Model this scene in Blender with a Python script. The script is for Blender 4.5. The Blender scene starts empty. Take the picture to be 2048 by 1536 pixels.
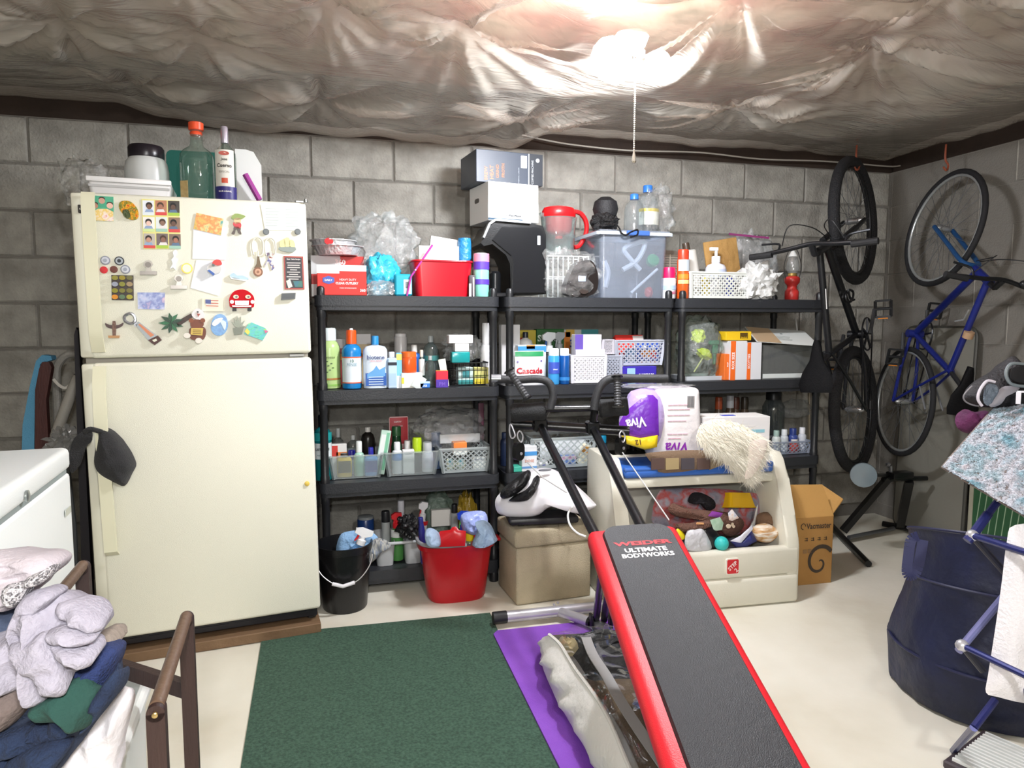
import bpy, bmesh, math, random
from math import sin, cos, pi, radians, sqrt, atan2, tan
from mathutils import Vector as V, Matrix, Euler, noise
SC = bpy.context.scene
C = SC.collection
RND = random.Random(11)

# ------------------------------------------------------------------ camera, light, exposure
CAM_H, CAM_F = 1.16, 1400.0            # eye height (m), focal length in pixels of the 2048 wide frame
cd = bpy.data.cameras.new('camera'); cam = bpy.data.objects.new('camera', cd); C.objects.link(cam)
cd.sensor_width = 36.0; cd.lens = 36.0*CAM_F/2048; cd.clip_start = .02
cam.location = (0, 0, CAM_H); cam.rotation_euler = (radians(90-5.1), 0, radians(-15))
SC.camera = cam
wd = bpy.data.worlds.new('world'); SC.world = wd; wd.use_nodes = True
wd.node_tree.nodes['Background'].inputs[0].default_value = (.9, .95, 1, 1)
wd.node_tree.nodes['Background'].inputs[1].default_value = .25
BULB = 400.0                            # radiance of the two ceiling bulbs
def lamp(name, loc, w, r, col=(1, 1, 1)):
    l = bpy.data.lights.new(name, 'POINT'); l.energy = w; l.shadow_soft_size = r; l.color = col
    o = bpy.data.objects.new(name, l); C.objects.link(o); o.location = loc; return o
lamp('camera_flash', (-.05, -.02, 1.28), 38, .03, (1, 1, 1))
lamp('rear_fill_light', (.35, -.7, 1.85), 80, .06, (1, 1, .99))  # unseen fill light, added behind the camera to brighten the room
SC.view_settings.view_transform = 'Standard'; SC.view_settings.look = 'None'
SC.view_settings.exposure = 0.5; SC.view_settings.gamma = 1; SC.view_settings.use_curve_mapping = False

# ------------------------------------------------------------------ photograph pixel -> point in the room
RM = cam.rotation_euler.to_matrix()
def ray(px, py): return RM @ V(((px-1024)/CAM_F, -(py-768)/CAM_F, -1))
def at(px, py, X=None, Y=None, Z=None, D=None):
    d = ray(px, py)
    t = D if D is not None else X/d.x if X is not None else Y/d.y if Y is not None else (Z-CAM_H)/d.z
    return d*t + V((0, 0, CAM_H))

# ------------------------------------------------------------------ materials
_M = {}
def lin(h):
    h = h.lstrip('#'); c = [int(h[i:i+2], 16)/255 for i in (0, 2, 4)]
    return tuple(x/12.92 if x <= .04045 else ((x+.055)/1.055)**2.4 for x in c) + (1,)
def mt(col, rough=.5, metal=0, bump=0, bs=60, col2=None, vs=8, vk=1.0, alpha=1, spec=.5, sheen=0, stretch=None, emit=0, cols=None, vor=False):
    key = (col, rough, metal, bump, bs, col2, vs, vk, alpha, spec, sheen, stretch, emit, cols, vor)
    if key in _M: return _M[key]
    m = bpy.data.materials.new('mat_' + col.strip('#')); m.use_nodes = True
    n = m.node_tree.nodes; l = m.node_tree.links; b = n['Principled BSDF']
    b.inputs['Base Color'].default_value = lin(col); b.inputs['Roughness'].default_value = rough
    b.inputs['Metallic'].default_value = metal; b.inputs['Alpha'].default_value = alpha
    b.inputs['Specular IOR Level'].default_value = spec
    if sheen: b.inputs['Sheen Weight'].default_value = sheen
    if emit: b.inputs['Emission Color'].default_value = lin(col); b.inputs['Emission Strength'].default_value = emit
    if col2 or bump or cols:
        tc = n.new('ShaderNodeTexCoord'); mp = n.new('ShaderNodeMapping'); l.new(tc.outputs['Object'], mp.inputs[0])
        if stretch: mp.inputs['Scale'].default_value = stretch
    if col2 or cols:
        t = n.new('ShaderNodeTexVoronoi' if vor else 'ShaderNodeTexNoise'); t.inputs['Scale'].default_value = vs
        if not vor: t.inputs['Detail'].default_value = 4
        l.new(mp.outputs[0], t.inputs['Vector'])
        r = n.new('ShaderNodeValToRGB'); e = r.color_ramp.elements
        if cols:
            r.color_ramp.interpolation = 'CONSTANT' if vor else 'LINEAR'
            cc = cols; lo, hi = (0, .95) if vor else (.3, .7)
            while len(e) < len(cc): e.new(.5)
            for i, c in enumerate(cc): e[i].position = lo+(hi-lo)*i/max(1, len(cc)-1); e[i].color = lin(c)
        else:
            e[0].position = .5-.25/vk; e[1].position = .5+.25/vk
            e[0].color = lin(col); e[1].color = lin(col2)
        if vor:
            s = n.new('ShaderNodeSeparateColor'); l.new(t.outputs['Color'], s.inputs[0]); l.new(s.outputs[0], r.inputs[0])
        else: l.new(t.outputs[0], r.inputs[0])
        l.new(r.outputs[0], b.inputs['Base Color'])
    if bump:
        t2 = n.new('ShaderNodeTexNoise'); t2.inputs['Scale'].default_value = bs; t2.inputs['Detail'].default_value = 3
        l.new(mp.outputs[0], t2.inputs['Vector'])
        bp = n.new('ShaderNodeBump'); bp.inputs['Strength'].default_value = bump; bp.inputs['Distance'].default_value = .01
        l.new(t2.outputs[0], bp.inputs['Height']); l.new(bp.outputs[0], b.inputs['Normal'])
    _M[key] = m; return m
def clear(tint='#ffffff', a=.12, rough=.08, milk='#ffffff', bump=0):
    """thin clear plastic or glass: see-through with a milky share a and a glossy fresnel skin"""
    key = ('clear', tint, a, rough, milk, bump)
    if key in _M: return _M[key]
    m = bpy.data.materials.new('clear_' + tint.strip('#')); m.use_nodes = True
    n = m.node_tree.nodes; l = m.node_tree.links; b = n['Principled BSDF']
    b.inputs['Base Color'].default_value = lin(milk); b.inputs['Roughness'].default_value = rough
    t = n.new('ShaderNodeBsdfTransparent'); t.inputs[0].default_value = lin(tint)
    g = n.new('ShaderNodeBsdfGlossy'); g.inputs['Roughness'].default_value = rough
    f = n.new('ShaderNodeLayerWeight'); f.inputs[0].default_value = .5
    pw = n.new('ShaderNodeMath'); pw.operation = 'POWER'; pw.inputs[1].default_value = 3.5; l.new(f.outputs['Facing'], pw.inputs[0])
    ml = n.new('ShaderNodeMath'); ml.operation = 'MULTIPLY_ADD'; ml.inputs[1].default_value = .75; ml.inputs[2].default_value = .07; l.new(pw.outputs[0], ml.inputs[0])
    m1 = n.new('ShaderNodeMixShader'); m1.inputs[0].default_value = a
    if bump:
        tc = n.new('ShaderNodeTexCoord'); vo = n.new('ShaderNodeTexNoise'); vo.inputs['Scale'].default_value = 26; vo.inputs['Detail'].default_value = 5; l.new(tc.outputs['Object'], vo.inputs['Vector'])
        bp = n.new('ShaderNodeBump'); bp.inputs['Strength'].default_value = bump; bp.inputs['Distance'].default_value = .03; l.new(vo.outputs[0], bp.inputs['Height'])
        l.new(bp.outputs[0], g.inputs['Normal']); l.new(bp.outputs[0], b.inputs['Normal'])
    l.new(t.outputs[0], m1.inputs[1]); l.new(b.outputs[0], m1.inputs[2])
    m2 = n.new('ShaderNodeMixShader'); l.new(ml.outputs[0], m2.inputs[0])
    l.new(m1.outputs[0], m2.inputs[1]); l.new(g.outputs[0], m2.inputs[2])
    l.new(m2.outputs[0], n['Material Output'].inputs[0]); _M[key] = m; return m

# ------------------------------------------------------------------ mesh pieces: (verts, faces)
def J(*ms):
    v, f = [], []
    for m in ms:
        o = len(v); v += list(m[0]); f += [tuple(i+o for i in q) for q in m[1]]
    return v, f
def T(m, loc=(0, 0, 0), rot=(0, 0, 0), s=(1, 1, 1)):
    if not hasattr(s, '__len__'): s = (s, s, s)
    M = Matrix.LocRotScale(V(loc), Euler(rot), V(s)); return [M @ V(p) for p in m[0]], m[1]
def mapv(m, fn): return [V(fn(V(p))) for p in m[0]], m[1]
_bx = {}
def box(sx, sy, sz, b=0, seg=1, c=(0, 0, 0)):
    """base-centred box, edges bevelled by b"""
    key = (round(sx, 4), round(sy, 4), round(sz, 4), b, seg)
    if key not in _bx:
        x, y = sx/2, sy/2
        v = [(-x, -y, 0), (x, -y, 0), (x, y, 0), (-x, y, 0), (-x, -y, sz), (x, -y, sz), (x, y, sz), (-x, y, sz)]
        f = [(0, 3, 2, 1), (4, 5, 6, 7), (0, 1, 5, 4), (1, 2, 6, 5), (2, 3, 7, 6), (3, 0, 4, 7)]
        if b:
            bm = bmesh.new(); vs = [bm.verts.new(p) for p in v]
            for q in f: bm.faces.new([vs[i] for i in q])
            bmesh.ops.bevel(bm, geom=bm.edges[:], offset=min(b, .45*min(sx, sy, sz)), segments=seg, profile=.5, affect='EDGES')
            bm.verts.index_update(); v = [p.co.copy() for p in bm.verts]; f = [tuple(p.index for p in q.verts) for q in bm.faces]; bm.free()
        _bx[key] = ([V(p) for p in v], f)
    v, f = _bx[key]; c = V(c); return [p+c for p in v], f
def lathe(prof, n=20, sx=1, sy=1, k=2):
    v, f = [], []
    for (r, z) in prof:
        for i in range(n):
            a = 2*pi*(i+.5)/n; cx, cy = cos(a), sin(a)
            if k != 2:
                q = (abs(cx)**k+abs(cy)**k)**(-1/k); cx *= q; cy *= q
            v.append(V((r*cx*sx, r*cy*sy, z)))
    for j in range(len(prof)-1):
        for i in range(n):
            a, b = j*n+i, j*n+(i+1) % n; f.append((a, b, b+n, a+n))
    f.append(tuple(range(n-1, -1, -1))); o = (len(prof)-1)*n; f.append(tuple(o+i for i in range(n)))
    return v, f
def tube(pts, r, n=8, closed=False):
    pts = [V(p) for p in pts]; N = len(pts); v, f = [], []
    up = None
    for i, p in enumerate(pts):
        a = pts[(i-1) % N] if (closed or i) else p; b = pts[(i+1) % N] if (closed or i < N-1) else p
        t = (b-a).normalized()
        if up is None: up = t.orthogonal().normalized()
        up = (up - t*up.dot(t)).normalized(); w = t.cross(up)
        rr = r[i] if hasattr(r, '__len__') else r
        for k in range(n): an = 2*pi*k/n; v.append(p+(up*cos(an)+w*sin(an))*rr)
    for j in range(N if closed else N-1):
        for i in range(n):
            a, b = j*n+i, j*n+(i+1) % n; c = ((j+1) % N)*n
            f.append((a, b, c+(i+1) % n, c+i))
    if not closed: f.append(tuple(range(n-1, -1, -1))); f.append(tuple((N-1)*n+i for i in range(n)))
    return v, f
def smooth_path(pts, m=6, closed=False):
    """Catmull-Rom through pts"""
    pts = [V(p) for p in pts]; N = len(pts); out = []
    for i in range(N if closed else N-1):
        g = lambda k: pts[k % N] if closed else pts[max(0, min(N-1, k))]
        a, b, c, d = g(i-1), g(i), g(i+1), g(i+2)
        for j in range(m):
            t = j/m; out.append(.5*((2*b)+(c-a)*t+(2*a-5*b+4*c-d)*t*t+(3*b-a-3*c+d)*t**3))
    if not closed: out.append(pts[-1])
    return out
def prism(ol, y0, y1):
    """outline of (x,z) pushed from y0 to y1"""
    n = len(ol); v = [V((x, y0, z)) for x, z in ol]+[V((x, y1, z)) for x, z in ol]
    f = [tuple(range(n)), tuple(range(2*n-1, n-1, -1))]+[(i, i+n, (i+1) % n+n, (i+1) % n) for i in range(n)]
    return v, f
def rrect(w, h, r, n=4, x=0, z=0):
    o = []
    for cx, cz, a0 in ((w/2-r, -h/2+r, -pi/2), (w/2-r, h/2-r, 0), (-w/2+r, h/2-r, pi/2), (-w/2+r, -h/2+r, pi)):
        for i in range(n+1): a = a0+pi/2*i/n; o.append((x+cx+r*cos(a), z+cz+r*sin(a)))
    return o
def ell(w, h, n=20, x=0, z=0): return [(x+w/2*cos(2*pi*i/n), z+h/2*sin(2*pi*i/n)) for i in range(n)]
def flat(m):
    """(x,y,z) -> lying down: outline plane becomes horizontal, thickness up"""
    return [V((p.x, p.z, -p.y)) for p in m[0]], m[1]
def patch(fn, nu, nv, thick=0):
    v = [V(fn(i/nu, j/nv)) for j in range(nv+1) for i in range(nu+1)]; w = nu+1
    f = [(j*w+i, j*w+i+1, (j+1)*w+i+1, (j+1)*w+i) for j in range(nv) for i in range(nu)]
    if thick:
        nn = [V((0, 0, 0)) for _ in v]
        for q in f:
            nm = (v[q[1]]-v[q[0]]).cross(v[q[3]]-v[q[0]])
            for i in q: nn[i] = nn[i]+nm
        o = len(v); v = v+[p-n_.normalized()*thick for p, n_ in zip(v, nn)]
        f = f+[tuple(i+o for i in reversed(q)) for q in f]
        e = [i for i in range(nu+1)]+[j*w+nu for j in range(1, nv+1)]+[nv*w+i for i in range(nu-1, -1, -1)]+[j*w for j in range(nv-1, 0, -1)]
        f += [(e[i], e[i]+o, e[(i+1) % len(e)]+o, e[(i+1) % len(e)]) for i in range(len(e))]
    return v, f
_ico = {}
def ico(sub):
    if sub not in _ico:
        bm = bmesh.new(); bmesh.ops.create_icosphere(bm, subdivisions=sub, radius=1); bm.verts.index_update()
        _ico[sub] = ([p.co.copy() for p in bm.verts], [tuple(p.index for p in q.verts) for q in bm.faces]); bm.free()
    return _ico[sub]
def blob(sx, sy, sz, amp=.15, fr=2, seed=0, sub=3, sharp=False, k=2.0, sink=0):
    """lumpy soft body with its base on z=0, half sizes sx, sy and height sz"""
    vs, f = ico(sub); out = []
    for p in vs:
        q = p*(abs(p.x)**k+abs(p.y)**k+abs(p.z)**k)**(-1/k) if k != 2 else p
        d = p*fr+V((seed*3.1, seed*1.7, seed*.9))
        h = noise.noise(d)+.5*noise.noise(d*2.1)
        if sharp: h = abs(noise.noise(d))*2+abs(noise.noise(d*2.3))-.7
        q = q*(1+amp*h)
        z = max(q.z, -1+sink)
        out.append(V((q.x*sx, q.y*sy, (z+1-sink)/(2-sink)*sz)))
    mz = min(p.z for p in out); return [p-V((0, 0, mz)) for p in out], f
def bar(p, q, w, t=None, up=(0, 0, 1)):
    """square bar from p to q, w wide, t thick"""
    p, q = V(p), V(q); d = (q-p).normalized(); u = V(up); u = (u-d*u.dot(d))
    if u.length < 1e-4: u = d.orthogonal()
    u.normalize(); s = d.cross(u)*(w/2); u = u*((t or w)/2)
    v = [p-s-u, p+s-u, p+s+u, p-s+u, q-s-u, q+s-u, q+s+u, q-s+u]
    return v, [(0, 3, 2, 1), (4, 5, 6, 7), (0, 1, 5, 4), (1, 2, 6, 5), (2, 3, 7, 6), (3, 0, 4, 7)]
_tx = {}
def txt(s, w=None, h=None, bold=0, shear=0, th=.0008, c=(0, 0), rot=0, sp=1.0):
    """lettering standing in the x-z plane, facing -y, centred on c; fitted to width w (and height h)"""
    key = (s, bold, shear, sp)
    if key not in _tx:
        cu = bpy.data.curves.new('t', 'FONT'); cu.body = s; cu.offset = bold; cu.shear = shear; cu.resolution_u = 2; cu.space_character = sp
        cu.align_x = 'CENTER'; cu.align_y = 'CENTER'; cu.space_line = .8
        o = bpy.data.objects.new('t', cu); C.objects.link(o); bpy.context.view_layer.update()
        me = bpy.data.meshes.new_from_object(o.evaluated_get(bpy.context.evaluated_depsgraph_get()))
        v = [(p.co.x, p.co.y) for p in me.vertices]; f = [tuple(p.vertices) for p in me.polygons]
        bpy.data.objects.remove(o); bpy.data.curves.remove(cu); bpy.data.meshes.remove(me)
        x0, x1 = min(p[0] for p in v), max(p[0] for p in v); z0, z1 = min(p[1] for p in v), max(p[1] for p in v)
        _tx[key] = ([(x-(x0+x1)/2, z-(z0+z1)/2) for x, z in v], f, x1-x0, z1-z0)
    v, f, tw, hh = _tx[key]
    a = w/tw if w else h/hh; b = h/hh if h else a
    ca, sa = cos(rot), sin(rot)
    return [V((c[0]+x*a*ca-z*b*sa, -th, c[1]+x*a*sa+z*b*ca)) for x, z in v], f
def wrap(m, r, sy=1):
    """bend a flat x-z piece round a bottle of radius r"""
    return [V((sin(p.x/r)*(r-p.y), -cos(p.x/r)*(r-p.y)*sy, p.z)) for p in m[0]], m[1]
def label_arc(r, z0, z1, half=1.1, n=10, sy=1, off=.0008):
    return patch(lambda u, v: (sin((u*2-1)*half)*(r+off), -cos((u*2-1)*half)*(r+off)*sy-(0 if sy == 1 else off), z0+(z1-z0)*v), n, 1)

# ------------------------------------------------------------------ objects
def ob(name, m, mat, parent=None, ang=35, loc=None, rot=None, label=None):
    me = bpy.data.meshes.new(name); me.from_pydata([tuple(p) for p in m[0]], [], m[1]); me.update()
    if ang:
        me.shade_smooth()
        me.set_sharp_from_angle(angle=radians(ang))
    if mat: me.materials.append(mat)
    o = bpy.data.objects.new(name, me); C.objects.link(o)
    if parent: o.parent = parent
    if loc is not None: o.location = loc
    if rot is not None: o.rotation_euler = rot
    if label: o['label'] = label
    return o
def tag(o, label, cat, group=None, kind=None):
    if label: o['label'] = label
    if cat: o['category'] = cat
    if group: o['group'] = group
    if kind: o['kind'] = kind
    return o
def thing(name, label, cat, loc=(0, 0, 0), rot=(0, 0, 0), group=None):
    o = bpy.data.objects.new(name, None); C.objects.link(o); o.empty_display_size = .05
    o.location = loc; o.rotation_euler = rot if hasattr(rot, '__len__') else (0, 0, rot)
    return tag(o, label, cat, group)
def single(name, m, mat, label, cat, loc=(0, 0, 0), rot=(0, 0, 0), group=None, ang=35):
    return tag(ob(name, m, mat, None, ang, loc, rot if hasattr(rot, '__len__') else (0, 0, rot)), label, cat, group)
def struct(name, m, mat, parent=None, ang=35):
    o = ob(name, m, mat, parent, ang)
    if not parent: o['kind'] = 'structure'
    return o
# ------------------------------------------------------------------ the basement
WY, WX = 3.45, 3.2                        # back wall and right wall planes
BLOCK = mt('#96938b', .92, bump=.55, bs=90, cols=('#75726b', '#96938b', '#aba89f'), vs=7)
MORT = mt('#7a766f', .95, bump=.4, bs=120)
FLOOR = mt('#d9d5c4', .55, bump=.08, bs=30, cols=('#c9c3b0', '#d9d5c6', '#e2dfd2'), vs=2.2)
struct('floor', box(6.4, 7.0, .1, c=(.4, .5, -.1)), FLOOR)
wb = struct('wall_back', box(6.0, .2, 2.02, c=(.6, WY+.1+.006, 0)), MORT)
wr = struct('wall_right', box(.2, 5.8, 2.02, c=(WX+.1+.006, .556, 0)), MORT)
struct('wall_left', box(.15, 6.5, 2.3, c=(-2.45, .4, 0)), BLOCK)
struct('wall_front', box(5.8, .15, 2.3, c=(.4, -2.2, 0)), BLOCK)
def block_mesh(w, h):
    v = [(-w/2, 0, -h/2), (w/2, 0, -h/2), (w/2, 0, h/2), (-w/2, 0, h/2)]; b = .006
    v += [(x-(b if x > 0 else -b), -.008, z-(b if z > 0 else -b)) for x, _, z in v]
    f = [(4, 5, 6, 7), (0, 1, 5, 4), (1, 2, 6, 5), (2, 3, 7, 6), (3, 0, 4, 7)]
    me = bpy.data.meshes.new('concrete_block'); me.from_pydata(v, [], f); me.materials.append(BLOCK); return me
BW, BH = .381, .195
full, half = block_mesh(BW-.007, BH-.007), block_mesh(BW/2-.007, BH-.007)
def blk(me, loc, rz, par):
    o = bpy.data.objects.new('concrete_block', me); C.objects.link(o); o.parent = par; o.location = loc; o.rotation_euler = (0, 0, rz)
for k in range(10):
    z = 2.02-BH*(k+.5)
    x0 = -.043-BW*5+(BW/2 if k % 2 else 0)
    x = x0
    while x < WX-.02:
        e = min(x+BW, WX)
        if e-x > BW*.8: blk(full, (x+BW/2, WY+.004+RND.uniform(-.002, .002), z), 0, wb)
        else: blk(half, (e-BW/4, WY+.004, z), 0, wb)
        x += BW
    y = WY-.012
    if k % 2: blk(half, (WX+.004, y-BW/4, z), pi/2, wr); y -= BW/2
    while y > 1.2:
        blk(full, (WX+.004+RND.uniform(-.002, .002), y-BW/2, z), pi/2, wr); y -= BW
# sill plates on top of the walls, joists and pink insulation above the plastic
WOOD_D = mt('#2e241d', .85, bump=.3, bs=40, col2='#3d3027', vs=6)
struct('trim_1', box(6.0, .18, .279, c=(.4, WY+.02+.09, 2.021)), WOOD_D)
struct('trim_2', box(.16, 5.8, .279, c=(WX+.02+.08, .55, 2.021)), WOOD_D)
INS = mt('#8a6a58', .95, bump=.6, bs=25, cols=('#6a4c3e', '#94685a', '#a88c78', '#70604f'), vs=2.6)
struct('ceiling', box(6.4, 7.0, .1, c=(.4, .5, 2.30)), INS)
# plastic sheeting stapled up under the joists: sags between the staples, gathers into folds at each
tk = [(375, 12), (655, 48), (918, 88), (395, 98), (1480, 8), (1740, 150), (1900, 30), (120, 70), (1040, 250), (1470, 235), (640, 215), (260, 190)]
TK = [at(px, py, Z=2.02) for px, py in tk]
TK = [(p.x, p.y, .075+.02*RND.random(), RND.random()*6, RND.choice((7, 9, 11))) for p in TK]+[(x, y, .07, x*5+y, 8) for x in (-1.0, .3, 1.5, 2.7) for y in (-.5, .6)]
def sheet_z(x, y):
    z = 1.985+.016*sin(x*4.1+1+.8*sin(y*2.3))*cos(y*3.0)+.012*noise.noise(V((x*2.6, y*2.6, 1)))
    ds = sorted((sqrt((x-q[0])**2+(y-q[1])**2), i) for i, q in enumerate(TK))
    for k in (0, 1, 2):
        d, i = ds[k]; tx, ty, a, ph, nf = TK[i]; th = atan2(y-ty, x-tx)
        w = min(1, (ds[k+1][0]-d)/.22) if k == 0 else min(1, (ds[k][0]-ds[k-1][0])/.22)*min(1, (ds[k+1][0]-d)/.22)*.5
        z += a*math.exp(-d*4.5)
        pl = noise.noise(V((cos(th)*1.9+ph, sin(th)*1.9, ph+d*.3)))+.75*noise.noise(V((cos(th)*4.2+ph*2, sin(th)*4.2, ph+d*.3)))+.35*noise.noise(V((cos(th)*9.5+ph*3, sin(th)*9.5, ph+d*.5)))
        z += .075*w*math.exp(-d*1.7)*min(1, d*6)*pl
    e = WY-.02-y                            # at the walls the sheet is caught up on the sill
    z += .004*noise.noise(V((x*6, y*6, 4)))+.03*noise.noise(V((x*1.1+y*.9, y*2.2, 9)))-.012
    def edge(z, e, s): # gathers along the sill, lifting here and there to show the dark plate
        ss = lambda a, b: (lambda q: q*q*(3-2*q))(max(0, min(1, (s-a)/(b-a))))
        op = max(ss(.85, 1.2), 1-ss(-.85, -.6)); L_ = .4+.55*op
        if e > L_: return z
        k = e/L_; k = k*k*(3-2*k); w_ = 2.010+.075*op+.030*(1-.6*op)*noise.noise(V((s*2.3, 3, 1)))+.02*noise.noise(V((s*6, 5, 1)))
        return z*k+w_*(1-k)+(.05*(1-e/.03) if e < .03 else 0)
    return edge(edge(z, WY-.02-y, x), WX-.02-x, max(2, y+7))
PL = bpy.data.materials.new('plastic_sheet'); PL.use_nodes = True
_n = PL.node_tree.nodes; _l = PL.node_tree.links; _b = _n['Principled BSDF']
_b.inputs['Base Color'].default_value = lin('#bfb9ad'); _b.inputs['Roughness'].default_value = .18; _b.inputs['Specular IOR Level'].default_value = .8
_t = _n.new('ShaderNodeBsdfTransparent'); _m = _n.new('ShaderNodeMixShader'); _m.inputs[0].default_value = .56
_tc = _n.new('ShaderNodeTexCoord'); _mp = _n.new('ShaderNodeMapping'); _mp.inputs['Rotation'].default_value = (0, 0, .7); _mp.inputs['Scale'].default_value = (3, 14, 3); _l.new(_tc.outputs['Object'], _mp.inputs[0])
_no = _n.new('ShaderNodeTexNoise'); _no.inputs['Scale'].default_value = 2.2; _no.inputs['Detail'].default_value = 5; _no.inputs['Distortion'].default_value = 1.2; _l.new(_mp.outputs[0], _no.inputs['Vector'])
_bp = _n.new('ShaderNodeBump'); _bp.inputs['Strength'].default_value = .35; _bp.inputs['Distance'].default_value = .02; _l.new(_no.outputs[0], _bp.inputs['Height']); _l.new(_bp.outputs[0], _b.inputs['Normal'])
_l.new(_t.outputs[0], _m.inputs[1]); _l.new(_b.outputs[0], _m.inputs[2]); _l.new(_m.outputs[0], _n['Material Output'].inputs[0])
single('plastic_sheeting', patch(lambda u, v: ((lambda x, y: (x, y, sheet_z(x, y)))(-2.3+5.48*u, -1.0+4.43*v)), 340, 270), PL,
       'wrinkled translucent plastic sheeting stapled across the whole ceiling over pink insulation', 'plastic sheeting', ang=0)
for p in bpy.data.objects['plastic_sheeting'].data.polygons: p.use_smooth = True
# thin white cable along the top of the back wall
cab = [at(x, y, Y=WY-.05) for x, y in ((1044, 270), (1090, 280), (1150, 290), (1260, 301), (1400, 305), (1520, 318), (1640, 322), (1720, 328), (1785, 333), (1815, 328))]
single('ceiling_cable', tube(smooth_path(cab, 5), .004, 6), mt('#b9b4aa', .5), 'thin white cable running along the top of the back wall', 'cable')

# ------------------------------------------------------------------ two-bulb light with pull chain
lp = at(1262, 128, D=2.25)
lf = thing('ceiling_light', 'glaring twin bare bulb ceiling light with a hanging bead pull chain', 'light', lp+V((0, 0, .06)))
ob('lamp_holder', J(lathe([(.05, .03), (.055, .02), (.045, -.005), (.02, -.02)], 20), tube([(-.035, 0, -.01), (.045, .01, -.02)], .014, 10)), mt('#e8e6e0', .4), lf)
EM = mt('#f6f9ff', .3, emit=BULB)
for px, py, r in ((1222, 118, .068), (1315, 130, .045)):  # radii oversized: part of the bloom is built into the bulb shape
    q = at(px, py, D=2.25)-lf.location
    ob('bulb', T(lathe([(.3, -1.15), (.55, -.9), (.85, -.5), (1, 0), (.85, .5), (.5, .85), (.1, 1)], 16), q, (0, .5 if px > 1260 else -.5, 0), (r, r, r)), EM, lf)
ch = [at(1270, 175, D=2.25)-lf.location, at(1268, 300, D=2.25)-lf.location]
nb = 30
def ball(c, r, n=6): return T(lathe([(.5, -.87), (1, 0), (.5, .87)], n), c, s=r)
ob('pull_chain', J(*[ball(V(ch[0]).lerp(V(ch[1]), i/nb), .0033) for i in range(nb+1)], tube([(.01, 0, -.02), ch[0]], .002, 5)), mt('#cfcabf', .3, 1), lf)
e_ = V(ch[1])
ob('chain_pendant', T(lathe([(.002, .0), (.004, -.012), (.007, -.028), (.008, -.036), (.004, -.042)], 10), e_), mt('#d8d2c4', .25, .9), lf)

# ------------------------------------------------------------------ carpet, yoga mat
GC = mt('#2f4a3f', .95, bump=.9, bs=260, cols=('#2f4a3d', '#3f5d4c', '#4c6b5a'), vs=120)
c = [at(525, 1272, Z=0), at(980, 1228, Z=0)]
def quad_slab(pts, th, mname, mat, label, cat, thick_base=0):
    n = len(pts); v = [V((p.x, p.y, thick_base)) for p in pts]+[V((p.x, p.y, thick_base+th)) for p in pts]
    f = [tuple(range(n-1, -1, -1)), tuple(range(n, 2*n))]+[(i, (i+1) % n, (i+1) % n+n, i+n) for i in range(n)]
    return single(mname, (v, f), mat, label, cat, ang=30)
a0, b0 = at(525, 1272, Z=0), at(980, 1228, Z=0); a1, b1 = at(482, 1536, Z=0), at(1118, 1536, Z=0)
a2, b2 = a0+(a1-a0)*1.6, b0+(b1-b0)*1.55
quad_slab([a0, a2, b2, b0], .006, 'carpet_runner', GC, 'dark green low pile carpet rectangle on the bare concrete floor', 'carpet')
PM = mt('#7a3fb0', .75, bump=.35, bs=300, col2='#8a4fc0', vs=6)
m0, m1 = at(984, 1262, Z=0.012), at(1235, 1236, Z=0.012); dm = (at(1120, 1536, Z=.012)-m0)
m3 = m0+dm*1.4; m2 = m1+dm*1.4
ol = [m0+(m1-m0)*.04, m0+dm*.03, m3, m2, m1]
quad_slab([ol[1], ol[2], ol[3], ol[4], ol[0]], .006, 'yoga_mat', PM, 'purple foam yoga mat lying half under the exercise bench', 'yoga mat', .0065)

# ------------------------------------------------------------------ refrigerator
FR = Matrix.Translation((-.035, 2.634, .09)) @ Euler((radians(-.435), radians(-.58), radians(6.18)), 'XYZ').to_matrix().to_4x4()
FR = Matrix.Translation((-.035, 2.634, .09)) @ (Matrix.Rotation(radians(6.18), 4, 'Z') @ Matrix.Rotation(radians(-.58), 4, 'Y') @ Matrix.Rotation(radians(-.435), 4, 'X'))
fe = FR.to_euler(); FI = FR.inverted()
FW, FH = .727, 1.492                        # face spans x -FW..0, z 0..FH
CREAM = mt('#ecebda', .38, bump=.16, bs=420, spec=.5)
CREAM_S = mt('#dfddcb', .4)
fr = thing('refrigerator', 'tall almond cream top freezer refrigerator covered in magnets', 'refrigerator', (-.035, 2.634, .09), fe)
def fd(px, py, off=0):
    """pixel -> point on the fridge face in fridge coordinates, off metres in front"""
    o = FI @ V((0, 0, CAM_H)); d = FI.to_3x3() @ ray(px, py); t = (-off-o.y)/d.y; return o+d*t
zs = fd(400, 716).z
ob('cabinet', box(FW-.02, .60, FH+.02, .008, c=(-FW/2, .365, -.034)), mt('#3a332f', .5, bump=.1, bs=200), fr)
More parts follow.
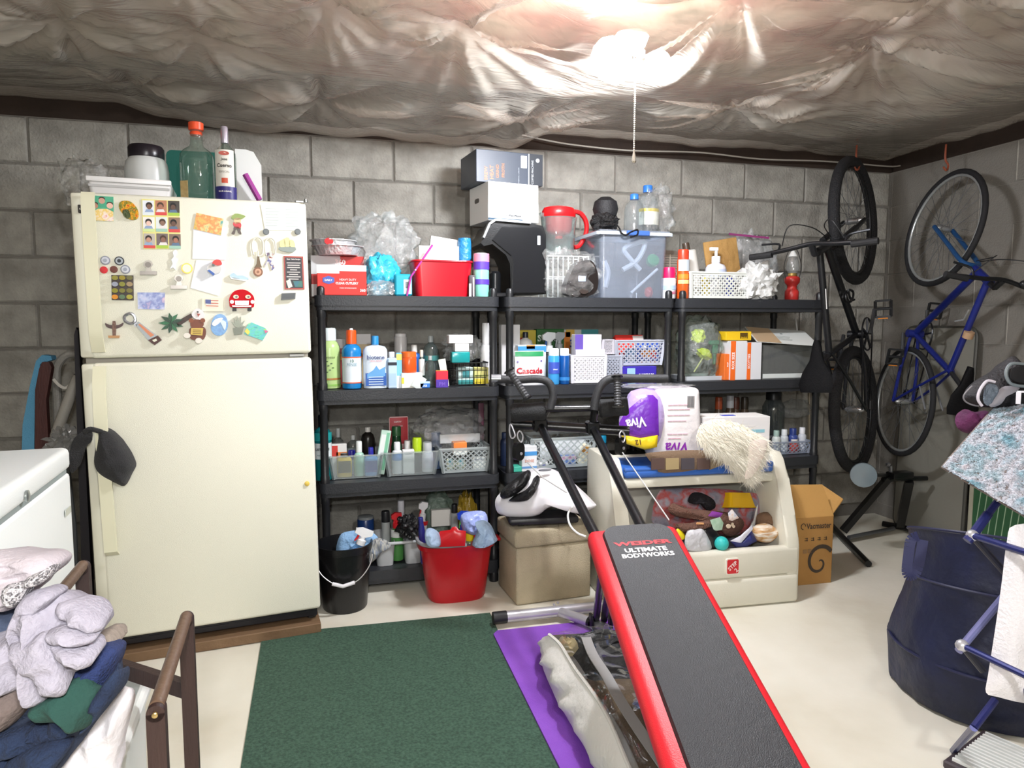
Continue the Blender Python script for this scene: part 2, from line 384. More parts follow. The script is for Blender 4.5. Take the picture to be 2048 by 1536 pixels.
for nm, z0, z1 in (('freezer_door', zs+.008, FH), ('fridge_door', 0, zs-.008)):
    d = ob(nm, box(FW-.03, .06, z1-z0, .012, 3, c=(-FW/2+.015, .03, z0)), CREAM, fr)
    ob('door_edge_trim', box(.046, .055, z1-z0-.004, .008, 2, c=(-FW+.023, .03, z0+.002)), CREAM_S, d)
    if nm == 'freezer_door':
        hz0, hz1 = z0+.01, z0+.50
        hp = [(0, z0+.02), (-.02, z0+.06), (-.028, z0+.09), (-.028, z1-.03), (-.012, z1-.004)]
    else:
        hp = [(-.002, z1-.01), (-.022, z1-.05), (-.034, z1-.09), (-.04, z1-.2), (-.046, z1-.62), (-.012, z1-.64)]
    hx = -FW+.055
    n_ = len(hp)
    v = [V((hx+s*.019+(.012 if nm == 'fridge_door' else 0)*(1 if z < z1-.3 else 0)*.6, y-o_, z)) for y, z in hp for s, o_ in ((-1, 0), (1, 0), (1, .012), (-1, .012))]
    f = [(0, 1, 2, 3), tuple((n_-1)*4+i for i in (3, 2, 1, 0))]
    for i in range(n_-1):
        for k in range(4): a, b = i*4+k, i*4+(k+1) % 4; f.append((a, a+4, b+4, b))
    ob('handle', (v, f), mt('#e4e2c6', .35), d)
ob('door_gap', box(FW-.02, .02, .024, c=(-FW/2, .045, zs-.012)), mt('#9a958b', .5), fr)
ob('hinge', J(box(.05, .02, .008, c=(-.05, .02, zs-.004)), box(.03, .03, .01, .002, c=(-.02, .03, FH)), lathe([(.006, FH), (.006, FH+.012)], 8)), mt('#8b8b88', .3, .8), fr)
ob('kick_grille', J(box(FW-.02, .03, .032, c=(-FW/2, .05, -.036)), *[box(.12, .004, .005, c=(-.1-.14*i, .034, -.022)) for i in range(5)]), mt('#15131a', .45), fr)
ob('leveling_foot', lathe([(.018, -.047), (.018, -.04), (.006, -.039), (.006, -.03)], 10), mt('#222222', .5), fr, loc=(-.03, .06, 0))
ob('nameplate', prism(rrect(.018, .026, .003, 3, -FW+.03, FH-.055), -.003, .002), mt('#2b2926', .3), fr)
ob('plate_mark', T(txt('GE', .010, bold=.02), (-FW+.03, -.0032, FH-.055)), mt('#d8d6cc', .3), fr)
p = fd(614, 967)
ob('yellow_button', T(lathe([(.009, 0), (.009, .004), (.006, .006)], 14), (p.x, 0, p.z), (pi/2, 0, 0)), mt('#e6c75a', .5), fr)
bp = [at(232, 1308, Z=0), at(636, 1248, Z=0)]
d_ = (bp[1]-bp[0]); nrm = V((-d_.y, d_.x, 0)).normalized()
vv = [bp[0], bp[1], bp[1]+nrm*.62, bp[0]+nrm*.62]
_pb = single('plywood_base', box(FW-.015, .60, .036, .003, c=(-FW/2+.005, .285, -.0855)), mt('#6b5138', .7, bump=.3, bs=50, col2='#7d6348', vs=10, stretch=(1, 8, 1)), 'thin brown wooden board lying under the refrigerator', 'board', (-.035, 2.634, .09), fe)
# ------------------------------------------------------------------ three black plastic shelving units
SH = (.102, .489, .878, 1.266)             # tops of the four shelves
SY0, SY1 = 2.95, 3.36                      # front and back of the shelves
BLK = mt('#2c2e32', .42, bump=.12, bs=150, spec=.45)
BLK2 = mt('#1f2022', .38, bump=.08, bs=150)
def shelf_mesh(w):
    d = SY1-SY0; r = rrect(w, d, .03, 4); r2 = rrect(w-.012, d-.012, .026, 4)
    return J(flat(prism([(x, y) for x, y in r], 0, -.042)) if 0 else T(flat(prism(r, 0, .042)), (0, 0, 0)), T(flat(prism(r2, .042, .060)), (0, 0, 0)))
def post_mesh(z0, z1):
    return lathe([(.019, z0), (.019, z0+.025), (.0165, z0+.03), (.0165, z1-.03), (.019, z1-.025), (.019, z1)], 14)
def unit(x0, x1, label):
    w = x1-x0; t = thing('shelving_unit', label, 'shelving unit', ((x0+x1)/2, (SY0+SY1)/2, 0), 0, 'black plastic shelving units')
    for i, z in enumerate(SH):
        s = ob('shelf', shelf_mesh(w), BLK, t, 30, (0, 0, z))
    for sx in (-1, 1):
        for sy in (-1, 1):
            x, y = sx*(w/2-.026), sy*((SY1-SY0)/2-.024)
            ob('foot', lathe([(.02, 0), (.02, .03), (.017, .0421)], 14), BLK2, t, 35, (x, y, 0))
            for i in range(3): ob('post', post_mesh(SH[i]+.0005, SH[i+1]-.0605), BLK2, t, 35, (x, y, 0))
            ob('post_cap', lathe([(.0165, SH[3]+.0005), (.0165, SH[3]+.028), (.012, SH[3]+.036), (.004, SH[3]+.039)], 14), BLK2, t, 35, (x, y, 0))
    return t
UX = ((-.035, .738), (.760, 1.576), (1.596, 2.398))
unit(*UX[0], 'black plastic shelving unit standing right beside the refrigerator')
unit(*UX[1], 'middle black plastic shelving unit behind the exercise bench tower')
unit(*UX[2], 'black plastic shelving unit nearest the two hanging bicycles')

# helpers that read the photograph's boxes at a real distance
def R(b, Y):
    """pixel box at distance Y -> centre x, width, z bottom, z top"""
    ym = (b[1]+b[3])/2; xm = (b[0]+b[2])/2
    x0, x1 = at(b[0], ym, Y=Y).x, at(b[2], ym, Y=Y).x
    return (x0+x1)/2, x1-x0, at(xm, b[3], Y=Y).z, at(xm, b[1], Y=Y).z
def carton(name, label, b, Y, zb=None, col='#ffffff', dep=.1, bands=(), words=(), rz=0, rx=0, cat='box', group=None, rough=.5, kind=None, bev=.002, top=None):
    """printed carton: bands = (x0,z0,x1,z1,colour) in 0..1 of the face, words = (text, cx, cz, w, colour[, bold[, rot]])"""
    cx, w, z0, z1 = R(b, Y)
    if zb is None: zb = z0
    h = max(.006, z1-zb)
    t = thing(name, label, cat, (cx, Y+dep/2, zb), (rx, 0, rz), group)
    ob('body', box(w, dep, h, bev), mt(col, rough), t)
    for (u0, v0, u1, v1, c2) in bands:
        ob('printed_band', box((u1-u0)*w, .0008, (v1-v0)*h, c=((u0+u1-1)/2*w, -dep/2-.0004, v0*h)), mt(c2, rough), t)
    for q in words:
        s, ux, vz, ww, c2 = q[:5]
        ob('lettering', T(txt(s, ww*w, bold=q[5] if len(q) > 5 else .01, rot=q[6] if len(q) > 6 else 0), (-w/2+ux*w, -dep/2-.0008, vz*h)), mt(c2, rough), t)
    if top: ob('top_print', box(w*.98, dep*.98, .0008, c=(0, 0, h)), mt(top, rough), t)
    return t
def bottle(name, label, b, Y, zb=None, col='#ffffff', cap='#ffffff', ch=.2, cw=.5, sh='round', dep=None, lab=None, lz=(.12, .6), words=(), cap2=None, group=None, cat='bottle', mat=None, capmat=None, fill=None, bands=(), neck=True, tilt=(0, 0, 0), k=2, shoulder=.16):
    """bottle or can from its pixel box; sh: round, flat, can, pump, spray, tube"""
    cx, w, z0, z1 = R(b, Y)
    if zb is None: zb = z0
    h = z1-zb; r = w/2; sy = (dep/w if dep else (.55 if sh == 'flat' else 1))
    k = 3 if sh == 'flat' and k == 2 else k
    t = thing(name, label, cat, (cx, Y+r*sy, zb), tilt, group)
    hb = h*(1-ch); nr = r*cw
    if sh == 'can': pr = [(r*.93, 0), (r, .004), (r, hb-.006), (r*.9, hb)]
    else:
        s0 = hb-h*shoulder
        pr = [(r*.82, 0), (r*.97, h*.012), (r, h*.03), (r, s0), (r*.97, s0+(hb-s0)*.35), (r*.8, s0+(hb-s0)*.7), (nr*.95, hb-.004), (nr*.9, hb)]
    bm_ = mat or mt(col, .28)
    ob('body', lathe(pr, 24, 1, sy, k), bm_, t, 40)
    if fill: ob('liquid', lathe([(r*.8, .003), (r*.94, h*.03), (r*.94, hb*fill[1])], 20, 1, sy, k), mt(fill[0], .15), t)
    cm = capmat or mt(cap, .35)
    if sh in ('round', 'flat', 'can'):
        cr = nr if sh != 'can' else r*cw
        ob('cap', lathe([(cr, hb-.002), (cr, hb+h*ch*.85), (cr*.9, h)], 20), cm, t)
    elif sh == 'pump':
        q = J(lathe([(nr, hb), (nr, hb+h*ch*.4), (nr*.35, hb+h*ch*.42), (nr*.35, hb+h*ch*.75)], 16), box(nr*2.0, nr*.8, h*ch*.22, .002, c=(-nr*.6, 0, hb+h*ch*.76)))
        ob('pump_head', q, cm, t)
    elif sh == 'spray':
        q = J(lathe([(nr, hb), (nr, hb+h*ch*.3), (nr*.6, hb+h*ch*.34), (nr*.6, hb+h*ch*.55)], 14),
              T(prism([(-.9*r, h*ch*.62), (-.9*r, h*ch*.85), (-.3*r, h*ch), (.75*r, h*ch*.96), (.75*r, h*ch*.7), (.2*r, h*ch*.5), (-.2*r, h*ch*.5)], -nr*.55, nr*.55), (0, 0, hb)))
        ob('spray_head', q, cm, t)
        ob('trigger', T(prism([(-.5*r, h*ch*.6), (-.3*r, h*ch*.6), (-.42*r, h*ch*.3), (-.6*r, h*ch*.12), (-.68*r, h*ch*.14)], -nr*.25, nr*.25), (0, 0, hb)), mt(cap2 or cap, .35), t)
    elif sh == 'tube': pass
    if lab:
        ob('label', label_arc(r, lz[0]*h, lz[1]*h, 1.25 if k == 2 else 1.0, 10, sy) if k == 2 else box(w*.86, .0012, (lz[1]-lz[0])*h, c=(0, -r*sy-.0004, lz[0]*h)), mt(lab, .4), t)
    for (v0, v1, c2) in bands:
        ob('printed_band', label_arc(r, v0*h, v1*h, 1.3, 10, sy, .0016) if k == 2 else box(w*.85, .0012, (v1-v0)*h, c=(0, -r*sy-.0012, v0*h)), mt(c2, .4), t)
    for q in words:
        s, vz, ww, c2 = q[:4]
        m = T(txt(s, ww*w, bold=q[4] if len(q) > 4 else .01, rot=q[5] if len(q) > 5 else 0), (q[6]*w if len(q) > 6 else 0, 0, 0))
        m = wrap(m, r, sy) if k == 2 else T(m, (0, -r*sy, 0))
        ob('lettering', T(m, (0, -.0026, vz*h)), mt(c2, .4), t)
    return t
def lattice(p00, p10, p01, p11, n, w=.004, th=.002, diag=True, holes=None):
    """crossed strips on the patch p00-p10-p11-p01"""
    P = lambda u, v: (V(p00)*(1-u)+V(p10)*u)*(1-v)+(V(p01)*(1-u)+V(p11)*u)*v
    nm = (V(p10)-V(p00)).cross(V(p01)-V(p00)).normalized(); out = []
    if diag:
        W, Hh = (V(p10)-V(p00)).length, (V(p01)-V(p00)).length; k = Hh/W
        for i in range(-int(n*k)-1, n+1):
            for s in (1, -1):
                u0, u1 = i/n, i/n+k; v0, v1 = 0., 1.
                if u1 <= 0 or u0 >= 1: continue
                if u0 < 0: v0 = -u0/k; u0 = 0
                if u1 > 1: v1 = (1-i/n)/k; u1 = 1
                if v1-v0 < .05: continue
                a, b = ((u0, v0), (u1, v1)) if s > 0 else ((1-u0, v0), (1-u1, v1))
                out.append(bar(P(*a), P(*b), w, th, nm))
    else:
        for i in range(1, n): out.append(bar(P(i/n, 0), P(i/n, 1), w, th, nm))
    return J(*out) if out else ([], [])
def basket(name, label, b, Y, zb, dep, mat, taper=.82, n=7, style='diag', rim=.008, group=None, band=.28, w=.005):
    """tapered plastic basket: lattice walls, solid foot and corner bands, rim"""
    cx, W, z0, z1 = R(b, Y)
    if zb is None: zb = z0
    zb += .003; h = z1-zb; t = thing(name, label, 'basket', (cx, Y+dep/2, zb), 0, group)
    bx, by, tx, ty = W*taper/2, dep*taper/2, W/2-.006, dep/2-.004
    lo, up = band*.35, 1-band*.35
    def cn(sx, sy, f): return V((sx*(bx+(tx-bx)*f), sy*(by+(ty-by)*f), h*f))
    solid, lat = [], []
    for (a, c) in (((-1, -1), (1, -1)), ((1, -1), (1, 1)), ((1, 1), (-1, 1)), ((-1, 1), (-1, -1))):
        for f0, f1 in ((0, lo), (up, 1)):
            q = [cn(*a, f0), cn(*c, f0), cn(*c, f1), cn(*a, f1)]
            nm = (q[1]-q[0]).cross(q[3]-q[0]).normalized()*.0015
            solid.append(([p+nm for p in q]+[p-nm for p in q], [(0, 1, 2, 3), (7, 6, 5, 4), (0, 4, 5, 1), (1, 5, 6, 2), (2, 6, 7, 3), (3, 7, 4, 0)]))
        solid.append(bar(cn(*a, 0), cn(*a, 1), .012, .012))
        if style == 'solid':
            q = [cn(*a, lo), cn(*c, lo), cn(*c, up), cn(*a, up)]
            nm = (q[1]-q[0]).cross(q[3]-q[0]).normalized()*.0012
            solid.append(([p+nm for p in q]+[p-nm for p in q], [(0, 1, 2, 3), (7, 6, 5, 4)]))
        else:
            nn = max(2, round(n*((cn(*c, 1)-cn(*a, 1)).length)/W))
            lat.append(lattice(cn(*a, lo), cn(*c, lo), cn(*a, up), cn(*c, up), nn, w, .002, style == 'diag'))
    ob('base', J(box(2*bx, 2*by, .003), *solid), mat, t)
    if lat: ob('wall_lattice', J(*lat), mat, t, 0)
    r_ = [cn(-1, -1, 1), cn(1, -1, 1), cn(1, 1, 1), cn(-1, 1, 1)]
    ob('rim', J(*[bar(r_[i], r_[(i+1) % 4], rim*1.6, rim) for i in range(4)]), mat, t)
    return t
def tub(W, dep, h, taper, th=.003, r=.02, n=5):
    """open rounded rectangular tub, base on z=0"""
    o = [(rrect(W*taper, dep*taper, r, n), 0), (rrect(W, dep, r*1.2, n), h), (rrect(W-2*th, dep-2*th, r*1.2, n), h), (rrect(W*taper-2*th, dep*taper-2*th, r, n), th)]
    v, f = [], []; m = len(o[0][0])
    for ol, z in o: v += [V((x, y, z)) for x, y in ol]
    for j in range(3):
        for i in range(m): a, b_ = j*m+i, j*m+(i+1) % m; f.append((a, b_, b_+m, a+m))
    f.append(tuple(range(m-1, -1, -1))); f.append(tuple(3*m+i for i in range(m)))
    return v, f
def pbag(name, label, b, Y, zb=None, dep=.12, seed=1, mat=None, amp=.34, cat='plastic bag', group=None, fr=2.4, sub=4, k=2.6, rz=0):
    cx, w, z0, z1 = R(b, Y); zb = z0 if zb is None else zb
    return single(name, blob(w/2, dep/2, z1-zb, amp*.8, fr*1.05, seed, sub, True, k, .12), mat or clear('#f4f6f6', .10, .12, bump=.9), label, cat, (cx, Y+dep/2, zb), rz, group, 50)

# ------------------------------------------------------------------ chest freezer and the things behind it
fq = [at(140, 893, Z=.85), at(0, 985, Z=.85)]
fdir = (fq[1]-fq[0]).normalized(); frz = atan2(fdir.y, fdir.x)+pi/2
t = thing('chest_freezer', 'white chest freezer with a flat lid in front of the back wall corner', 'freezer', (fq[0].x, fq[0].y, 0), frz)
WH = mt('#eef3f2', .35, bump=.05, bs=300)
L = 1.15
ob('cabinet', box(.572, L-.006, .757, .010, 3, c=(-.288, -L/2, .03)), WH, t)
ob('lid', box(.58, L, .055, .014, 3, c=(-.29, -L/2, .795)), WH, t)
ob('gasket', box(.555, L-.03, .012, c=(-.285, -L/2, .785)), mt('#8c9694', .6), t)
ob('hinge', box(.03, .012, .05, .003, c=(-.06, .006, .77)), mt('#55585a', .4, .6), t)
ob('plinth', box(.5, L-.08, .03, c=(-.285, -L/2, 0)), mt('#44474a', .6), t)
ob('badge', T(J(prism(rrect(.05, .016, .003), -.002, 0)), (.0, -.055, .70), (0, 0, pi/2)), mt('#c9cdc6', .3, .6), t)
ob('lock', T(lathe([(.012, 0), (.012, .004), (.006, .006)], 12), (.001, -.36, .81), (0, pi/2, 0)), mt('#9aa09e', .3, .8), t)
ob('feet', J(*[lathe([(.02, 0), (.02, .001)], 8)]), mt('#222222', .5), t, loc=(-.2, -.1, 0)) if 0 else None
# blue folded board, dark red board, grey vacuum hose, black board, clear bag
def lean(name, label, cat, pts, Y, dep, mat, rx=0, bev=0):
    """flat board whose outline is given in photo pixels at distance Y"""
    q = [at(x, y, Y=Y) for x, y in pts]; cx = sum(p.x for p in q)/len(q); z0 = min(p.z for p in q)
    return single(name, prism([(p.x-cx, p.z-z0) for p in q], 0, dep), mat, label, cat, (cx, Y, z0), (rx, 0, 0))
def drop(pts, y): return pts
lean('ironing_board', 'pale blue padded board leaning upright behind the chest freezer', 'ironing board', [(34, 1245), (62, 1245), (70, 800), (80, 728), (104, 720), (102, 712), (84, 710), (72, 722), (60, 770), (45, 850)], 3.06, .05, mt('#4f8fb0', .8, bump=.3, bs=200, col2='#5f9fc4', vs=5))
lean('wooden_board', 'dark red wooden board standing upright beside the pale blue board', 'panel', [(68, 1240), (100, 1240), (98, 900), (92, 800), (103, 735), (98, 724), (84, 724), (78, 738), (70, 780)], 3.0, .03, mt('#4e2420', .6, bump=.2, bs=60, col2='#3a1917', vs=9, stretch=(4, 4, .6)))
lean('black_board', 'black flat board wedged between the refrigerator and the chest freezer', 'panel', [(166, 1228), (186, 1228), (170, 900), (156, 662), (152, 655), (148, 670), (150, 740)], 2.78, .03, mt('#141019', .5))
hp = [at(x, y, Y=3.1) for x, y in ((114, 735), (123, 719), (140, 708), (165, 712))]
hp2 = [at(x, y, Y=2.98) for x, y in ((158, 752), (145, 780), (130, 820), (117, 856), (112, 870), (112, 1000), (112, 1180))]
t = thing('vacuum_cleaner', 'grey vacuum wand and hose standing between red board and refrigerator', 'vacuum', (hp2[4].x, 2.98, 0))
o_ = V((hp2[4].x, 2.98, 0))
ob('hose', tube(smooth_path([at(165, 712, Y=3.1)-o_]+[p-o_ for p in reversed(hp)]+[at(113, 760, Y=3.1)-o_, at(116, 850, Y=3.1)-o_, at(118, 1100, Y=3.1)-o_], 6), .016, 10), mt('#8e8b84', .5, bump=.3, bs=90), t)
ob('wand', tube([p-o_ for p in hp2], .02, 12), mt('#9b978f', .45), t)
ob('floor_head', box(.2, .1, .06, .02, 3, c=(.02, .02, 0)), mt('#3c3b3b', .4), t)
ob('bracket', tube(smooth_path([at(x, y, Y=2.99)-o_ for x, y in ((107, 758), (118, 770), (130, 776), (141, 770))], 4), .006, 6), mt('#c9c5bd', .35), t)
t = thing('duster', 'grey tangled plastic ribbon bundle lying behind the freezer corner', 'ribbon', at(132, 890, Y=2.9)-V((0, 0, .06)))
ob('ribbon', blob(.055, .05, .13, .5, 2.6, 3, 4, True), clear('#e0e0e0', .45, .25, '#a9a8a4'), t)
ob('handle', tube([(0, 0, .01), (.01, .01, -.25), (.0, .02, -.78)], .008, 8), mt('#55585a', .5), t)
# cap hanging on the fridge handle
q = fd(215, 855, .05)
CAP = mt('#2a2a2c', .9, bump=.5, bs=260, sheen=.1)
t = thing('baseball_cap', 'black fabric cap hanging over the refrigerator door handle', 'cap', FR @ q, fe)
pp = [fd(x, y, .05)-q for x, y in ((196, 853), (228, 866), (256, 900), (270, 930), (262, 950), (247, 975), (224, 966), (196, 950), (187, 930), (188, 900), (192, 870))]
def puff(ol, y0, y1, rings=5, lump=.004):
    cx = sum(p.x for p in ol)/len(ol); cz = sum(p.z for p in ol)/len(ol); n = len(ol); v, f = [], []
    for j in range(rings+1):
        s = 1-(j/rings)**2*.98; yy = y0-(y0-y1)*sin(pi/2*j/rings)
        for p in ol:
            x, z = cx+(p.x-cx)*s, cz+(p.z-cz)*s
            v.append(V((x, yy+lump*noise.noise(V((x*30, z*30, j*.3))), z)))
    for j in range(rings):
        for i in range(n): a, b = j*n+i, j*n+(i+1) % n; f.append((a, b, b+n, a+n))
    f.append(tuple(range(n-1, -1, -1))); f.append(tuple(rings*n+i for i in range(n)))
    return v, f
ob('crown', puff(smooth_path(pp, 4, True), .03, -.035, 6, .012), CAP, t, 60)
pp = [fd(x, y, .05)-q for x, y in ((180, 855), (150, 875), (140, 905), (142, 945), (160, 930), (172, 895), (184, 880))]
ob('brim', prism([(p.x, p.z) for p in smooth_path(pp, 3, True)], -.006, .004), CAP, t, 40)
ob('strap', tube(smooth_path([(fd(178, 858)-q).to_tuple()[:1]+(-.02, (fd(178, 858)-q).z), (fd(190, 852)-q).to_tuple()[:1]+(-.026, (fd(190, 852)-q).z), (fd(212, 858)-q).to_tuple()[:1]+(-.022, (fd(212, 858)-q).z)], 5), .008, 8), CAP, t)

# ------------------------------------------------------------------ on top of the refrigerator
TZ = (FR @ V((-FW/2, .3, FH-.01))).z+.0015
def ftop(px, Y): return at(px, 390, Y=Y).x
YB = 2.72
cx, w, z0, z1 = R((165, 340, 333, 390), YB)
t = thing('storage_bin', 'white plastic drawer bin standing on top of the refrigerator', 'bin', (cx, YB+.13, TZ), radians(6))
ob('tray', tub(w*.98, .26, .075, .93, .003, .012), mt('#e8e6e4', .35), t)
ob('front_rail', box(w, .012, .018, .004, 2, c=(0, -.132, .066)), mt('#f4f3f2', .35), t)
ob('grip_groove', box(w*.95, .004, .008, c=(0, -.128, .05)), mt('#bdbcba', .4), t)
cx, w, z0, z1 = R((243, 288, 333, 385), YB+.1)
t = thing('plastic_jar', 'big round milky plastic jar with black lid inside the drawer bin', 'jar', (cx, YB+.14, TZ+.004))
hj = z1-TZ-.004; rj = w/2
ob('body', lathe([(rj*.85, 0), (rj*.97, .01), (rj, .03), (rj, hj*.6), (rj*.93, hj*.74), (rj*.78, hj*.8)], 28), mt('#cfd2d0', .3), t)
ob('lid', lathe([(rj*.80, hj*.80), (rj*.82, hj*.82), (rj*.82, hj*.96), (rj*.74, hj)], 28), mt('#1b161e', .3), t)
ob('thread_ring', lathe([(rj*.77, hj*.78), (rj*.79, hj*.80)], 28), mt('#b9bcba', .4), t)
pbag('plastic_wrap', 'crumpled clear plastic wrap with orange tag left of the white drawer bin', (110, 312, 215, 392), 2.8, TZ, .12, 4, clear('#eeeeea', .12, .15, '#ffffff', bump=.9))
cx, w, z0, z1 = R((331, 300, 488, 392), 2.98)
t = thing('green_cutting_board', 'dark green flat board standing behind the two liquor bottles', 'board', (cx, 2.98, TZ), (radians(-6), 0, 0))
ob('panel', prism(rrect(w, z1-TZ, .02, 4, 0, (z1-TZ)/2), 0, .012), mt('#0f5b50', .5, bump=.05, bs=200), t)
cx, w, z0, z1 = R((470, 296, 523, 396), 2.95)
h = z1-TZ
t = thing('white_cutting_board', 'white plastic board with a cut corner beside the tequila bottle', 'board', (cx, 2.95, TZ), (radians(-5), 0, 0))
ob('panel', prism([(-w/2, 0), (w/2, 0), (w*.48, h*.78), (w*.2, h*.97), (-w*.1, h), (-w/2, h)], 0, .010), mt('#e9ecea', .4), t)
sp = [at(x, y, Y=2.92)-V((cx, 2.95, TZ)) for x, y in ((490, 348), (519, 400))]
single('purple_spatula', tube([V((sp[0].x, 0, 0))+V((0, 0, sp[0].z)), V((sp[1].x, -.0, max(.005, sp[1].z)))], .011, 10), mt('#a23a94', .35), 'purple plastic handle leaning against the white cutting board', 'spatula', (cx, 2.925, TZ))
# large clear bottle with orange cap
GL = clear('#eaf3ee', .06, .03, '#c3d4ca')
def glass_bottle(name, label, b, Y, zb, prof, capm, capz, extra):
    cx, w, z0, z1 = R(b, Y); h = z1-zb
    t = thing(name, label, 'bottle', (cx, Y+w/2, zb))
    ob('glass', lathe([(r*w/2, z*h) for r, z in prof], 28, 1, 1, 2.6 if 'large' in label else 2), GL, t, 50)
    ob('cap', lathe([(r*w/2, z*h) for r, z in capz], 20), capm, t)
    extra(t, w, h); return t
def ex1(t, w, h):
    ob('base_glass', lathe([(w*.47, .004), (w*.47, .012)], 24, 1, 1, 2.6), clear('#dcebe2', .2, .05, '#a9c0b2'), t)
    ob('paper_seal', T(box(w*.26, .001, h*.28, c=(0, 0, 0)), (-w*.33, -w*.44, h*.02), (0, 0, -.5)), mt('#a98a52', .6, col2='#c9b27a', vs=60), t)
    ob('neck_ring', lathe([(w*.17, h*.85), (w*.19, h*.87), (w*.17, h*.89)], 18), mt('#e0502a', .3), t)
glass_bottle('glass_liquor_bottle', 'large empty clear glass bottle with an orange cap on the refrigerator', (353, 236, 424, 392), 2.76, TZ,
    [(.92, 0), (1, .02), (1, .56), (.96, .62), (.78, .67), (.42, .72), (.36, .76), (.32, .9), (.36, .91), (.34, .925)], mt('#e8542e', .35), [(.40, .905), (.44, .91), (.44, .99), (.36, 1)], ex1)
def ex2(t, w, h):
    for nm, z0, z1, c, hf in (('label', .20, .70, '#d9d6cc', 1.0), ('lower_label', .04, .26, '#2b2670', 1.25), ('seal', .30, .36, '#c04a2e', .28)):
        ob(nm, label_arc(w/2, z0*h, z1*h, hf, 10, 1, .0006 if nm == 'label' else .0014), mt(c, .45), t)
    ob('lettering', T(wrap(txt('Cuervo', w*.72, bold=.03), w/2), (0, -.002, h*.51)), mt('#2a2520', .5), t)
    ob('lettering', T(wrap(txt('Jose', w*.3, bold=.02), w/2), (0, -.002, h*.58)), mt('#2a2520', .5), t)
    ob('lettering', T(wrap(txt('ESPECIAL', w*.5), w/2), (0, -.002, h*.435)), mt('#8a857a', .5), t)
    ob('lettering', T(wrap(txt('BLUE AGAVE', w*.6, bold=.02), w/2), (0, -.003, h*.20)), mt('#e9e6e0', .5), t)
    ob('crest', T(wrap(prism(ell(w*.5, h*.05), -.001, 0), w/2), (0, -.002, h*.655)), mt('#b5564a', .5), t)
glass_bottle('tequila_bottle', 'slim clear tequila bottle with silver cap and blue lower label', (426, 248, 470, 396), 2.745, TZ,
    [(.9, 0), (1, .02), (1, .62), (.95, .68), (.7, .735), (.36, .775), (.30, .80), (.30, .84)], mt('#c9c3d2', .3, .6), [(.33, .80), (.34, .81), (.34, .985), (.28, 1)], ex2)

# ------------------------------------------------------------------ magnets and papers on the freezer door
def mag(name, label, px, py, off=.001, cat='magnet', group=None):
    """empty on the freezer door: x right, z up, -y out of the door"""
    q = fd(px, py, 0); q.y = -off
    return thing(name, label, cat, FR @ q, fe, group)
PXM = (fd(400, 560)-fd(300, 560)).length/100        # metres per photo pixel on the door
def rel(pts, px, py): 
    c = fd(px, py); return [((fd(x, y)-c).x, (fd(x, y)-c).z) for x, y in pts]
def plate(t, nm, pts, c, mat, y0=0, y1=-.002, sm=0):
    o = rel(pts, *c)
    if sm: o = [(p.x, p.z) for p in smooth_path([(x, 0, z) for x, z in o], sm, True)]
    return ob(nm, prism(o, y1, y0), mat, t, 40)
def disc(t, nm, x, y, r, c, mat, y0=0, y1=-.003, ry=None):
    o = rel([(x, y)], *c)[0]; return ob(nm, prism(ell(2*r*PXM, 2*(ry or r)*PXM, 18, *o), y1, y0), mat, t, 40)
c = (207, 416); t = mag('photo_magnet', 'rectangular photo magnet with green backdrop in the top left corner', *c)
plate(t, 'card', [(184, 391), (227, 394), (228, 443), (187, 441)], c, mt('#2f9a78', .35, cols=('#2c8f70', '#57b892'), vs=30))
for x, y, r, k in ((204, 402, 6, '#c79a86'), (190, 412, 6, '#b98670'), (220, 412, 6, '#e6b8a6')):
    disc(t, 'portrait', x, y, r, c, mt(k, .5), -.002, -.0026); disc(t, 'hair', x, y-4, r, c, mt('#3b2a22', .6), -.002, -.0024, r*.7)
plate(t, 'shirts', [(187, 441), (186, 424), (196, 418), (215, 418), (227, 424), (228, 443)], c, mt('#f0d9d2', .4, cols=('#d9622f', '#f2e3e0', '#e8c65a', '#f7eef2'), vs=40), -.002, -.0028)
c = (258, 422); t = mag('beaded_magnet', 'round orange and green souvenir magnet right of the corner photo', *c)
plate(t, 'plaque', [(243, 403), (262, 404), (276, 420), (276, 437), (262, 440), (246, 428), (238, 414)], c, mt('#d86a1e', .3, bump=.5, bs=200, cols=('#d8431e', '#eda81e', '#5d7a2a', '#e8871e'), vs=80), 0, -.006, 3)
plate(t, 'relief', [(246, 422), (256, 420), (262, 432), (256, 438), (248, 432)], c, mt('#4f5a34', .5, bump=.8, bs=200), -.006, -.009, 3)
c = (322, 446); t = mag('photo_sheet', 'sheet of nine small portrait photo magnets in three rows', *c)
plate(t, 'sheet', [(283, 398), (358, 402), (361, 498), (287, 498)], c, mt('#e6df8a', .4))
skin = ('#7a5442', '#a86f58', '#5d4234', '#e9c4b4', '#8d6a58', '#6a4a3c', '#c3927c', '#8a5f4e', '#a6705a')
bgs = ('#e4e9f0', '#b77a58', '#33291f', '#f0ece6', '#dfe6e4', '#8a6a52', '#b9b0a6', '#6a5a5a', '#7a6050')
fts = ('#dfe8ec', '#d8403a', '#a6c93a', '#cfe39a', '#9fc9b6', '#d8403a', '#d8403a', '#a6c93a', '#9fc9b6')
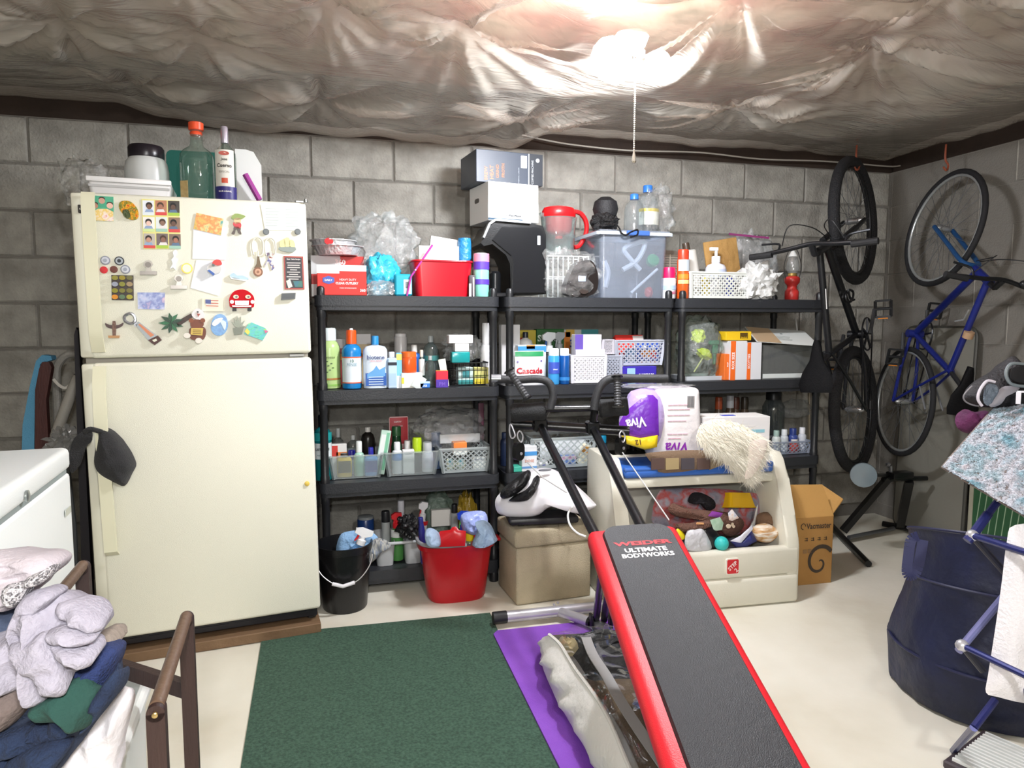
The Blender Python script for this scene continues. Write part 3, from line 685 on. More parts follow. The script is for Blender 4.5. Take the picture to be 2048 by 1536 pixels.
for i in range(9):
    r_, k_ = divmod(i, 3); x0 = 285+k_*25.5+r_*1.2; y0 = 401+r_*33-(0 if k_ < 2 else -1)
    o = ob('photo', prism([(a, b) for a, b in rel([(x0, y0), (x0+23, y0+.6), (x0+23.5, y0+30), (x0+.6, y0+29.5)], *c)], -.0028, -.002), mt(bgs[i], .4), t)
    o.data.materials.append(mt(fts[i], .4))
    def sub(nm, pts, col, yy):
        return ob(nm, prism(rel(pts, *c), -yy-.0004, -.0028), mt(col, .45), o)
    sub('footer', [(x0, y0+23.5), (x0+23.4, y0+24), (x0+23.5, y0+30), (x0+.6, y0+29.5)], fts[i], .0028)
    cx_, cy_ = x0+12+RND.uniform(-2, 2), y0+12
    sub('shoulders', [(cx_-9, y0+23.5), (cx_-6, y0+18), (cx_+6, y0+18), (cx_+9, y0+23.7)], ('#8fa6c9', '#e9e4e2', '#54708f')[i % 3], .0029)
    ff = ell(13*PXM, 14*PXM, 14, *rel([(cx_, cy_)], *c)[0]); ob('hair', prism([(a, b+.003) for a, b in ff], -.0036, -.0028), mt(('#2b211c', '#4a3426', '#1d1917')[i % 3], .6), o)
    ob('face', prism(ell(9.5*PXM, 11*PXM, 14, *rel([(cx_, cy_+1)], *c)[0]), -.004, -.0028), mt(skin[i], .5), o)
c = (418, 448); t = mag('postcard', 'tilted colourful postcard magnet holding a white paper slip', *c, off=.003)
plate(t, 'card', [(393, 426), (447, 438), (442, 471), (387, 458)], c, mt('#d89a3a', .35, cols=('#6f8a2f', '#e0b24a', '#d8822e', '#e9cf7a', '#3f9a94'), vs=38), 0, -.002)
c = (420, 480); t = mag('paper_slip', 'blank white paper slip hanging under the tilted postcard', *c)
plate(t, 'sheet', [(387, 455), (452, 455), (450, 520), (385, 518)], c, mt('#f0f3fb', .6), 0, -.0015)
c = (418, 555); t = mag('paper_slip', 'lower white paper slip curling outward under the dog magnet', *c)
plate(t, 'sheet', [(393, 520), (450, 523), (438, 592), (381, 576)], c, mt('#eef2f8', .6), 0, -.0015)
c = (474, 446); t = mag('figurine_magnet', 'small painted figure magnet with red shorts and green hat', *c)
for nm, pts, k in (('hat', [(462, 436), (470, 428), (480, 429), (491, 433), (482, 439), (470, 440)], '#8aa04a'), ('head', [(468, 438), (480, 437), (481, 446), (470, 448)], '#e2bf8e'), ('body', [(466, 446), (481, 446), (482, 455), (476, 458), (469, 454)], '#c8202c'), ('legs', [(468, 454), (481, 455), (481, 462), (483, 469), (476, 466), (474, 459), (471, 461), (469, 469), (463, 467), (467, 461)], '#4a3a32')):
    plate(t, nm, pts, c, mt(k, .4), 0, -.007, 2)
c = (566, 432); t = mag('printed_note', 'white printed note held by two grey round magnets', *c)
plate(t, 'sheet', [(521, 409), (527, 409), (604, 412), (607, 462), (530, 460)], c, mt('#f2f5ee', .6), 0, -.0012)
ob('print', J(*[prism(rel([(531+40*k, 417+i*5.6+k), (531+40*k+RND.uniform(18, 34), 417.6+i*5.6+k), (531+40*k+24, 419+i*5.6+k), (531+40*k, 418.4+i*5.6+k)], *c), -.0016, -.0012) for i in range(7) for k in (0, 1)]), mt('#c3ccc9', .6), t)
for x, y in ((532, 464), (595, 464)):
    c = (x, y); t = mag('round_magnet', 'plain dark grey disc magnet at the %s lower corner of the printed note' % ('left' if x < 560 else 'right'), *c, off=.0013)
    disc(t, 'disc', x, y, 7, c, mt('#5f6668', .5), 0, -.006); disc(t, 'face', x, y, 5.4, c, mt('#6c7375', .45), -.006, -.0068)
def keyring(x, y, label):
    c = (x, y); t = mag('carabiner', label, *c)
    o = [V((a, -.005, b)) for a, b in rel([(x-8, y+16), (x-11, y), (x-9, y-13), (x, y-19), (x+9, y-13), (x+11, y), (x+9, y+15), (x+1, y+18), (x+1, y+8)], x, y)]
    ob('clip', tube(smooth_path(o, 4), .003, 8), mt('#e9e5d8', .35), t); return t, c
t, c = keyring(515, 494, 'white carabiner clip key ring with a round wooden charm')
disc(t, 'charm', 516, 544, 10.5, c, mt('#8c5f45', .5), 0, -.006); disc(t, 'charm_face', 516, 544, 7, c, mt('#d2a486', .5), -.006, -.007); disc(t, 'charm_dot', 516, 544, 3, c, mt('#9a6a50', .5), -.007, -.008)
plate(t, 'cord', [(515, 512), (518, 512), (521, 528), (524, 535), (508, 536), (513, 528)], c, mt('#77654e', .6), -.001, -.004)
t, c = keyring(540, 495, 'white carabiner clip key ring with a flag striped ribbon charm')
plate(t, 'ribbon', [(533, 506), (538, 505), (541, 514), (545, 506), (549, 508), (543, 520), (549, 536), (544, 541), (538, 524), (531, 534), (529, 530), (536, 518)], c, mt('#b04632', .5, cols=('#c03a2e', '#e9e2da', '#3a4a9a', '#d8a33a'), vs=70), 0, -.003)
c = (574, 488); t = mag('ship_magnet', 'cream sailing ship magnet with billowing sails', *c)
for pts in ([(560, 494), (560, 482), (569, 480), (570, 494)], [(569, 493), (568, 478), (578, 476), (580, 493)], [(579, 493), (579, 480), (587, 482), (590, 494)]):
    plate(t, 'sail', pts, c, mt('#e2dca0', .5), 0, -.006, 2)
plate(t, 'hull', [(558, 495), (591, 495), (586, 505), (562, 502)], c, mt('#8f9a94', .5), 0, -.007, 2)
c = (588, 546); t = mag('menu_magnet', 'red bordered dark card magnet with lines of white lettering', *c)
plate(t, 'card', [(567, 512), (606, 513), (609, 579), (569, 579)], c, mt('#a8453c', .45), 0, -.002)
plate(t, 'panel', [(570, 515), (603, 516), (606, 576), (572, 576)], c, mt('#2c2a30', .45), -.002, -.0028)
o = rel([(587, 519)], *c)[0]; ob('lettering', T(txt('Best Table Recipe', 30*PXM, bold=.02), (o[0], -.0029, o[1])), mt('#e9e4e0', .5), t)
ob('print', J(*[prism(rel([(587-w_, 525+i*4.6), (587+w_, 525.4+i*4.6), (587+w_, 527.2+i*4.6), (587-w_, 526.8+i*4.6)], *c), -.0034, -.0028) for i, w_ in enumerate((14, 12, 13, 7, 13, 9, 14, 10))]), mt('#cfcac6', .5), t)
plate(t, 'picture', [(586, 562), (604, 562), (605, 574), (590, 574)], c, mt('#2f6a86', .45, col2='#3f7a4a', vs=60), -.0028, -.0034)
plate(t, 'playing_card', [(572, 562), (580, 559), (585, 573), (577, 577)], c, mt('#efe9d0', .45), -.0028, -.004)
for x, y, k, k2 in ((211, 521, '#c9ccd6', 'silver ringed bottle cap magnet above the red button'), (239, 522, '#2d3038', 'black and white bottle cap magnet above the jar magnet'), (208, 540, '#d0202a', 'small red button magnet at the far left of the door'), (228, 539, '#6a3328', 'small dark brown button magnet beside the red one'), (251, 539, '#cfd2da', 'lower silver ringed bottle cap magnet beside the brown button')):
    c = (x, y); t = mag('button_magnet', k2, *c)
    r = 9.5 if k[1] in 'c2' else 7.5
    disc(t, 'rim', x, y, r, c, mt(k if k[1] != 'c' else '#8a8e9a', .3), 0, -.004); disc(t, 'face', x, y, r*.75, c, mt(k if k != '#2d3038' else '#aeb6bd', .3, cols=None), -.004, -.006)
    disc(t, 'centre', x, y, r*.4, c, mt('#9aa0ae' if k[1] == 'c' else k, .3), -.006, -.007)
c = (245, 576); t = mag('jar_block_magnet', 'dark block magnet showing rows of little preserve jars', *c)
plate(t, 'board', [(223, 550), (267, 551), (268, 601), (224, 600)], c, mt('#3b2d24', .4), 0, -.004)
for i in range(12):
    r_, k_ = divmod(i, 3); disc(t, 'jar', 231+k_*14.5, 556+r_*12.7, 6, c, mt(('#8f8a3a', '#9a8a2a', '#6d6a3a', '#9aa0b0', '#8a8a3a', '#a58f6a', '#8d8a2e', '#7c7a35', '#7a743a', '#d98e2a', '#5f7a5a', '#a9a23a')[i], .25), -.004, -.012, 5)
def clipm(x, y, label):
    c = (x, y); t = mag('clip_magnet', label, *c)
    plate(t, 'jaw', [(x-16, y+4), (x+17, y+4), (x+17, y+11), (x-16, y+11)], c, mt('#8a8580', .3, .85), 0, -.014)
    plate(t, 'spring_plate', [(x-5, y+4), (x-4, y-3), (x-9, y-8), (x-6, y-16), (x+4, y-17), (x+9, y-10), (x+5, y-3), (x+6, y+4)], c, mt('#98938c', .3, .8), -.003, -.009, 3)
    disc(t, 'disc', x, y-9, 6, c, mt('#6f6a65', .35, .7), -.009, -.011)
clipm(297, 539, 'metal bulldog clip magnet nearest the jar block magnet')
clipm(358, 567, 'metal bulldog clip magnet below the round gold magnet')
c = (349, 521); t = mag('silver_charm_magnet', 'small silver animal charm magnet below the photo sheet', *c)
plate(t, 'charm', [(346, 505), (351, 500), (355, 504), (352, 515), (357, 520), (353, 527), (352, 540), (346, 535), (340, 538), (346, 528), (343, 520), (348, 514)], c, mt('#c3c6c9', .25, .8), 0, -.006, 2)
c = (374, 537); t = mag('gold_ring_magnet', 'round cream magnet with a gold ring edge', *c)
disc(t, 'ring', 374, 537, 11.5, c, mt('#d9a43a', .3, .4), 0, -.004); disc(t, 'face', 374, 537, 9, c, mt('#f2ead6', .4), -.004, -.0052)
c = (425, 537); t = mag('dog_magnet', 'white dog head magnet wearing a red cap', *c, off=.0026)
plate(t, 'head', [(414, 538), (420, 530), (432, 528), (442, 534), (440, 545), (428, 549), (418, 546)], c, mt('#d9d8d4', .5), 0, -.014, 3)
plate(t, 'cap', [(425, 528), (430, 521), (440, 521), (444, 529), (436, 532)], c, mt('#d8342e', .45), -.004, -.018, 3)
plate(t, 'collar', [(415, 542), (419, 540), (430, 548), (427, 552)], c, mt('#2f5fb0', .45), -.006, -.017)
disc(t, 'nose', 427, 531, 3, c, mt('#1e1b1b', .3), -.014, -.019)
c = (477, 552); t = mag('sneaker_magnet', 'pale blue running shoe shaped magnet', *c)
plate(t, 'upper', [(460, 550), (468, 546), (474, 551), (484, 551), (496, 556), (494, 560), (464, 555)], c, mt('#b6d3e6', .45), 0, -.008, 2)
plate(t, 'sole', [(459, 552), (466, 557), (494, 560), (492, 563), (462, 558)], c, mt('#eff3f4', .45), 0, -.010)
c = (302, 602); t = mag('glossy_photo_magnet', 'glossy washed-out landscape photo magnet beside the jar block', *c)
plate(t, 'card', [(275, 585), (330, 585), (329, 619), (276, 618)], c, mt('#cfd4ea', .12, cols=('#e6def2', '#c3cdec', '#8f9bd0', '#e2c9dc'), vs=40))
c = (424, 608); t = mag('flag_magnet', 'cream square magnet printed with a small striped flag', *c)
plate(t, 'plaque', [(404, 596), (446, 596), (447, 622), (404, 622)], c, mt('#efe9d0', .45), 0, -.005)
for i in range(6): plate(t, 'stripe', [(412, 600+i*2.7), (437, 601+i*2.7), (437, 602.4+i*2.7), (412, 601.4+i*2.7)], c, mt('#c8564e' if i % 2 == 0 else '#f2ece4', .5), -.005, -.0062)
plate(t, 'canton', [(411, 599), (422, 599.5), (422, 608), (411, 607)], c, mt('#55609a', .5), -.005, -.0068)
c = (483, 600); t = mag('car_magnet', 'bright red rounded car magnet with windscreen eyes', *c)
RED = mt('#c8101f', .65, spec=.2)
plate(t, 'body', [(459, 607), (459, 596), (466, 585), (476, 580), (490, 580), (502, 587), (508, 596), (508, 610), (503, 615), (464, 615)], c, RED, 0, -.012, 3)
for x in (472, 496):
    disc(t, 'eye', x, 594, 6, c, mt('#cdbf9a', .3), -.012, -.014, 4.5); disc(t, 'pupil', x+1, 594, 2.6, c, mt('#1e1a1a', .3), -.014, -.015)
for x in (464, 505): disc(t, 'headlamp', x, 604, 4.2, c, mt('#f2efe9', .25), -.012, -.016)
plate(t, 'grille', [(470, 602), (498, 602), (497, 610), (471, 610)], c, mt('#b9bcbe', .3, .6), -.012, -.015)
for x in (469, 499): plate(t, 'wheel', [(x-4, 614), (x+4, 614), (x+4, 622), (x-4, 622)], c, mt('#1d1b1c', .5), 0, -.01)
plate(t, 'bumper', [(464, 611), (503, 611), (502, 614), (465, 614)], c, mt('#e3c9c9', .3), -.012, -.016)
c = (575, 594); t = mag('eraser_magnet', 'small dark grey rectangular block magnet below the red bordered card', *c)
plate(t, 'block', [(563, 587), (591, 586), (590, 598), (562, 600)], c, mt('#6a6e70', .6), 0, -.012)
plate(t, 'face', [(565, 588), (589, 587.5), (588, 596), (564, 597.5)], c, mt('#5d6163', .6), -.012, -.0128)
c = (229, 657); t = mag('totem_magnet', 'carved totem pole magnet with spread wings', *c)
plate(t, 'pole', [(226, 642), (231, 642), (233, 652), (232, 672), (226, 672), (225, 652)], c, mt('#8a6a5a', .5, col2='#4a2f28', vs=150), 0, -.008)
plate(t, 'wings', [(211, 646), (220, 650), (238, 650), (247, 645), (245, 652), (234, 657), (222, 657), (213, 653)], c, mt('#54403f', .5), 0, -.006, 2)
plate(t, 'base', [(217, 671), (240, 671), (239, 676), (218, 676)], c, mt('#b98a5a', .5), 0, -.009)
c = (262, 637); t = mag('bottle_opener', 'silver bottle opener magnet above the saw handle', *c, cat='opener')
o = [V((a, -.004, b)) for a, b in rel([(268, 645), (260, 647), (250, 641), (250, 632), (260, 627), (268, 631), (271, 640)], *c)]
ob('ring', tube(smooth_path(o, 4, True), .005, 8, True), mt('#b9bcc6', .25, .9), t)
plate(t, 'shank', [(266, 640), (272, 640), (276, 650), (270, 654)], c, mt('#b9bcc6', .25, .9), 0, -.006)
c = (297, 664); t = mag('saw_magnet', 'miniature hand saw magnet with brown handle', *c)
plate(t, 'blade', [(271, 650), (277, 643), (315, 672), (298, 682)], c, mt('#8f9496', .35, .6), 0, -.006)
plate(t, 'printed_panel', [(277, 649), (280, 647), (309, 670), (302, 674)], c, mt('#d8875f', .45), -.006, -.007)
plate(t, 'handle', [(297, 680), (316, 671), (324, 680), (310, 690), (304, 686)], c, mt('#4a2a24', .5), 0, -.010)
plate(t, 'grip_hole', [(305, 680), (313, 677), (315, 681), (309, 684)], c, mt('#e9e8d2', .5), -.010, -.0105)
c = (345, 647); t = mag('palm_magnet', 'palm tree magnet lying sideways with dark green leaves', *c)
for i in range(9):
    a = radians(20+40*i); L_ = 26
    x0_, y0_ = 343, 646
    plate(t, 'leaf', [(x0_, y0_), (x0_+L_*.5*cos(a-.3), y0_+L_*.5*sin(a-.3)), (x0_+L_*cos(a), y0_+L_*sin(a)*.8), (x0_+L_*.5*cos(a+.3), y0_+L_*.5*sin(a+.3))], c, mt(('#14502f', '#1f6a40', '#0f3d26')[i % 3], .45), -.002-.001*(i % 3), -.010-.002*(i % 3))
plate(t, 'trunk', [(352, 644), (382, 627), (386, 634), (357, 653)], c, mt('#4f3a32', .5, col2='#352520', vs=90), 0, -.010)
c = (397, 630); t = mag('parrot_magnet', 'white bird shaped magnet at the foot of the palm trunk', *c)
plate(t, 'body', [(384, 630), (388, 621), (396, 617), (406, 622), (409, 634), (400, 640), (390, 637)], c, mt('#e9e6e6', .45), -.0, -.013, 3)
plate(t, 'beak', [(394, 627), (401, 628), (397, 634)], c, mt('#a64a3a', .45), -.013, -.016); disc(t, 'eye', 396, 624, 2, c, mt('#222222', .4), -.013, -.016)
c = (391, 662); t = mag('bear_magnet', 'brown teddy bear magnet holding a yellow sign', *c)
for x in (383, 406): disc(t, 'ear', x, 641, 5, c, mt('#8a4a2c', .5), -.013, -.018)
plate(t, 'head', [(381, 648), (386, 640), (402, 640), (408, 648), (402, 656), (386, 656)], c, mt('#7a4028', .5), -.0, -.016, 3)
plate(t, 'body', [(382, 655), (408, 654), (412, 668), (405, 680), (384, 679), (379, 668)], c, mt('#6f3a26', .5), 0, -.014, 3)
plate(t, 'sign', [(383, 656), (407, 656), (405, 671), (382, 669)], c, mt('#d8bb5a', .5), -.014, -.018)
ob('lettering', J(*[prism(rel([(386, y), (403, y+.5), (403, y+2), (386, y+1.5)], *c), -.0186, -.018) for y in (659, 662.5, 666)]), mt('#8a6a2a', .5), t)
for x, y in ((375, 671), (398, 681)): disc(t, 'foot', x, y, 7, c, mt('#e9e4d8', .5), -.002, -.02, 6)
c = (437, 651); t = mag('wave_magnet', 'round blue and white ocean wave magnet', *c)
plate(t, 'disc', [(422, 650), (428, 634), (440, 628), (452, 634), (456, 652), (448, 668), (434, 671), (424, 663)], c, mt('#2c6fb0', .3, cols=('#1f5fa8', '#4f94cc', '#2c6fb0'), vs=60), 0, -.007, 3)
plate(t, 'wave', [(424, 648), (432, 638), (446, 636), (440, 645), (430, 652)], c, mt('#e6eef2', .4), -.007, -.010, 3)
plate(t, 'foam', [(440, 640), (452, 644), (450, 660), (444, 650)], c, mt('#cfe0ea', .4), -.007, -.009, 3)
c = (475, 652); t = mag('silver_plant_magnet', 'dull pewter sprig magnet casting a shadow beside the wave', *c)
for a in (-70, -40, -10, 20, 60, 100, 150, 200): 
    a = radians(a-90); plate(t, 'sprig', [(477, 658), (477+8*cos(a-.3), 652+8*sin(a-.3)), (477+19*cos(a)*.8, 650+19*sin(a)), (477+8*cos(a+.3), 652+8*sin(a+.3))], c, mt('#74786c', .4, .5), 0, -.010)
plate(t, 'pot', [(466, 656), (488, 654), (484, 668), (468, 670)], c, mt('#6a6e64', .45, .5), 0, -.012)
c = (512, 660); t = mag('beach_magnet', 'turquoise and green seaside plaque magnet tilted at the lower right', *c)
plate(t, 'plaque', [(497, 647), (503, 645), (530, 656), (536, 663), (525, 681), (512, 676), (488, 668), (492, 656)], c, mt('#2f9fbd', .35, cols=('#1f86a8', '#4fc9a0', '#3fb2c9', '#8fd94a'), vs=45, stretch=(1, 1, 3)), 0, -.009)
plate(t, 'shore', [(489, 663), (494, 656), (500, 664), (496, 670)], c, mt('#d9d24a', .4), -.009, -.012)
plate(t, 'fish', [(528, 660), (536, 662), (531, 667)], c, mt('#d85a8a', .4), -.009, -.012)
# ================================================================== things on the shelves
S1, S2, S3, S4 = (z+.0008 for z in SH)
CL = clear('#f3f6f6', .10, .1); CLB = clear('#eef3f5', .22, .15, '#e8eef0')
# ---------------- unit by the refrigerator, top shelf
carton('cutlery_box', 'red and white clear cutlery carton at the left end of the top shelf', (634, 530, 733, 587), 2.97, S4, '#d8281f', .11,
       [(0, .80, 1, 1, '#f1efec'), (0, .72, .45, .80, '#f1efec')], [('HEAVY DUTY', .62, .52, .34, '#f6e9e6'), ('CLEAR CUTLERY', .60, .40, .46, '#ffffff', .03), ('FORKS SPOONS KNIVES', .62, .24, .34, '#f6e9e6'), ('360', .92, .17, .11, '#ffffff', .02)])
t = bpy.data.objects['cutlery_box']
bw_ = R((634, 530, 733, 587), 2.97); hx = -bw_[1]*.27; hz = (bw_[3]-S4)*.50
ob('emblem', prism([(hx+.024*1.1*cos(a), hz+.017*sin(a)) for a in [radians(30+60*i) for i in range(6)]], -.0570, -.055), mt('#2f4fb0', .4), t)
ob('emblem_text', T(txt('DAILY', .03, bold=.02), (hx, -.0572, hz)), mt('#ffffff', .4), t)
ob('round_seal', prism(ell(.02, .02, 16, -bw_[1]*.42, (bw_[3]-S4)*.2), -.0565, -.055), mt('#f3dcd8', .4), t)
carton('cutlery_pack', 'red and clear pack lying behind the cutlery carton under foil pans', (622, 512, 728, 560), 3.13, S4, '#c42a24', .13, [(0, .55, .55, 1, '#cfd2d2'), (0, 0, 1, .3, '#e4e2de')], [('360', .55, .85, .2, '#f6e9e6', .03)], cat='pack')
FOIL = mt('#e3e4e6', .3, .45, bump=.8, bs=45)
for i, (b, lab) in enumerate((((622, 490, 730, 532), 'lower crimped aluminium roasting pan on the cutlery packs'), ((618, 473, 716, 502), 'upper aluminium roasting pan with a red sticker nested on another'))):
    Y = 3.13; cx, w, z0, z1 = R(b, Y-.05)
    zb = at(680, 512, Y=3.13).z+.0015 if i == 0 else zprev
    h = z1-zb if i == 0 else .042; zprev = zb+.02
    t = thing('foil_pan', lab, 'pan', (cx, Y, zb), 0, 'foil roasting pans')
    n = 48; v, f = [], []
    for (r, z, wv) in ((.80, 0, 0), (.98, h*.9, .02), (1.08, h*.92, .0), (1.08, h, 0), (.98, h, .0), (.94, h*.9, .02), (.78, .002, 0)):
        for k in range(n):
            a = 2*pi*k/n; q = r*(1+wv*(1 if k % 2 else -1)); v.append(V((w/2*.92*q*cos(a), .085*q*sin(a), z)))
    for j in range(6):
        for k in range(n): a, b_ = j*n+k, j*n+(k+1) % n; f.append((a, b_, b_+n, a+n))
    f += [tuple(range(n-1, -1, -1)), tuple(6*n+k for k in range(n))]
    ob('pan', (v, f), FOIL, t, 20)
    if i == 1: ob('sticker', T(prism(ell(.036, .028), 0, .001), (-.02, -.088, h*.72), (.2, 0, 0)), mt('#d02a30', .4), t)
pbag('zip_bag', 'large wrinkled clear zip bag leaning over the turquoise bag', (708, 428, 832, 552), 3.12, S4+.09, .13, 21, clear('#eef2f2', .16, .1, '#ffffff', bump=.9), .4)
pbag('turquoise_bag', 'bright turquoise plastic bag of party goods on the top shelf', (728, 508, 800, 588), 3.0, S4, .13, 7, mt('#22a7cb', .25, bump=.5, bs=60, col2='#4fc3de', vs=14), .25, 'bag')
pbag('cup_bag', 'clear bag of plastic cups at the front of the turquoise bag', (735, 562, 800, 588), 2.96, S4, .05, 9, CLB, .3)
carton('tissue_pack', 'small turquoise tissue pack with a white barcode label', (789, 548, 824, 588), 2.96, S4, '#1fa3c0', .035, [(.5, .1, .95, .75, '#e3ecee'), (.6, .35, .85, .65, '#7d8688')], rz=.1, cat='pack', bev=.006)
cx, w, z0, z1 = R((826, 522, 947, 588), 2.965)
t = thing('red_dish_tub', 'red plastic dish tub filled with paper goods on the top shelf', 'tub', (cx, 3.05, S4))
REDP = mt('#c81325', .28)
ob('tub', tub(w, .165, z1-S4, .88, .003, .03), REDP, t)
ob('rim', T(flat(prism(rrect(w+.012, .177, .034), 0, .006)) if 0 else tube([V((x, y, z1-S4)) for x, y in rrect(w, .165, .036, 5)], .005, 8, True)), REDP, t)
zt = S4+.005
def slab(name, label, cat, b, Y, zb, dep, col, rx=0, rz=0, ry=0, band=None, words=(), rough=.5, group=None, mat=None, bump=0):
    cx, w, z0, z1 = R(b, Y); zb = z0 if zb is None else zb; h = z1-zb
    t = thing(name, label, cat, (cx, Y+dep/2, zb), (rx, ry, rz), group)
    ob('body', box(w, dep, h, .004, 2), mat or mt(col, rough, bump=bump, bs=80), t)
    for (u0, v0, u1, v1, c2) in band or (): ob('printed_band', box((u1-u0)*w, .0008, (v1-v0)*h, c=((u0+u1-1)/2*w, -dep/2-.0004, v0*h)), mt(c2, rough), t)
    for s, ux, vz, ww, c2 in words: ob('lettering', T(txt(s, ww*w, bold=.02), (-w/2+ux*w, -dep/2-.0008, vz*h)), mt(c2, rough), t)
    return t
slab('napkin_pack', 'white napkin pack with blue print standing in the red tub', 'napkins', (846, 475, 914, 540), 3.07, zt, .03, '#ecebe8', 0, 0, radians(8), [(.1, .62, .9, .8, '#4f6cae')], [('Napkins', .5, .71, .6, '#dfe6f4')])
slab('paper_plate_pack', 'cream paper plates in clear wrap inside the red tub', 'plates', (838, 492, 918, 540), 3.03, zt, .03, '#d9cfbf', 0, 0, 0, [(0, .55, 1, 1, '#d6d6d2')])
sp0, sp1 = at(865, 490, Y=2.98), at(822, 553, Y=2.955)
t = thing('magenta_wand', 'long magenta plastic handle leaning against the red tub', 'handle', (sp1.x, 2.955, S4))
ob('rod', tube([V((-.018, 0, 0)), sp1-V((sp1.x, 2.955, S4)), sp0-V((sp1.x, 2.955, S4))], .0042, 8), mt('#b4429c', .3), t)
ob('rivet', ball((sp1.lerp(sp0, .2)-V((sp1.x, 2.96, S4))), .004, 10), mt('#f2eaf0', .3), t)
t = bottle('brush_pack', 'beige brush with a blue plastic head wrapped in film in the red tub', (916, 475, 948, 540), 3.03, zt, '#cdb995', ch=.52, cw=.85, sh='can', capmat=mt('#2f86c4', .25, bump=.8, bs=60), cat='brush')
bottle('patterned_can', 'mint can with purple waves and a coral top at the right end', (950, 505, 981, 588), 2.97, S4, '#8fd9c8', sh='can', ch=.02, cw=.8, bands=[(.80, .985, '#f08fa8'), (.62, .80, '#5b3fae'), (.28, .40, '#5b3fae')], cat='can')
slab('striped_pack', 'small black striped packet tucked beside the patterned can', 'packet', (938, 550, 951, 588), 2.965, S4, .02, '#3a3038', band=[(0, 0, .35, .6, '#d9d3d6'), (.6, 0, .8, .9, '#d9d3d6')])
# ---------------- middle unit, top shelf
# drinks machine
Y = 2.99
mo = [at(x, y, Y=Y) for x, y in ((1022, 588), (1092, 588), (1092, 470), (1086, 452), (1060, 446), (990, 440), (978, 448), (966, 476), (962, 486), (968, 492), (985, 488), (1012, 510), (1020, 528))]
t = thing('drinks_machine', 'tall glossy black single serve drinks machine with silver top edge', 'drinks machine', (mo[0].x, Y, S4))
mo = [(p.x-mo[0].x, max(0, p.z-S4)) for p in mo]
ob('body', prism(mo, 0, .22), mt('#111214', .25, bump=.05, bs=200), t)
ob('side_panel', prism([(x*.93+.004, z*.95+.006) for x, z in mo[0:3]+[(mo[3][0]-.01, mo[3][1]), (mo[5][0]+.02, mo[5][1]-.02), (mo[7][0]+.03, mo[7][1]), (mo[11][0]+.02, mo[11][1]), (mo[12][0]+.01, mo[12][1])]], -.006, 0), mt('#1a1b1e', .18), t)
ob('top_trim', J(*[bar((mo[i][0], .0, mo[i][1]), (mo[i+1][0], .0, mo[i+1][1]), .03, .010, (0, 0, 1)) for i in (4, 5, 6)]), mt('#a9adb0', .25, .8), t)
ob('badge', T(prism(rrect(.014, .040, .002), -.008, -.006), (mo[2][0]-.035, 0, mo[2][1]-.025)), mt('#b9c4cc', .3, .3), t)
ob('drip_tray', box(.085, .16, .02, .004, c=(-.045, .11, 0)), mt('#19191b', .35), t)
ob('carafe_post', lathe([(.026, 0), (.026, .085), (.018, .095)], 16), mt('#17181a', .2), t, loc=(-.055, .07, .0205))
mtop = max(z for x, z in mo)+S4+.006
cx, w, z0, z1 = R((967, 364, 1075, 440), 3.04)
t = thing('coffee_maker_box', 'white coffee maker carton resting on top of the black drinks machine', 'box', (cx, 3.17, mtop), radians(10))
h = z1-mtop; dd = .22
ob('carton', box(w, dd, h, .002), mt('#ebebe8', .5, bump=.04, bs=60), t)
for m_ in (box(w*.34, .0014, h*.49, c=(-w*.33, -dd/2-.0008, h*.505)), box(w*.30, .0014, h*.49, c=(w*.35, -dd/2-.0008, .002))): ob('flap', m_, mt('#f6f6f4', .5), t)
ob('seam', box(w, .0012, .003, c=(0, -dd/2-.0005, h*.49)), mt('#a9a9a5', .5), t)
ob('blue_stripe', box(w*.68, .0012, h*.05, c=(-w*.16, -dd/2-.0006, .003)), mt('#22465f', .5), t)
ob('lettering', T(txt('Coffee Maker', w*.32, bold=.02), (w*.0, -dd/2-.001, h*.16)), mt('#3a4148', .5), t)
ob('lettering', T(txt('coffee', w*.10, bold=.02), (w*.0, -dd/2-.001, h*.78)), mt('#6a7076', .5), t)
ob('side_hole', T(prism(rrect(.05, .02, .009), -.001, 0), (-w/2, .02, h*.6), (0, 0, -pi/2)), mt('#5a554f', .6), t)
cx, w, z0, z1 = R((945, 302, 1084, 366), 3.08)
t = thing('appliance_box', 'charcoal appliance carton with copper lettering at the top of the stack', 'box', (cx, 3.2, mtop+h+.0015), radians(7))
h2 = z1-(mtop+h+.0015)
ob('carton', box(w, .22, h2, .002), mt('#333c4a', .4), t)
ob('dark_panel', box(w*.2, .0012, h2*.99, c=(w*.40, -.1106, .001)), mt('#2a2f36', .4), t)
ob('white_rule', box(w*.012, .0014, h2*.98, c=(w*.285, -.1110, .001)), mt('#e3e6e8', .4), t)
ob('barcode', T(prism(rrect(w*.09, h2*.38, .002), -.0012, 0), (w*.21, -.1105, h2*.72)), mt('#e6e3dc', .5), t)
for i, s in enumerate(('BREW', 'HEAT', 'GRIND', 'FROTH')):
    ob('lettering', T(txt(s, h2*.42, rot=pi/2, bold=.02), (-w*(.36-.085*i), -.111, h2*(.28+.04*i))), mt('#b56a3e', .4), t)
ob('lettering', T(txt('COFFEE MACHINE', h2*.75, rot=pi/2), (w*.34, -.1115, h2*.42)), mt('#c3cad0', .4), t)
ob('lettering', T(txt('THERMAL CARAFE', h2*.5, rot=pi/2), (w*.13, -.1112, h2*.28)), mt('#97a0a8', .4), t)
ob('globe_mark', T(prism(ell(.018, .018), -.0012, 0), (w*.42, -.1114, h2*.8)), mt('#c3cad0', .4), t)
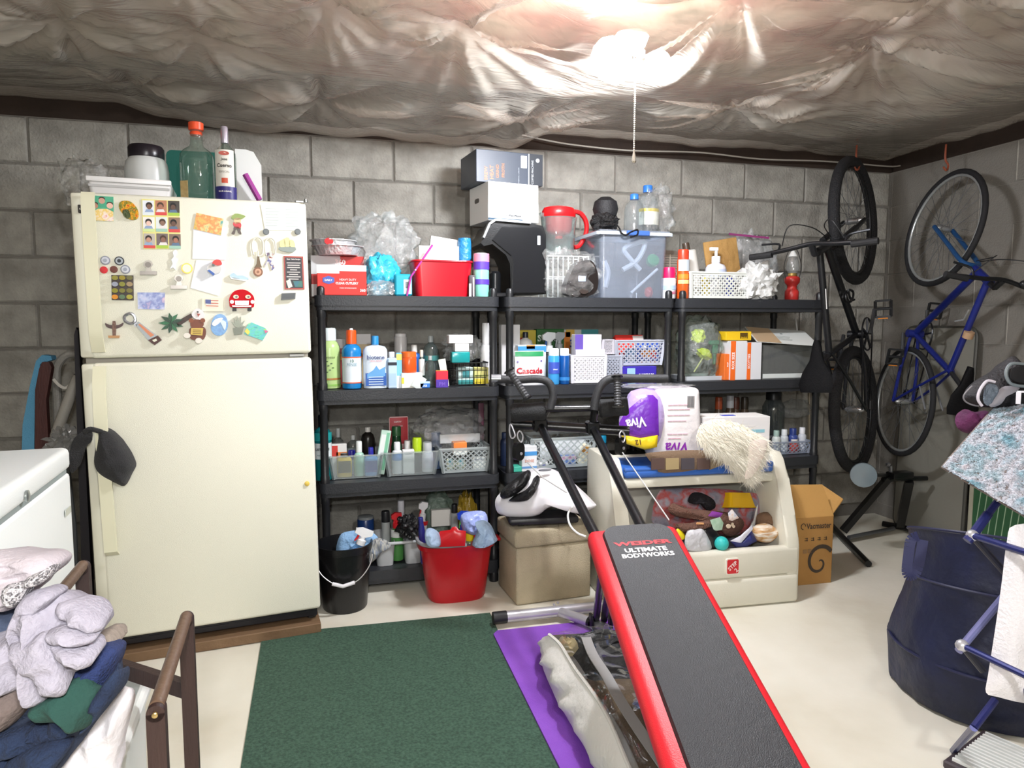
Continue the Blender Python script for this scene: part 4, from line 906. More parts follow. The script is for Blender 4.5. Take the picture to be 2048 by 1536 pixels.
# filter pitcher standing on a white rack in a clear bag
RK = mt('#d9dad8', .4)
cx, w, z0, z1 = R((1098, 530, 1180, 588), 3.07)
t = thing('wire_rack', 'white wire rack wrapped in clear plastic under the filter pitcher', 'rack', (cx, 3.16, S4))
hh = at(1140, 512, Y=3.1).z-S4
ob('frame', J(*[bar((-w/2+w*i/8, y, 0), (-w/2+w*i/8, y, hh), .004) for i in range(9) for y in (-.07, .07)], *[bar((-w/2, y, z), (w/2, y, z), .005) for y in (-.07, .07) for z in (.003, hh*.5, hh-.0025)], *[bar((-w/2+w*i/6, -.07, hh-.0025), (-w/2+w*i/6, .07, hh-.0025), .004) for i in range(7)]), RK, t)
cx, w, z0, z1 = R((1097, 408, 1160, 512), 3.09)
zb = S4+hh+.001; h = z1-zb; k = w/.2
t = thing('filter_pitcher', 'clear water filter pitcher with a bright red lid and handle', 'pitcher', (cx, 3.17, zb))
RL = mt('#d81c22', .3)
ob('jug', lathe([(.062*w/.135, 0), (.064*w/.135, .005), (.072*w/.135, h*.55), (.078*w/.135, h*.78), (.075*w/.135, h*.78), (.06*w/.135, .008)], 28, 1, .78), clear('#e6efee', .08, .03), t, 45)
ob('reservoir', lathe([(.018, h*.36), (.02, h*.42), (.052, h*.46), (.062, h*.52), (.066, h*.78)], 28, 1, .78), RL, t, 45)
ob('lid', lathe([(w*.5, h*.78), (w*.53, h*.80), (w*.53, h*.90), (w*.47, h*.97), (w*.30, h)], 28, 1, .78), RL, t, 45)
ob('lid_badge', T(lathe([(.017, 0), (.017, .003), (.013, .004)], 18), (.005, -.03, h*.985), (.25, 0, 0)), mt('#d9d4d4', .3), t)
hd = [(w*.45, 0, h*.92), (w*.72, 0, h*.88), (w*.90, 0, h*.70), (w*.88, 0, h*.46), (w*.68, 0, h*.24), (w*.52, 0, h*.2)]
ob('handle', T(tube(smooth_path(hd, 6), [.011]*0 or .011, 10), (0, 0, 0), (0, 0, 0), (1, 1.3, 1)), RL, t)
ob('spout', prism([(-w*.48, h*.7), (-w*.62, h*.86), (-w*.48, h*.86)], -.015, .015), clear('#e6efee', .12, .05), t)
pbag('clear_bag', 'clear plastic bag around the white rack at the front of the shelf', (1090, 500, 1200, 589), 2.955, S4, .10, 31, clear('#f6f8f8', .07, .06, '#ffffff', bump=.9), .32)
bk = at(1160, 575, Y=2.955)
t = thing('carafe_lid', 'dark brown coffee pot lid and filter holder inside the clear bag', 'carafe lid', (at(1161, 560, Y=2.99).x, 3.0, S4+.004))
pp = [at(x, y, Y=2.97) for x, y in ((1128, 566), (1140, 530), (1155, 510), (1180, 508), (1192, 530), (1193, 560), (1182, 576), (1158, 580), (1138, 578))]
o_ = at(1161, 580, Y=2.97)
ob('shell', prism([(p.x, p.z) for p in smooth_path([V((p.x-o_.x, 0, max(.0, p.z-o_.z))) for p in pp], 4, True)], -.03, .03), mt('#1d1716', .3), t)
ob('dial', T(lathe([(.024, 0), (.02, .008)], 18), (.008, -.03, .024), (pi/2, 0, 0), (1, .6, 1)), mt('#39302c', .35), t)
ob('sticker', prism(rrect(.036, .024, .003, 3, .0, .080), -.0312, -.03), mt('#aab4c8', .4), t)
# black lace garland and speaker ball on the storage tub
cx, w, z0, z1 = R((1198, 462, 1340, 589), 2.965)
tt = thing('storage_tub', 'large clear storage tub with grey rim and blue latch on the top shelf', 'tub', (cx, 2.965+.15, S4))
TUB = clear('#eef2f8', .15, .12, '#d3dbe8')
ht = z1-S4-.012
ob('tub', tub(w*.96, .29, ht, .92, .003, .02), TUB, tt)
ob('rim', J(*[bar(*q, .022, .014) for q in (((-w*.5, -.148, ht), (w*.5, -.148, ht)), ((w*.5, -.148, ht), (w*.5, .148, ht)), ((w*.5, .148, ht), (-w*.5, .148, ht)), ((-w*.5, .148, ht), (-w*.5, -.148, ht)))]), mt('#c3cfdb', .35), tt)
ob('lid', box(w*1.0, .30, .008, .003, c=(0, 0, ht+.0075)), clear('#eef2f8', .25, .15, '#d3dbe8'), tt)
ob('latch', box(w*.32, .012, .022, .003, c=(w*.02, -.164, ht-.01)), mt('#3f63a8', .35), tt)
lidz = S4+ht+.0165
def inside(name, label, cat, pts, Y, r, mat, taper=None):
    q = [at(x, y, Y=Y) for x, y in pts]; o = q[0]
    return single(name, tube(smooth_path([p-o for p in q], 5), r, 8), mat, label, cat, o)
inside('white_tubing', 'white looped plastic tube inside the clear storage tub', 'tube', ((1245, 540), (1275, 520), (1290, 485), (1262, 490), (1248, 500), (1262, 520), (1280, 540)), 3.02, .012, mt('#d3d6d8', .4))
inside('white_rod', 'white plastic rod standing diagonally in the storage tub', 'rod', ((1262, 586), (1315, 538)), 3.0, .007, mt('#e3e6e6', .4))
inside('grey_hose', 'pale grey bent hose low in the storage tub', 'hose', ((1210, 575), (1216, 545), (1208, 522)), 3.02, .013, mt('#b9bdc2', .4))
p = at(1303, 518, Y=3.02); single('green_disc', lathe([(.028, 0), (.03, .006), (.03, .024), (.024, .03)], 20), mt('#2f9a5a', .35), 'round green lid seen through the storage tub wall', 'lid', p-V((0, 0, .014)), (1.2, 0, 0))
p = at(1297, 583, Y=3.02); single('red_toy', blob(.02, .02, .05, .25, 2, 3, 3), mt('#c2473f', .4), 'small red item at the bottom of the storage tub', 'toy', V((p.x, p.y, S4+.004)))
p = at(1222, 470, Y=3.04)
t = thing('black_garland', 'black sequinned scarf bundle draped over the corner of the storage tub', 'scarf', (p.x, 3.06, lidz))
ob('bundle', T(blob(.062, .05, .085, .35, 2.8, 5, 4), (-.025, 0, 0)), mt('#0e0d0f', .5, bump=.9, bs=180), t)
ob('ball', T(lathe([(.012, 0), (.05, .016), (.06, .05), (.052, .085), (.025, .105), (.0, .107)], 22), (.0, .05, .06)), mt('#17171a', .6, bump=.4, bs=200), t)
ln = smooth_path([(at(x, y, Y=2.945)-V((p.x, 3.06, lidz))) for x, y in ((1215, 448), (1235, 452), (1243, 466), (1252, 470), (1262, 464), (1275, 460), (1274, 470), (1262, 474))], 5)
ob('beaded_fringe', J(*[ball(q, .0045, 7) for q in ln]), mt('#0c0b0d', .3), t)
for b, lab, s in (((1258, 385, 1296, 458), 'empty clear water bottle with blue cap on the storage tub', 0), ((1284, 367, 1326, 458), 'taller empty clear water bottle with a yellow edged label', 1)):
    Yb = 3.02+.08*s
    t = bottle('water_bottle', lab, b, Yb, lidz, cap='#2f6fc0', ch=.13, cw=.42, mat=clear('#eef3f5', .06, .04), group='empty water bottles', shoulder=.4, lab='#cfd0c4' if s else None, lz=(.2, .5))
    if s: ob('label_edge', label_arc(R(b, Yb)[1]/2, (R(b, Yb)[3]-lidz)*.46, (R(b, Yb)[3]-lidz)*.52, 1.25, 10, 1, .0016), mt('#b9a52a', .4), t)
pbag('film_bag', 'crinkled clear film bag wrapped round the water bottles', (1296, 372, 1352, 460), 3.08, lidz, .10, 13, clear('#f5f7f7', .08, .05, '#ffffff', bump=.9), .4)
# fan heater and spray cans at the right end
cx, w, z0, z1 = R((1326, 500, 1360, 588), 3.08)
t = thing('fan_heater', 'small beige fan heater with a wire grille behind the spray cans', 'heater', (cx, 3.13, S4))
h = z1-S4
ob('case', prism(rrect(w, h, .02, 5, 0, h/2), -.03, .05), mt('#7d766c', .5), t)
ob('grille', J(*[bar((-w*.44, -.032, h*(.1+.05*i)), (w*.44, -.032, h*(.1+.05*i)), .0022) for i in range(17)], bar((0, -.033, h*.08), (0, -.033, h*.92), .003)), mt('#cfc6b4', .35, .4), t)
bottle('spray_can', 'aerosol can with bright pink top and white body near the unit joint', (1332, 534, 1357, 588), 2.97, S4, '#e6e6ea', cap='#e0195a', sh='can', ch=.34, cw=.92, cat='aerosol can', bands=[(.28, .42, '#a9c3e6')], words=[('fresh', .2, .7, '#d04a7a', .02)])
bottle('spray_can', 'orange and silver aerosol can with a domed orange cap', (1361, 498, 1383, 588), 2.975, S4, '#d95a1e', cap='#e8452a', sh='can', ch=.20, cw=.9, cat='aerosol can', bands=[(.56, .79, '#c3cdd6'), (.30, .38, '#e9c98a'), (.4, .5, '#f08a2e')])
# ---------------- right unit, top shelf
WB = mt('#dfe2dc', .4)
basket('white_basket', 'white perforated plastic basket of toiletries on the right unit', (1380, 545, 1502, 594), 2.965, S4, .17, WB, .92, 13, 'diag', .007, None, .3, .0075)
ib = S4+.004
t = bottle('hair_roller', 'white conical sleeve with brown tip leaning in the white basket', (1384, 482, 1416, 590), 3.07, ib, '#d9d8d2', cap='#4a3c30', sh='round', ch=.12, cw=.4, cat='sleeve', shoulder=.05, tilt=(0, radians(-12), 0))
bottle('lotion_pump_bottle', 'white lotion bottle with blue print and white pump in the white basket', (1424, 492, 1461, 590), 3.0, ib, '#dfe0ea', cap='#f4f5f6', sh='pump', ch=.30, cw=.42, bands=[(.38, .56, '#c3cbe4')], words=[('LOTION', .48, .6, '#4a5aa0', .02)])
slab('brown_envelope', 'crumpled brown paper packet at the back of the white basket', 'paper packet', (1424, 478, 1490, 592), 3.10, ib, .012, '#8f6c3a', 0, 0, radians(-10), mat=mt('#9a7440', .8, bump=.8, bs=25, col2='#b08a50', vs=8))
bottle('blue_bottle', 'blue bottle seen through the holes of the white basket', (1440, 552, 1478, 590), 3.02, ib, '#3444a8', cap='#3444a8', sh='can', ch=.05, cw=.8)
bottle('yellow_bottle', 'yellow tub seen through the left holes of the white basket', (1408, 555, 1424, 590), 3.01, ib, '#c9b43a', cap='#d9c95a', sh='can', ch=.1, cw=.8)
pbag('zip_bag', 'large clear zip bag with a magenta zipper strip behind the white basket', (1462, 470, 1562, 594), 3.20, S4, .10, 17, clear('#eceff0', .20, .15, '#ffffff', bump=.9), .26)
z_ = [at(1458, 468, Y=3.2), at(1538, 476, Y=3.2)]
t = thing('zipper_strip', 'magenta zipper strip along the top of the clear zip bag', 'zipper', z_[0])
ob('strip', bar((0, 0, 0), z_[1]-z_[0], .003, .010), mt('#8f3a72', .4), t)
pbag('grocery_bag', 'white crumpled plastic bag bulging over the front edge of the shelf', (1494, 528, 1566, 596), 2.935, S4, .15, 19, mt('#d5d6d4', .3, bump=.7, bs=50, alpha=.92), .4, 'bag')
cx, w, z0, z1 = R((1576, 500, 1614, 595), 3.06)
h = z1-S4
t = thing('oil_lantern', 'small red oil lantern with clear chimney and white top behind the handlebar', 'lantern', (cx, 3.1, S4))
LR = mt('#c3322e', .35)
ob('fount', lathe([(.03, 0), (.034, .006), (.034, h*.18), (.024, h*.24), (.024, h*.3), (.036, h*.36), (.038, h*.44), (.03, h*.48)], 22), LR, t, 50)
ob('burner', lathe([(.02, h*.48), (.024, h*.50), (.02, h*.55)], 16), mt('#b49a5a', .35, .7), t)
ob('chimney', lathe([(.022, h*.55), (.034, h*.64), (.026, h*.8), (.02, h*.88)], 20), CL, t, 50)
ob('hood', lathe([(.024, h*.88), (.018, h*.93), (.008, h)], 16), mt('#d9dad6', .35), t)
ob('bail', tube(smooth_path([(-.036, 0, h*.4), (-.05, 0, h*.7), (-.02, 0, h*1.03), (.02, 0, h*1.03), (.05, 0, h*.7), (.036, 0, h*.4)], 4), .002, 6), mt('#4a4a4a', .4, .7), t)

# ---------------- unit by the refrigerator, third shelf up
bottle('lotion_bottle', 'pale green lotion bottle with translucent cap next to the refrigerator', (638, 656, 681, 781), 3.0, S3, '#b4d08a', cap='#dfe9ea', ch=.20, cw=.66, bands=[(.15, .18, '#a9743e'), (.05, .08, '#8aba5a')], words=[('aveeno', .52, .5, '#5a6a3a')], group=None)
t = [o for o in bpy.data.objects if o.name.startswith('lotion_bottle')][-1]
rr_ = R((636, 656, 679, 781), 2.97); h_ = rr_[3]-S3
ob('leaf_print', J(*[T(wrap(prism(ell(.010, .005, 8, .012*((i*7) % 5-2)/2, h_*(.28+.035*i)), -.001, 0), rr_[1]/2), (0, -.0012, 0)) for i in range(6)]), mt('#4f6a44', .4), t)
bottle('peroxide_bottle', 'blue bottle with orange and white cap and a white printed label', (684, 660, 724, 781), 2.97, S3, '#1c7fc2', cap='#ea5a1e', ch=.23, cw=.52, lab='#dfeaf0', lz=(.10, .55), bands=[(.10, .12, '#d9694a'), (.53, .55, '#d9694a')], words=[('13', .48, .16, '#3f6a5a', .03), ('RINSE', .42, .5, '#8aa6b4')])
t = [o for o in bpy.data.objects if o.name.startswith('peroxide_bottle')][-1]
rr_ = R((684, 660, 724, 781), 2.97); h_ = rr_[3]-S3
ob('cap_top', lathe([(.0095, h_*.955), (.0085, h_*1.0), (.006, h_*1.03)], 16), mt('#eef0f0', .35), t)
t = bottle('mouthwash_bottle', 'flat white mouthwash bottle with bright blue cap and blue wave label', (727, 672, 776, 780), 2.97, S3, '#d9e6f2', cap='#2f8fd0', ch=.155, cw=.30, sh='flat', bands=[(.06, .30, '#1f56a8')], words=[('biotene', .60, .72, '#26386e', .02), ('ORAL RINSE', .53, .5, '#d98a8a')])
rr_ = R((727, 672, 776, 780), 2.97); h_ = rr_[3]-S3; w_ = rr_[1]; fy = -w_/2*.55
ob('wave_print', prism([(-w_*.36, h_*.28), (-w_*.1, h_*.36), (w_*.02, h_*.44), (w_*.14, h_*.36), (w_*.38, h_*.42), (w_*.38, h_*.24), (-w_*.36, h_*.2)], fy-.0022, fy), mt('#5f9fd6', .4), t)
ob('lettering', J(*[prism(rrect(w_*.6, h_*.014, .0006, 2, 0, h_*(.09+.045*i)), fy-.0024, fy) for i in range(4)]), mt('#cfe0f4', .4), t)
carton('rinse_box', 'narrow pale blue carton with black stripe right of the mouthwash', (776, 716, 794, 778), 2.965, S3, '#bcd4ee', .03, [(.0, .76, 1, .86, '#1e2430'), (.1, .1, .9, .5, '#a9c6ea')], bev=.004)
bottle('toner_bottle', 'slim pale blue bottle with white cap behind the narrow carton', (776, 704, 792, 778), 3.02, S3, '#a9cbea', cap='#eef2f4', ch=.2, cw=.8)
carton('tall_blue_box', 'sky blue and white slim carton left of the orange pill bottle', (793, 706, 804, 778), 2.98, S3, '#79bfe2', .03, [(0, 0, 1, .35, '#e6ebee'), (0, .8, 1, .97, '#d9cf6a')])
bottle('white_canister', 'tall plain white canister at the back of the third shelf', (790, 667, 816, 760), 3.17, S3, '#dcdad8', cap='#e8e6e4', sh='can', ch=.06, cw=.9, cat='canister')
for b, k, lab in (((672, 678, 692, 760), '#9a2f2c', 'dark red carton between the lotion and peroxide bottles'), ((706, 668, 742, 760), '#cbb48a', 'cream and orange carton behind the peroxide bottle')):
    carton('remedy_box', lab, b, 3.18, S3, k, .04, [(0, .8, 1, 1, '#d6d2d0'), (0, .55, 1, .68, '#e0913a')])
bottle('gel_bottle', 'bright blue gel bottle behind the orange pill bottle', (815, 690, 846, 770), 3.10, S3, '#1f62b4', cap='#e2dfd8', ch=.18, cw=.4)
bottle('syrup_bottle', 'dark medicine bottle with white label beside the pill bottle', (838, 700, 850, 778), 3.03, S3, '#3c4a44', cap='#dcd4c6', ch=.18, cw=.6, lab='#e3e4e2', lz=(.3, .75))
t = carton('tablet_box', 'white and green tablet carton under the orange pill bottle', (803, 746, 845, 779), 2.965, S3, '#e4e6df', .05, [(.0, .3, .12, .7, '#e2cf3a')], rough=.45)
ob('green_disc', prism(ell(.022, .022, 18, .013, .016), -.0262, -.025), mt('#3fae7c', .4), t)
bottle('pill_bottle', 'translucent orange pill bottle standing on the tablet carton', (804, 704, 835, 746), 2.968, R((803, 746, 845, 779), 2.965)[3]+.001, '#e8632a', cap='#ea6a26', sh='can', ch=.24, cw=.98, mat=mt('#e0571e', .25))
slab('fold_card', 'thin white folded card leaning at the shelf front by the small blue box', 'card', (820, 750, 842, 779), 2.957, S3, .003, '#dfe6e4', 0, 0, radians(30))
carton('small_blue_box', 'tiny bright blue carton at the shelf front edge', (840, 763, 860, 780), 2.957, S3, '#2f78d0', .02, [(.0, .7, 1, 1, '#bcd6f2')], [('AB', .5, .35, .4, '#dfeaf8', .02)])
for i, (b, lab) in enumerate((((848, 672, 880, 778), 'tall clear glass bottle at the back right of the third shelf'), ((851, 712, 873, 776), 'squat clear glass bottle in front of the tall clear one'))):
    bottle('clear_bottle', lab, b, 3.08-.09*i, S3, cap='#9fa6a6', ch=.12, cw=.35, mat=clear('#dfe8e6', .07, .03, '#a9b8b6'), group='clear glass bottles', lab='#3f7a78' if i == 0 else None, lz=(.5, .6), shoulder=.3)
t = carton('lozenge_box', 'small carton half red half purple at the shelf edge', (873, 742, 897, 781), 2.957, S3, '#d0203a', .04, [(0, .0, 1, .48, '#4a2a9e')], [('PM', .5, .22, .5, '#7a5ac8')], rz=-.08, top='#d8913a')
single('toothpaste_tube', J(T(prism([(-.012, 0), (.012, 0), (.016, .12), (-.016, .12)], -.008, .008)), T(lathe([(.009, 0), (.009, .014)], 12), (0, 0, .0))), mt('#d6d8d2', .35, cols=('#dfe0da', '#dcded8', '#6a9a6a'), vs=18), 'white and green toothpaste tube leaning beside the glass bottles', 'toothpaste', (at(893, 740, Y=3.0).x, 3.01, S3), (radians(-4), radians(-9), 0))
# wire basket
cx, w, z0, z1 = R((902, 727, 978, 772), 2.99)
t = thing('wire_basket', 'black wire basket of soaps and sponges at the right end', 'basket', (cx, 3.075, S3+.003))
WR = mt('#17181a', .35, .5); h = z1-S3-.0005
ws = []
for z in (.002, h*.33, h*.66, h): ws.append(tube([(x, y, z) for x, y in rrect(w*(.9+.1*z/h), .15*(.9+.1*z/h), .015, 3)], .0018 if z < h else .003, 5, True))
for i in range(9): 
    u = -.5+(i+.5)/9
    for s in (-1, 1): ws.append(bar((w*.88*u, s*.067, .002), (w*.96*u, s*.074, h), .002))
for i in range(5):
    u = -.5+(i+.5)/5
    for s in (-1, 1): ws.append(bar((s*w*.45, .13*u, .002), (s*w*.495, .14*u, h), .002))
for i in range(6): ws.append(bar((-w*.45, -.06+.024*i, .002), (w*.45, -.06+.024*i, .002), .002))
ob('wire_frame', J(*ws), WR, t)
bz = S3+.006
carton('soap_carton', 'teal and white soap carton in the left of the wire basket', (916, 735, 946, 770), 3.025, bz, '#cfe6e2', .05, [(0, 0, 1, .25, '#3a9a9a'), (.3, .4, .75, .8, '#3f8f94')])
carton('sponge_pack', 'yellow sponge pack in the right of the wire basket', (949, 735, 977, 770), 3.025, bz, '#e2dc8a', .05, [(0, 0, 1, .3, '#e6d23a'), (0, .45, 1, .55, '#8f9a4a')], cat='sponges')
p_ = R((905, 722, 955, 772), 3.06)
slab('soap_dish', 'teal translucent soap bar pack laid across the wire basket', 'soap', (904, 704, 940, 723), 2.985, at(920, 726, Y=3.02).z+.003, .05, '#1f8f92', mat=mt('#1f9496', .2))
tz_ = R((904, 704, 940, 723), 2.985)[3]+.001
carton('small_white_box', 'lower small white carton stacked on the teal soap', (910, 687, 938, 704), 3.0, tz_, '#eceae8', .05, group=None)
carton('small_white_box', 'upper small white carton topping the pile over the wire basket', (898, 670, 946, 687), 3.0, tz_+R((910, 687, 938, 704), 3.0)[3]-tz_+.001, '#efedeb', .06, words=[('soap', .6, .5, .2, '#b9b4b0')])
pbag('film_bag', 'clear film bag behind the small white cartons on the wire basket', (892, 668, 962, 725), 3.09, at(920, 726, Y=3.05).z+.004, .06, 23, clear('#f0f2f2', .1, .1, '#ffffff', bump=.9), .36)
for b, Y, lab, i in (((963, 646, 985, 778), 3.10, 'tall plain white bottle partly behind the shelf post', 0), ((1003, 649, 1040, 770), 3.12, 'tall plain white carton behind the paired shelf posts', 1)):
    if i == 0: bottle('white_bottle', lab, b, Y, S3, '#dddcdc', cap='#e6e5e4', ch=.34, cw=.66)
    else: carton('white_carton', lab, b, Y, S3, '#dcdada', .05)

# ---------------- middle unit, third shelf up
carton('yellow_carton', 'yellow carton at the back left of the middle unit', (1033, 660, 1072, 760), 3.22, S3, '#c9b43a', .06, [(0, .55, .35, .85, '#c2352e')])
bottle('bleach_bottle', 'white bottle with black cap behind the dishwasher pods bag', (1040, 664, 1070, 765), 3.12, S3, '#e9e7e4', cap='#23252a', ch=.11, cw=.36, shoulder=.2)
carton('wipe_carton', 'green carton with white script lettering at the back of the shelf', (1073, 658, 1128, 766), 3.24, S3, '#2f6a35', .05, words=[('Swiffer', .46, .82, .85, '#dfeadf', .03)])
carton('duster_carton', 'orange and teal patterned carton at the back of the middle unit', (1128, 659, 1196, 766), 3.245, S3, '#c9cdc9', .05, [(0, .0, .18, .95, '#e2862e'), (.5, .86, 1, 1, '#3f8f92'), (.05, .85, .3, 1, '#d9b04a')], [('3', .22, .72, .12, '#3a4a8a', .03)])
cx, w, z0, z1 = R((1031, 702, 1090, 764), 2.98)
t = thing('dishwasher_pods_bag', 'glossy white stand-up bag of dishwasher pods with red lettering', 'bag', (cx, 3.0, S3))
h = z1-S3
n_ = 12
ob('pouch', J(patch(lambda u, v: ((u-.5)*w*(1-.04*sin(pi*v)), -.028*sin(pi*u)*(1-v)**.6*1.0-.002, v*h), n_, 10, .001), patch(lambda u, v: ((.5-u)*w*(1-.04*sin(pi*v)), .028*sin(pi*u)*(1-v)**.6+.002, v*h), n_, 10, .001)), mt('#e6e6ea', .18), t, 60)
def on_pouch(m): return mapv(m, lambda p: (p.x, p.y-.028*sin(pi*(p.x/w+.5))*(1-min(1, max(0, p.z/h)))**.6-.0035, p.z))
ob('green_header', on_pouch(patch(lambda u, v: ((u-.5)*w*.96, 0, h*(.84+.14*v)), 10, 2)), mt('#2f8f5a', .3), t)
ob('lettering', on_pouch(T(txt('Cascade', w*.88, bold=.03), (0, 0, h*.42))), mt('#b8222e', .3), t)
ob('purple_pods', on_pouch(J(*[prism(ell(.010, .008, 10, w*x, h*z), -.0006, 0) for x, z in ((-.38, .12), (-.2, .1), (.3, .12), (.4, .7), (.42, .2), (-.4, .68))])), mt('#6a5a9a', .3), t)
carton('blue_white_box', 'white and blue box whose top shows above the pods bag', (1036, 690, 1092, 764), 3.06, S3, '#dfe6ea', .05, [(0, .82, 1, .97, '#3f8fd6'), (.3, .9, .6, 1, '#e8974a')])
t = bottle('spray_bottle', 'clear spray bottle with blue and white trigger head behind blue cans', (1088, 664, 1118, 766), 3.10, S3, '#5a6266', cap='#e9eef0', cap2='#2f5fa8', ch=.40, cw=.5, sh='spray', mat=clear('#cfd8da', .25, .1, '#7d8688'))
bottle('spray_bottle', 'grey spray bottle with clear trigger head beside the duster carton', (1110, 664, 1136, 766), 3.16, S3, '#8a9094', cap='#b9bfc2', ch=.36, cw=.5, sh='spray', mat=clear('#cfd8da', .3, .1, '#8d9496'))
bottle('aerosol_can', 'light blue aerosol can with white cap and vertical white lettering', (1100, 697, 1122, 770), 2.965, S3, '#3f9ad9', cap='#e8f0ee', sh='can', ch=.2, cw=.9, cat='aerosol can', bands=[(.30, .62, '#3d55b8')], words=[('SPRAY', .42, .42, '#e9f0f8', .03)])
bottle('aerosol_can', 'dark blue aerosol can with white cap right of the light blue one', (1122, 697, 1142, 769), 2.97, S3, '#0f4f96', cap='#e8f0f0', sh='can', ch=.2, cw=.9, cat='aerosol can', bands=[(.1, .2, '#2f7fc4')])
basket('white_lattice_basket', 'white lattice basket holding boxes in the middle of the shelf', (1143, 711, 1215, 767), 2.97, S3, .12, mt('#e6e5ea', .35), .9, 9, 'diag', .006, None, .3, .006)
carton('purple_white_box', 'tall white and purple carton standing in the white lattice basket', (1150, 669, 1203, 762), 3.0, S3+.004, '#d9d6de', .05, [(.0, .0, .3, 1, '#5f4aa4'), (.02, .4, .28, .65, '#8a7ac8')], group=None)
carton('flat_white_box', 'plain white box in front of the purple carton in the white basket', (1152, 699, 1210, 762), 2.985, S3+.004, '#f2f1f2', .012)
carton('foil_sheet_box', 'purple and blue aluminium foil sheets carton under the grey basket', (1246, 733, 1313, 768), 2.98, S3, '#3a2aa8', .10, [(.12, .1, .36, .9, '#9ac3e8')], [('ALUMINUM', .68, .48, .46, '#f0eef8', .03), ('FOIL SHEETS', .68, .2, .46, '#f0eef8', .03)])
GB = mt('#b4b8c4', .4)
fz = R((1246, 733, 1313, 768), 2.98)[3]+.001
basket('grey_lattice_basket', 'grey lattice basket full of packets resting on the foil carton', (1230, 681, 1332, 733), 2.998, fz, .14, GB, .84, 10, 'diag', .006, None, .3, .006)
basket('grey_lattice_basket', 'lower grey lattice basket standing beside the foil carton', (1208, 712, 1246, 767), 2.99, S3, .16, mt('#a9aebc', .4), .92, 6, 'diag', .006, None, .3, .006)
basket('grey_lattice_basket', 'upper grey lattice basket stacked crosswise on the lower one', (1206, 680, 1230, 710), 3.0, R((1208, 712, 1246, 767), 2.99)[3]+.005, .14, mt('#bcb9c0', .4), .9, 5, 'diag', .006, None, .3, .006)
carton('red_packet', 'red and white packet sticking up out of the grey basket', (1238, 668, 1294, 700), 3.05, fz+.035, '#e0382e', .03, [(.62, .1, 1, .95, '#eee6df')], rx=radians(-25), cat='packet')
carton('blue_packet', 'blue packet with white script leaning in the grey basket', (1278, 682, 1328, 712), 3.03, fz+.02, '#2a52b8', .02, words=[('Reli', .45, .6, .5, '#e6edf8', .03)], rx=radians(-18), cat='packet')
carton('light_blue_packet', 'small light blue packet inside the grey lattice basket', (1252, 697, 1272, 725), 3.035, fz+.005, '#7fb0dc', .02, [(.15, .2, .85, .6, '#dce9f4')], cat='packet')
carton('orange_packet', 'orange and white packet low in the grey lattice basket', (1282, 700, 1312, 725), 3.035, fz+.005, '#e6913a', .02, [(.1, .0, .6, .5, '#eee8e0'), (.65, .4, 1, .9, '#d8342e')], cat='packet')
# ---------------- right unit, third shelf up
cx, w, z0, z1 = R((1376, 640, 1456, 762), 2.98)
pbag('glove_bag', 'bulging clear bag holding neon gloves and green tools', (1376, 634, 1456, 752), 2.985, S3+.012, .18, 33, clear('#eef4ee', .16, .1, '#dfe8e4', bump=.9), .22)
t = thing('clear_tray', 'shallow clear plastic tray with a white rim under the glove bag', 'tray', (cx, 3.08, S3))
ob('tray', tub(w*1.02, .17, .02, .96, .0015, .01), mt('#cfd4da', .3), t)
NEON = mt('#cfe02a', .5, bump=.4, bs=60)
p = at(1396, 668, Y=3.05); single('neon_glove', blob(.035, .03, .07, .4, 2.4, 3, 3), NEON, 'neon yellow glove at the top of the clear bag', 'glove', p-V((0, 0, .045)))
p = at(1404, 705, Y=3.05); single('neon_glove', T(blob(.04, .03, .05, .4, 2.6, 6, 3), (0, 0, 0), (0, .5, 0)), NEON, 'second neon yellow glove lower in the clear bag', 'glove', p-V((0, 0, .03)))
GT = mt('#2f7a5c', .4)
p = at(1430, 700, Y=3.05); single('green_sprayer', J(box(.03, .02, .05, .006, c=(0, 0, .03)), T(box(.055, .022, .022, .005), (-.008, 0, .075)), tube([(0, 0, .03), (-.004, 0, -.02)], .008, 8)), GT, 'green spray nozzle inside the clear bag', 'nozzle', p-V((0, 0, .05)))
inside('plant_stake', 'pale plastic stick lying diagonally inside the clear bag', 'stick', ((1388, 744), (1408, 712)), 3.04, .004, mt('#c9d08a', .4))
carton('orange_box', 'left orange and white carton standing on end', (1461, 682, 1494, 762), 2.965, S3, '#d9dade', .10, [(0, 0, .30, 1, '#ea6a1e')], [('ROX SIZE', .15, .5, .9, '#ffffff', .02, pi/2)], rz=.0)
carton('orange_box', 'right orange and white carton standing on end beside the glass tank', (1494, 685, 1523, 762), 2.965, S3, '#dcdde2', .10, [(0, 0, .25, 1, '#ea6a1e')], [('SCOTTIES', .12, .5, .9, '#ffffff', .02, pi/2)])
carton('orange_carton', 'narrow orange printed carton left of the two orange cartons', (1449, 708, 1461, 760), 2.975, S3, '#e2702a', .08, words=[('MOP', .5, .6, .7, '#fbe9df', .03, pi/2)])
carton('yellow_box', 'yellow carton with black emblem lying across the orange cartons', (1452, 663, 1503, 682), 2.99, R((1461, 682, 1494, 762), 2.965)[3]+.002, '#e6bd1e', .07, [(.55, .2, .85, .85, '#5a4212')], [('EAGLE', .7, .3, .24, '#e6bd1e', .02)])
cx, w, z0, z1 = R((1525, 690, 1624, 758), 2.98)
t = thing('glass_tank', 'clear rectangular glass tank with white sheet in the bottom', 'tank', (cx, 2.98+.12, S3))
h = z1-S3; GT_ = clear('#e3e6e6', .16, .05, '#b9bcbb')
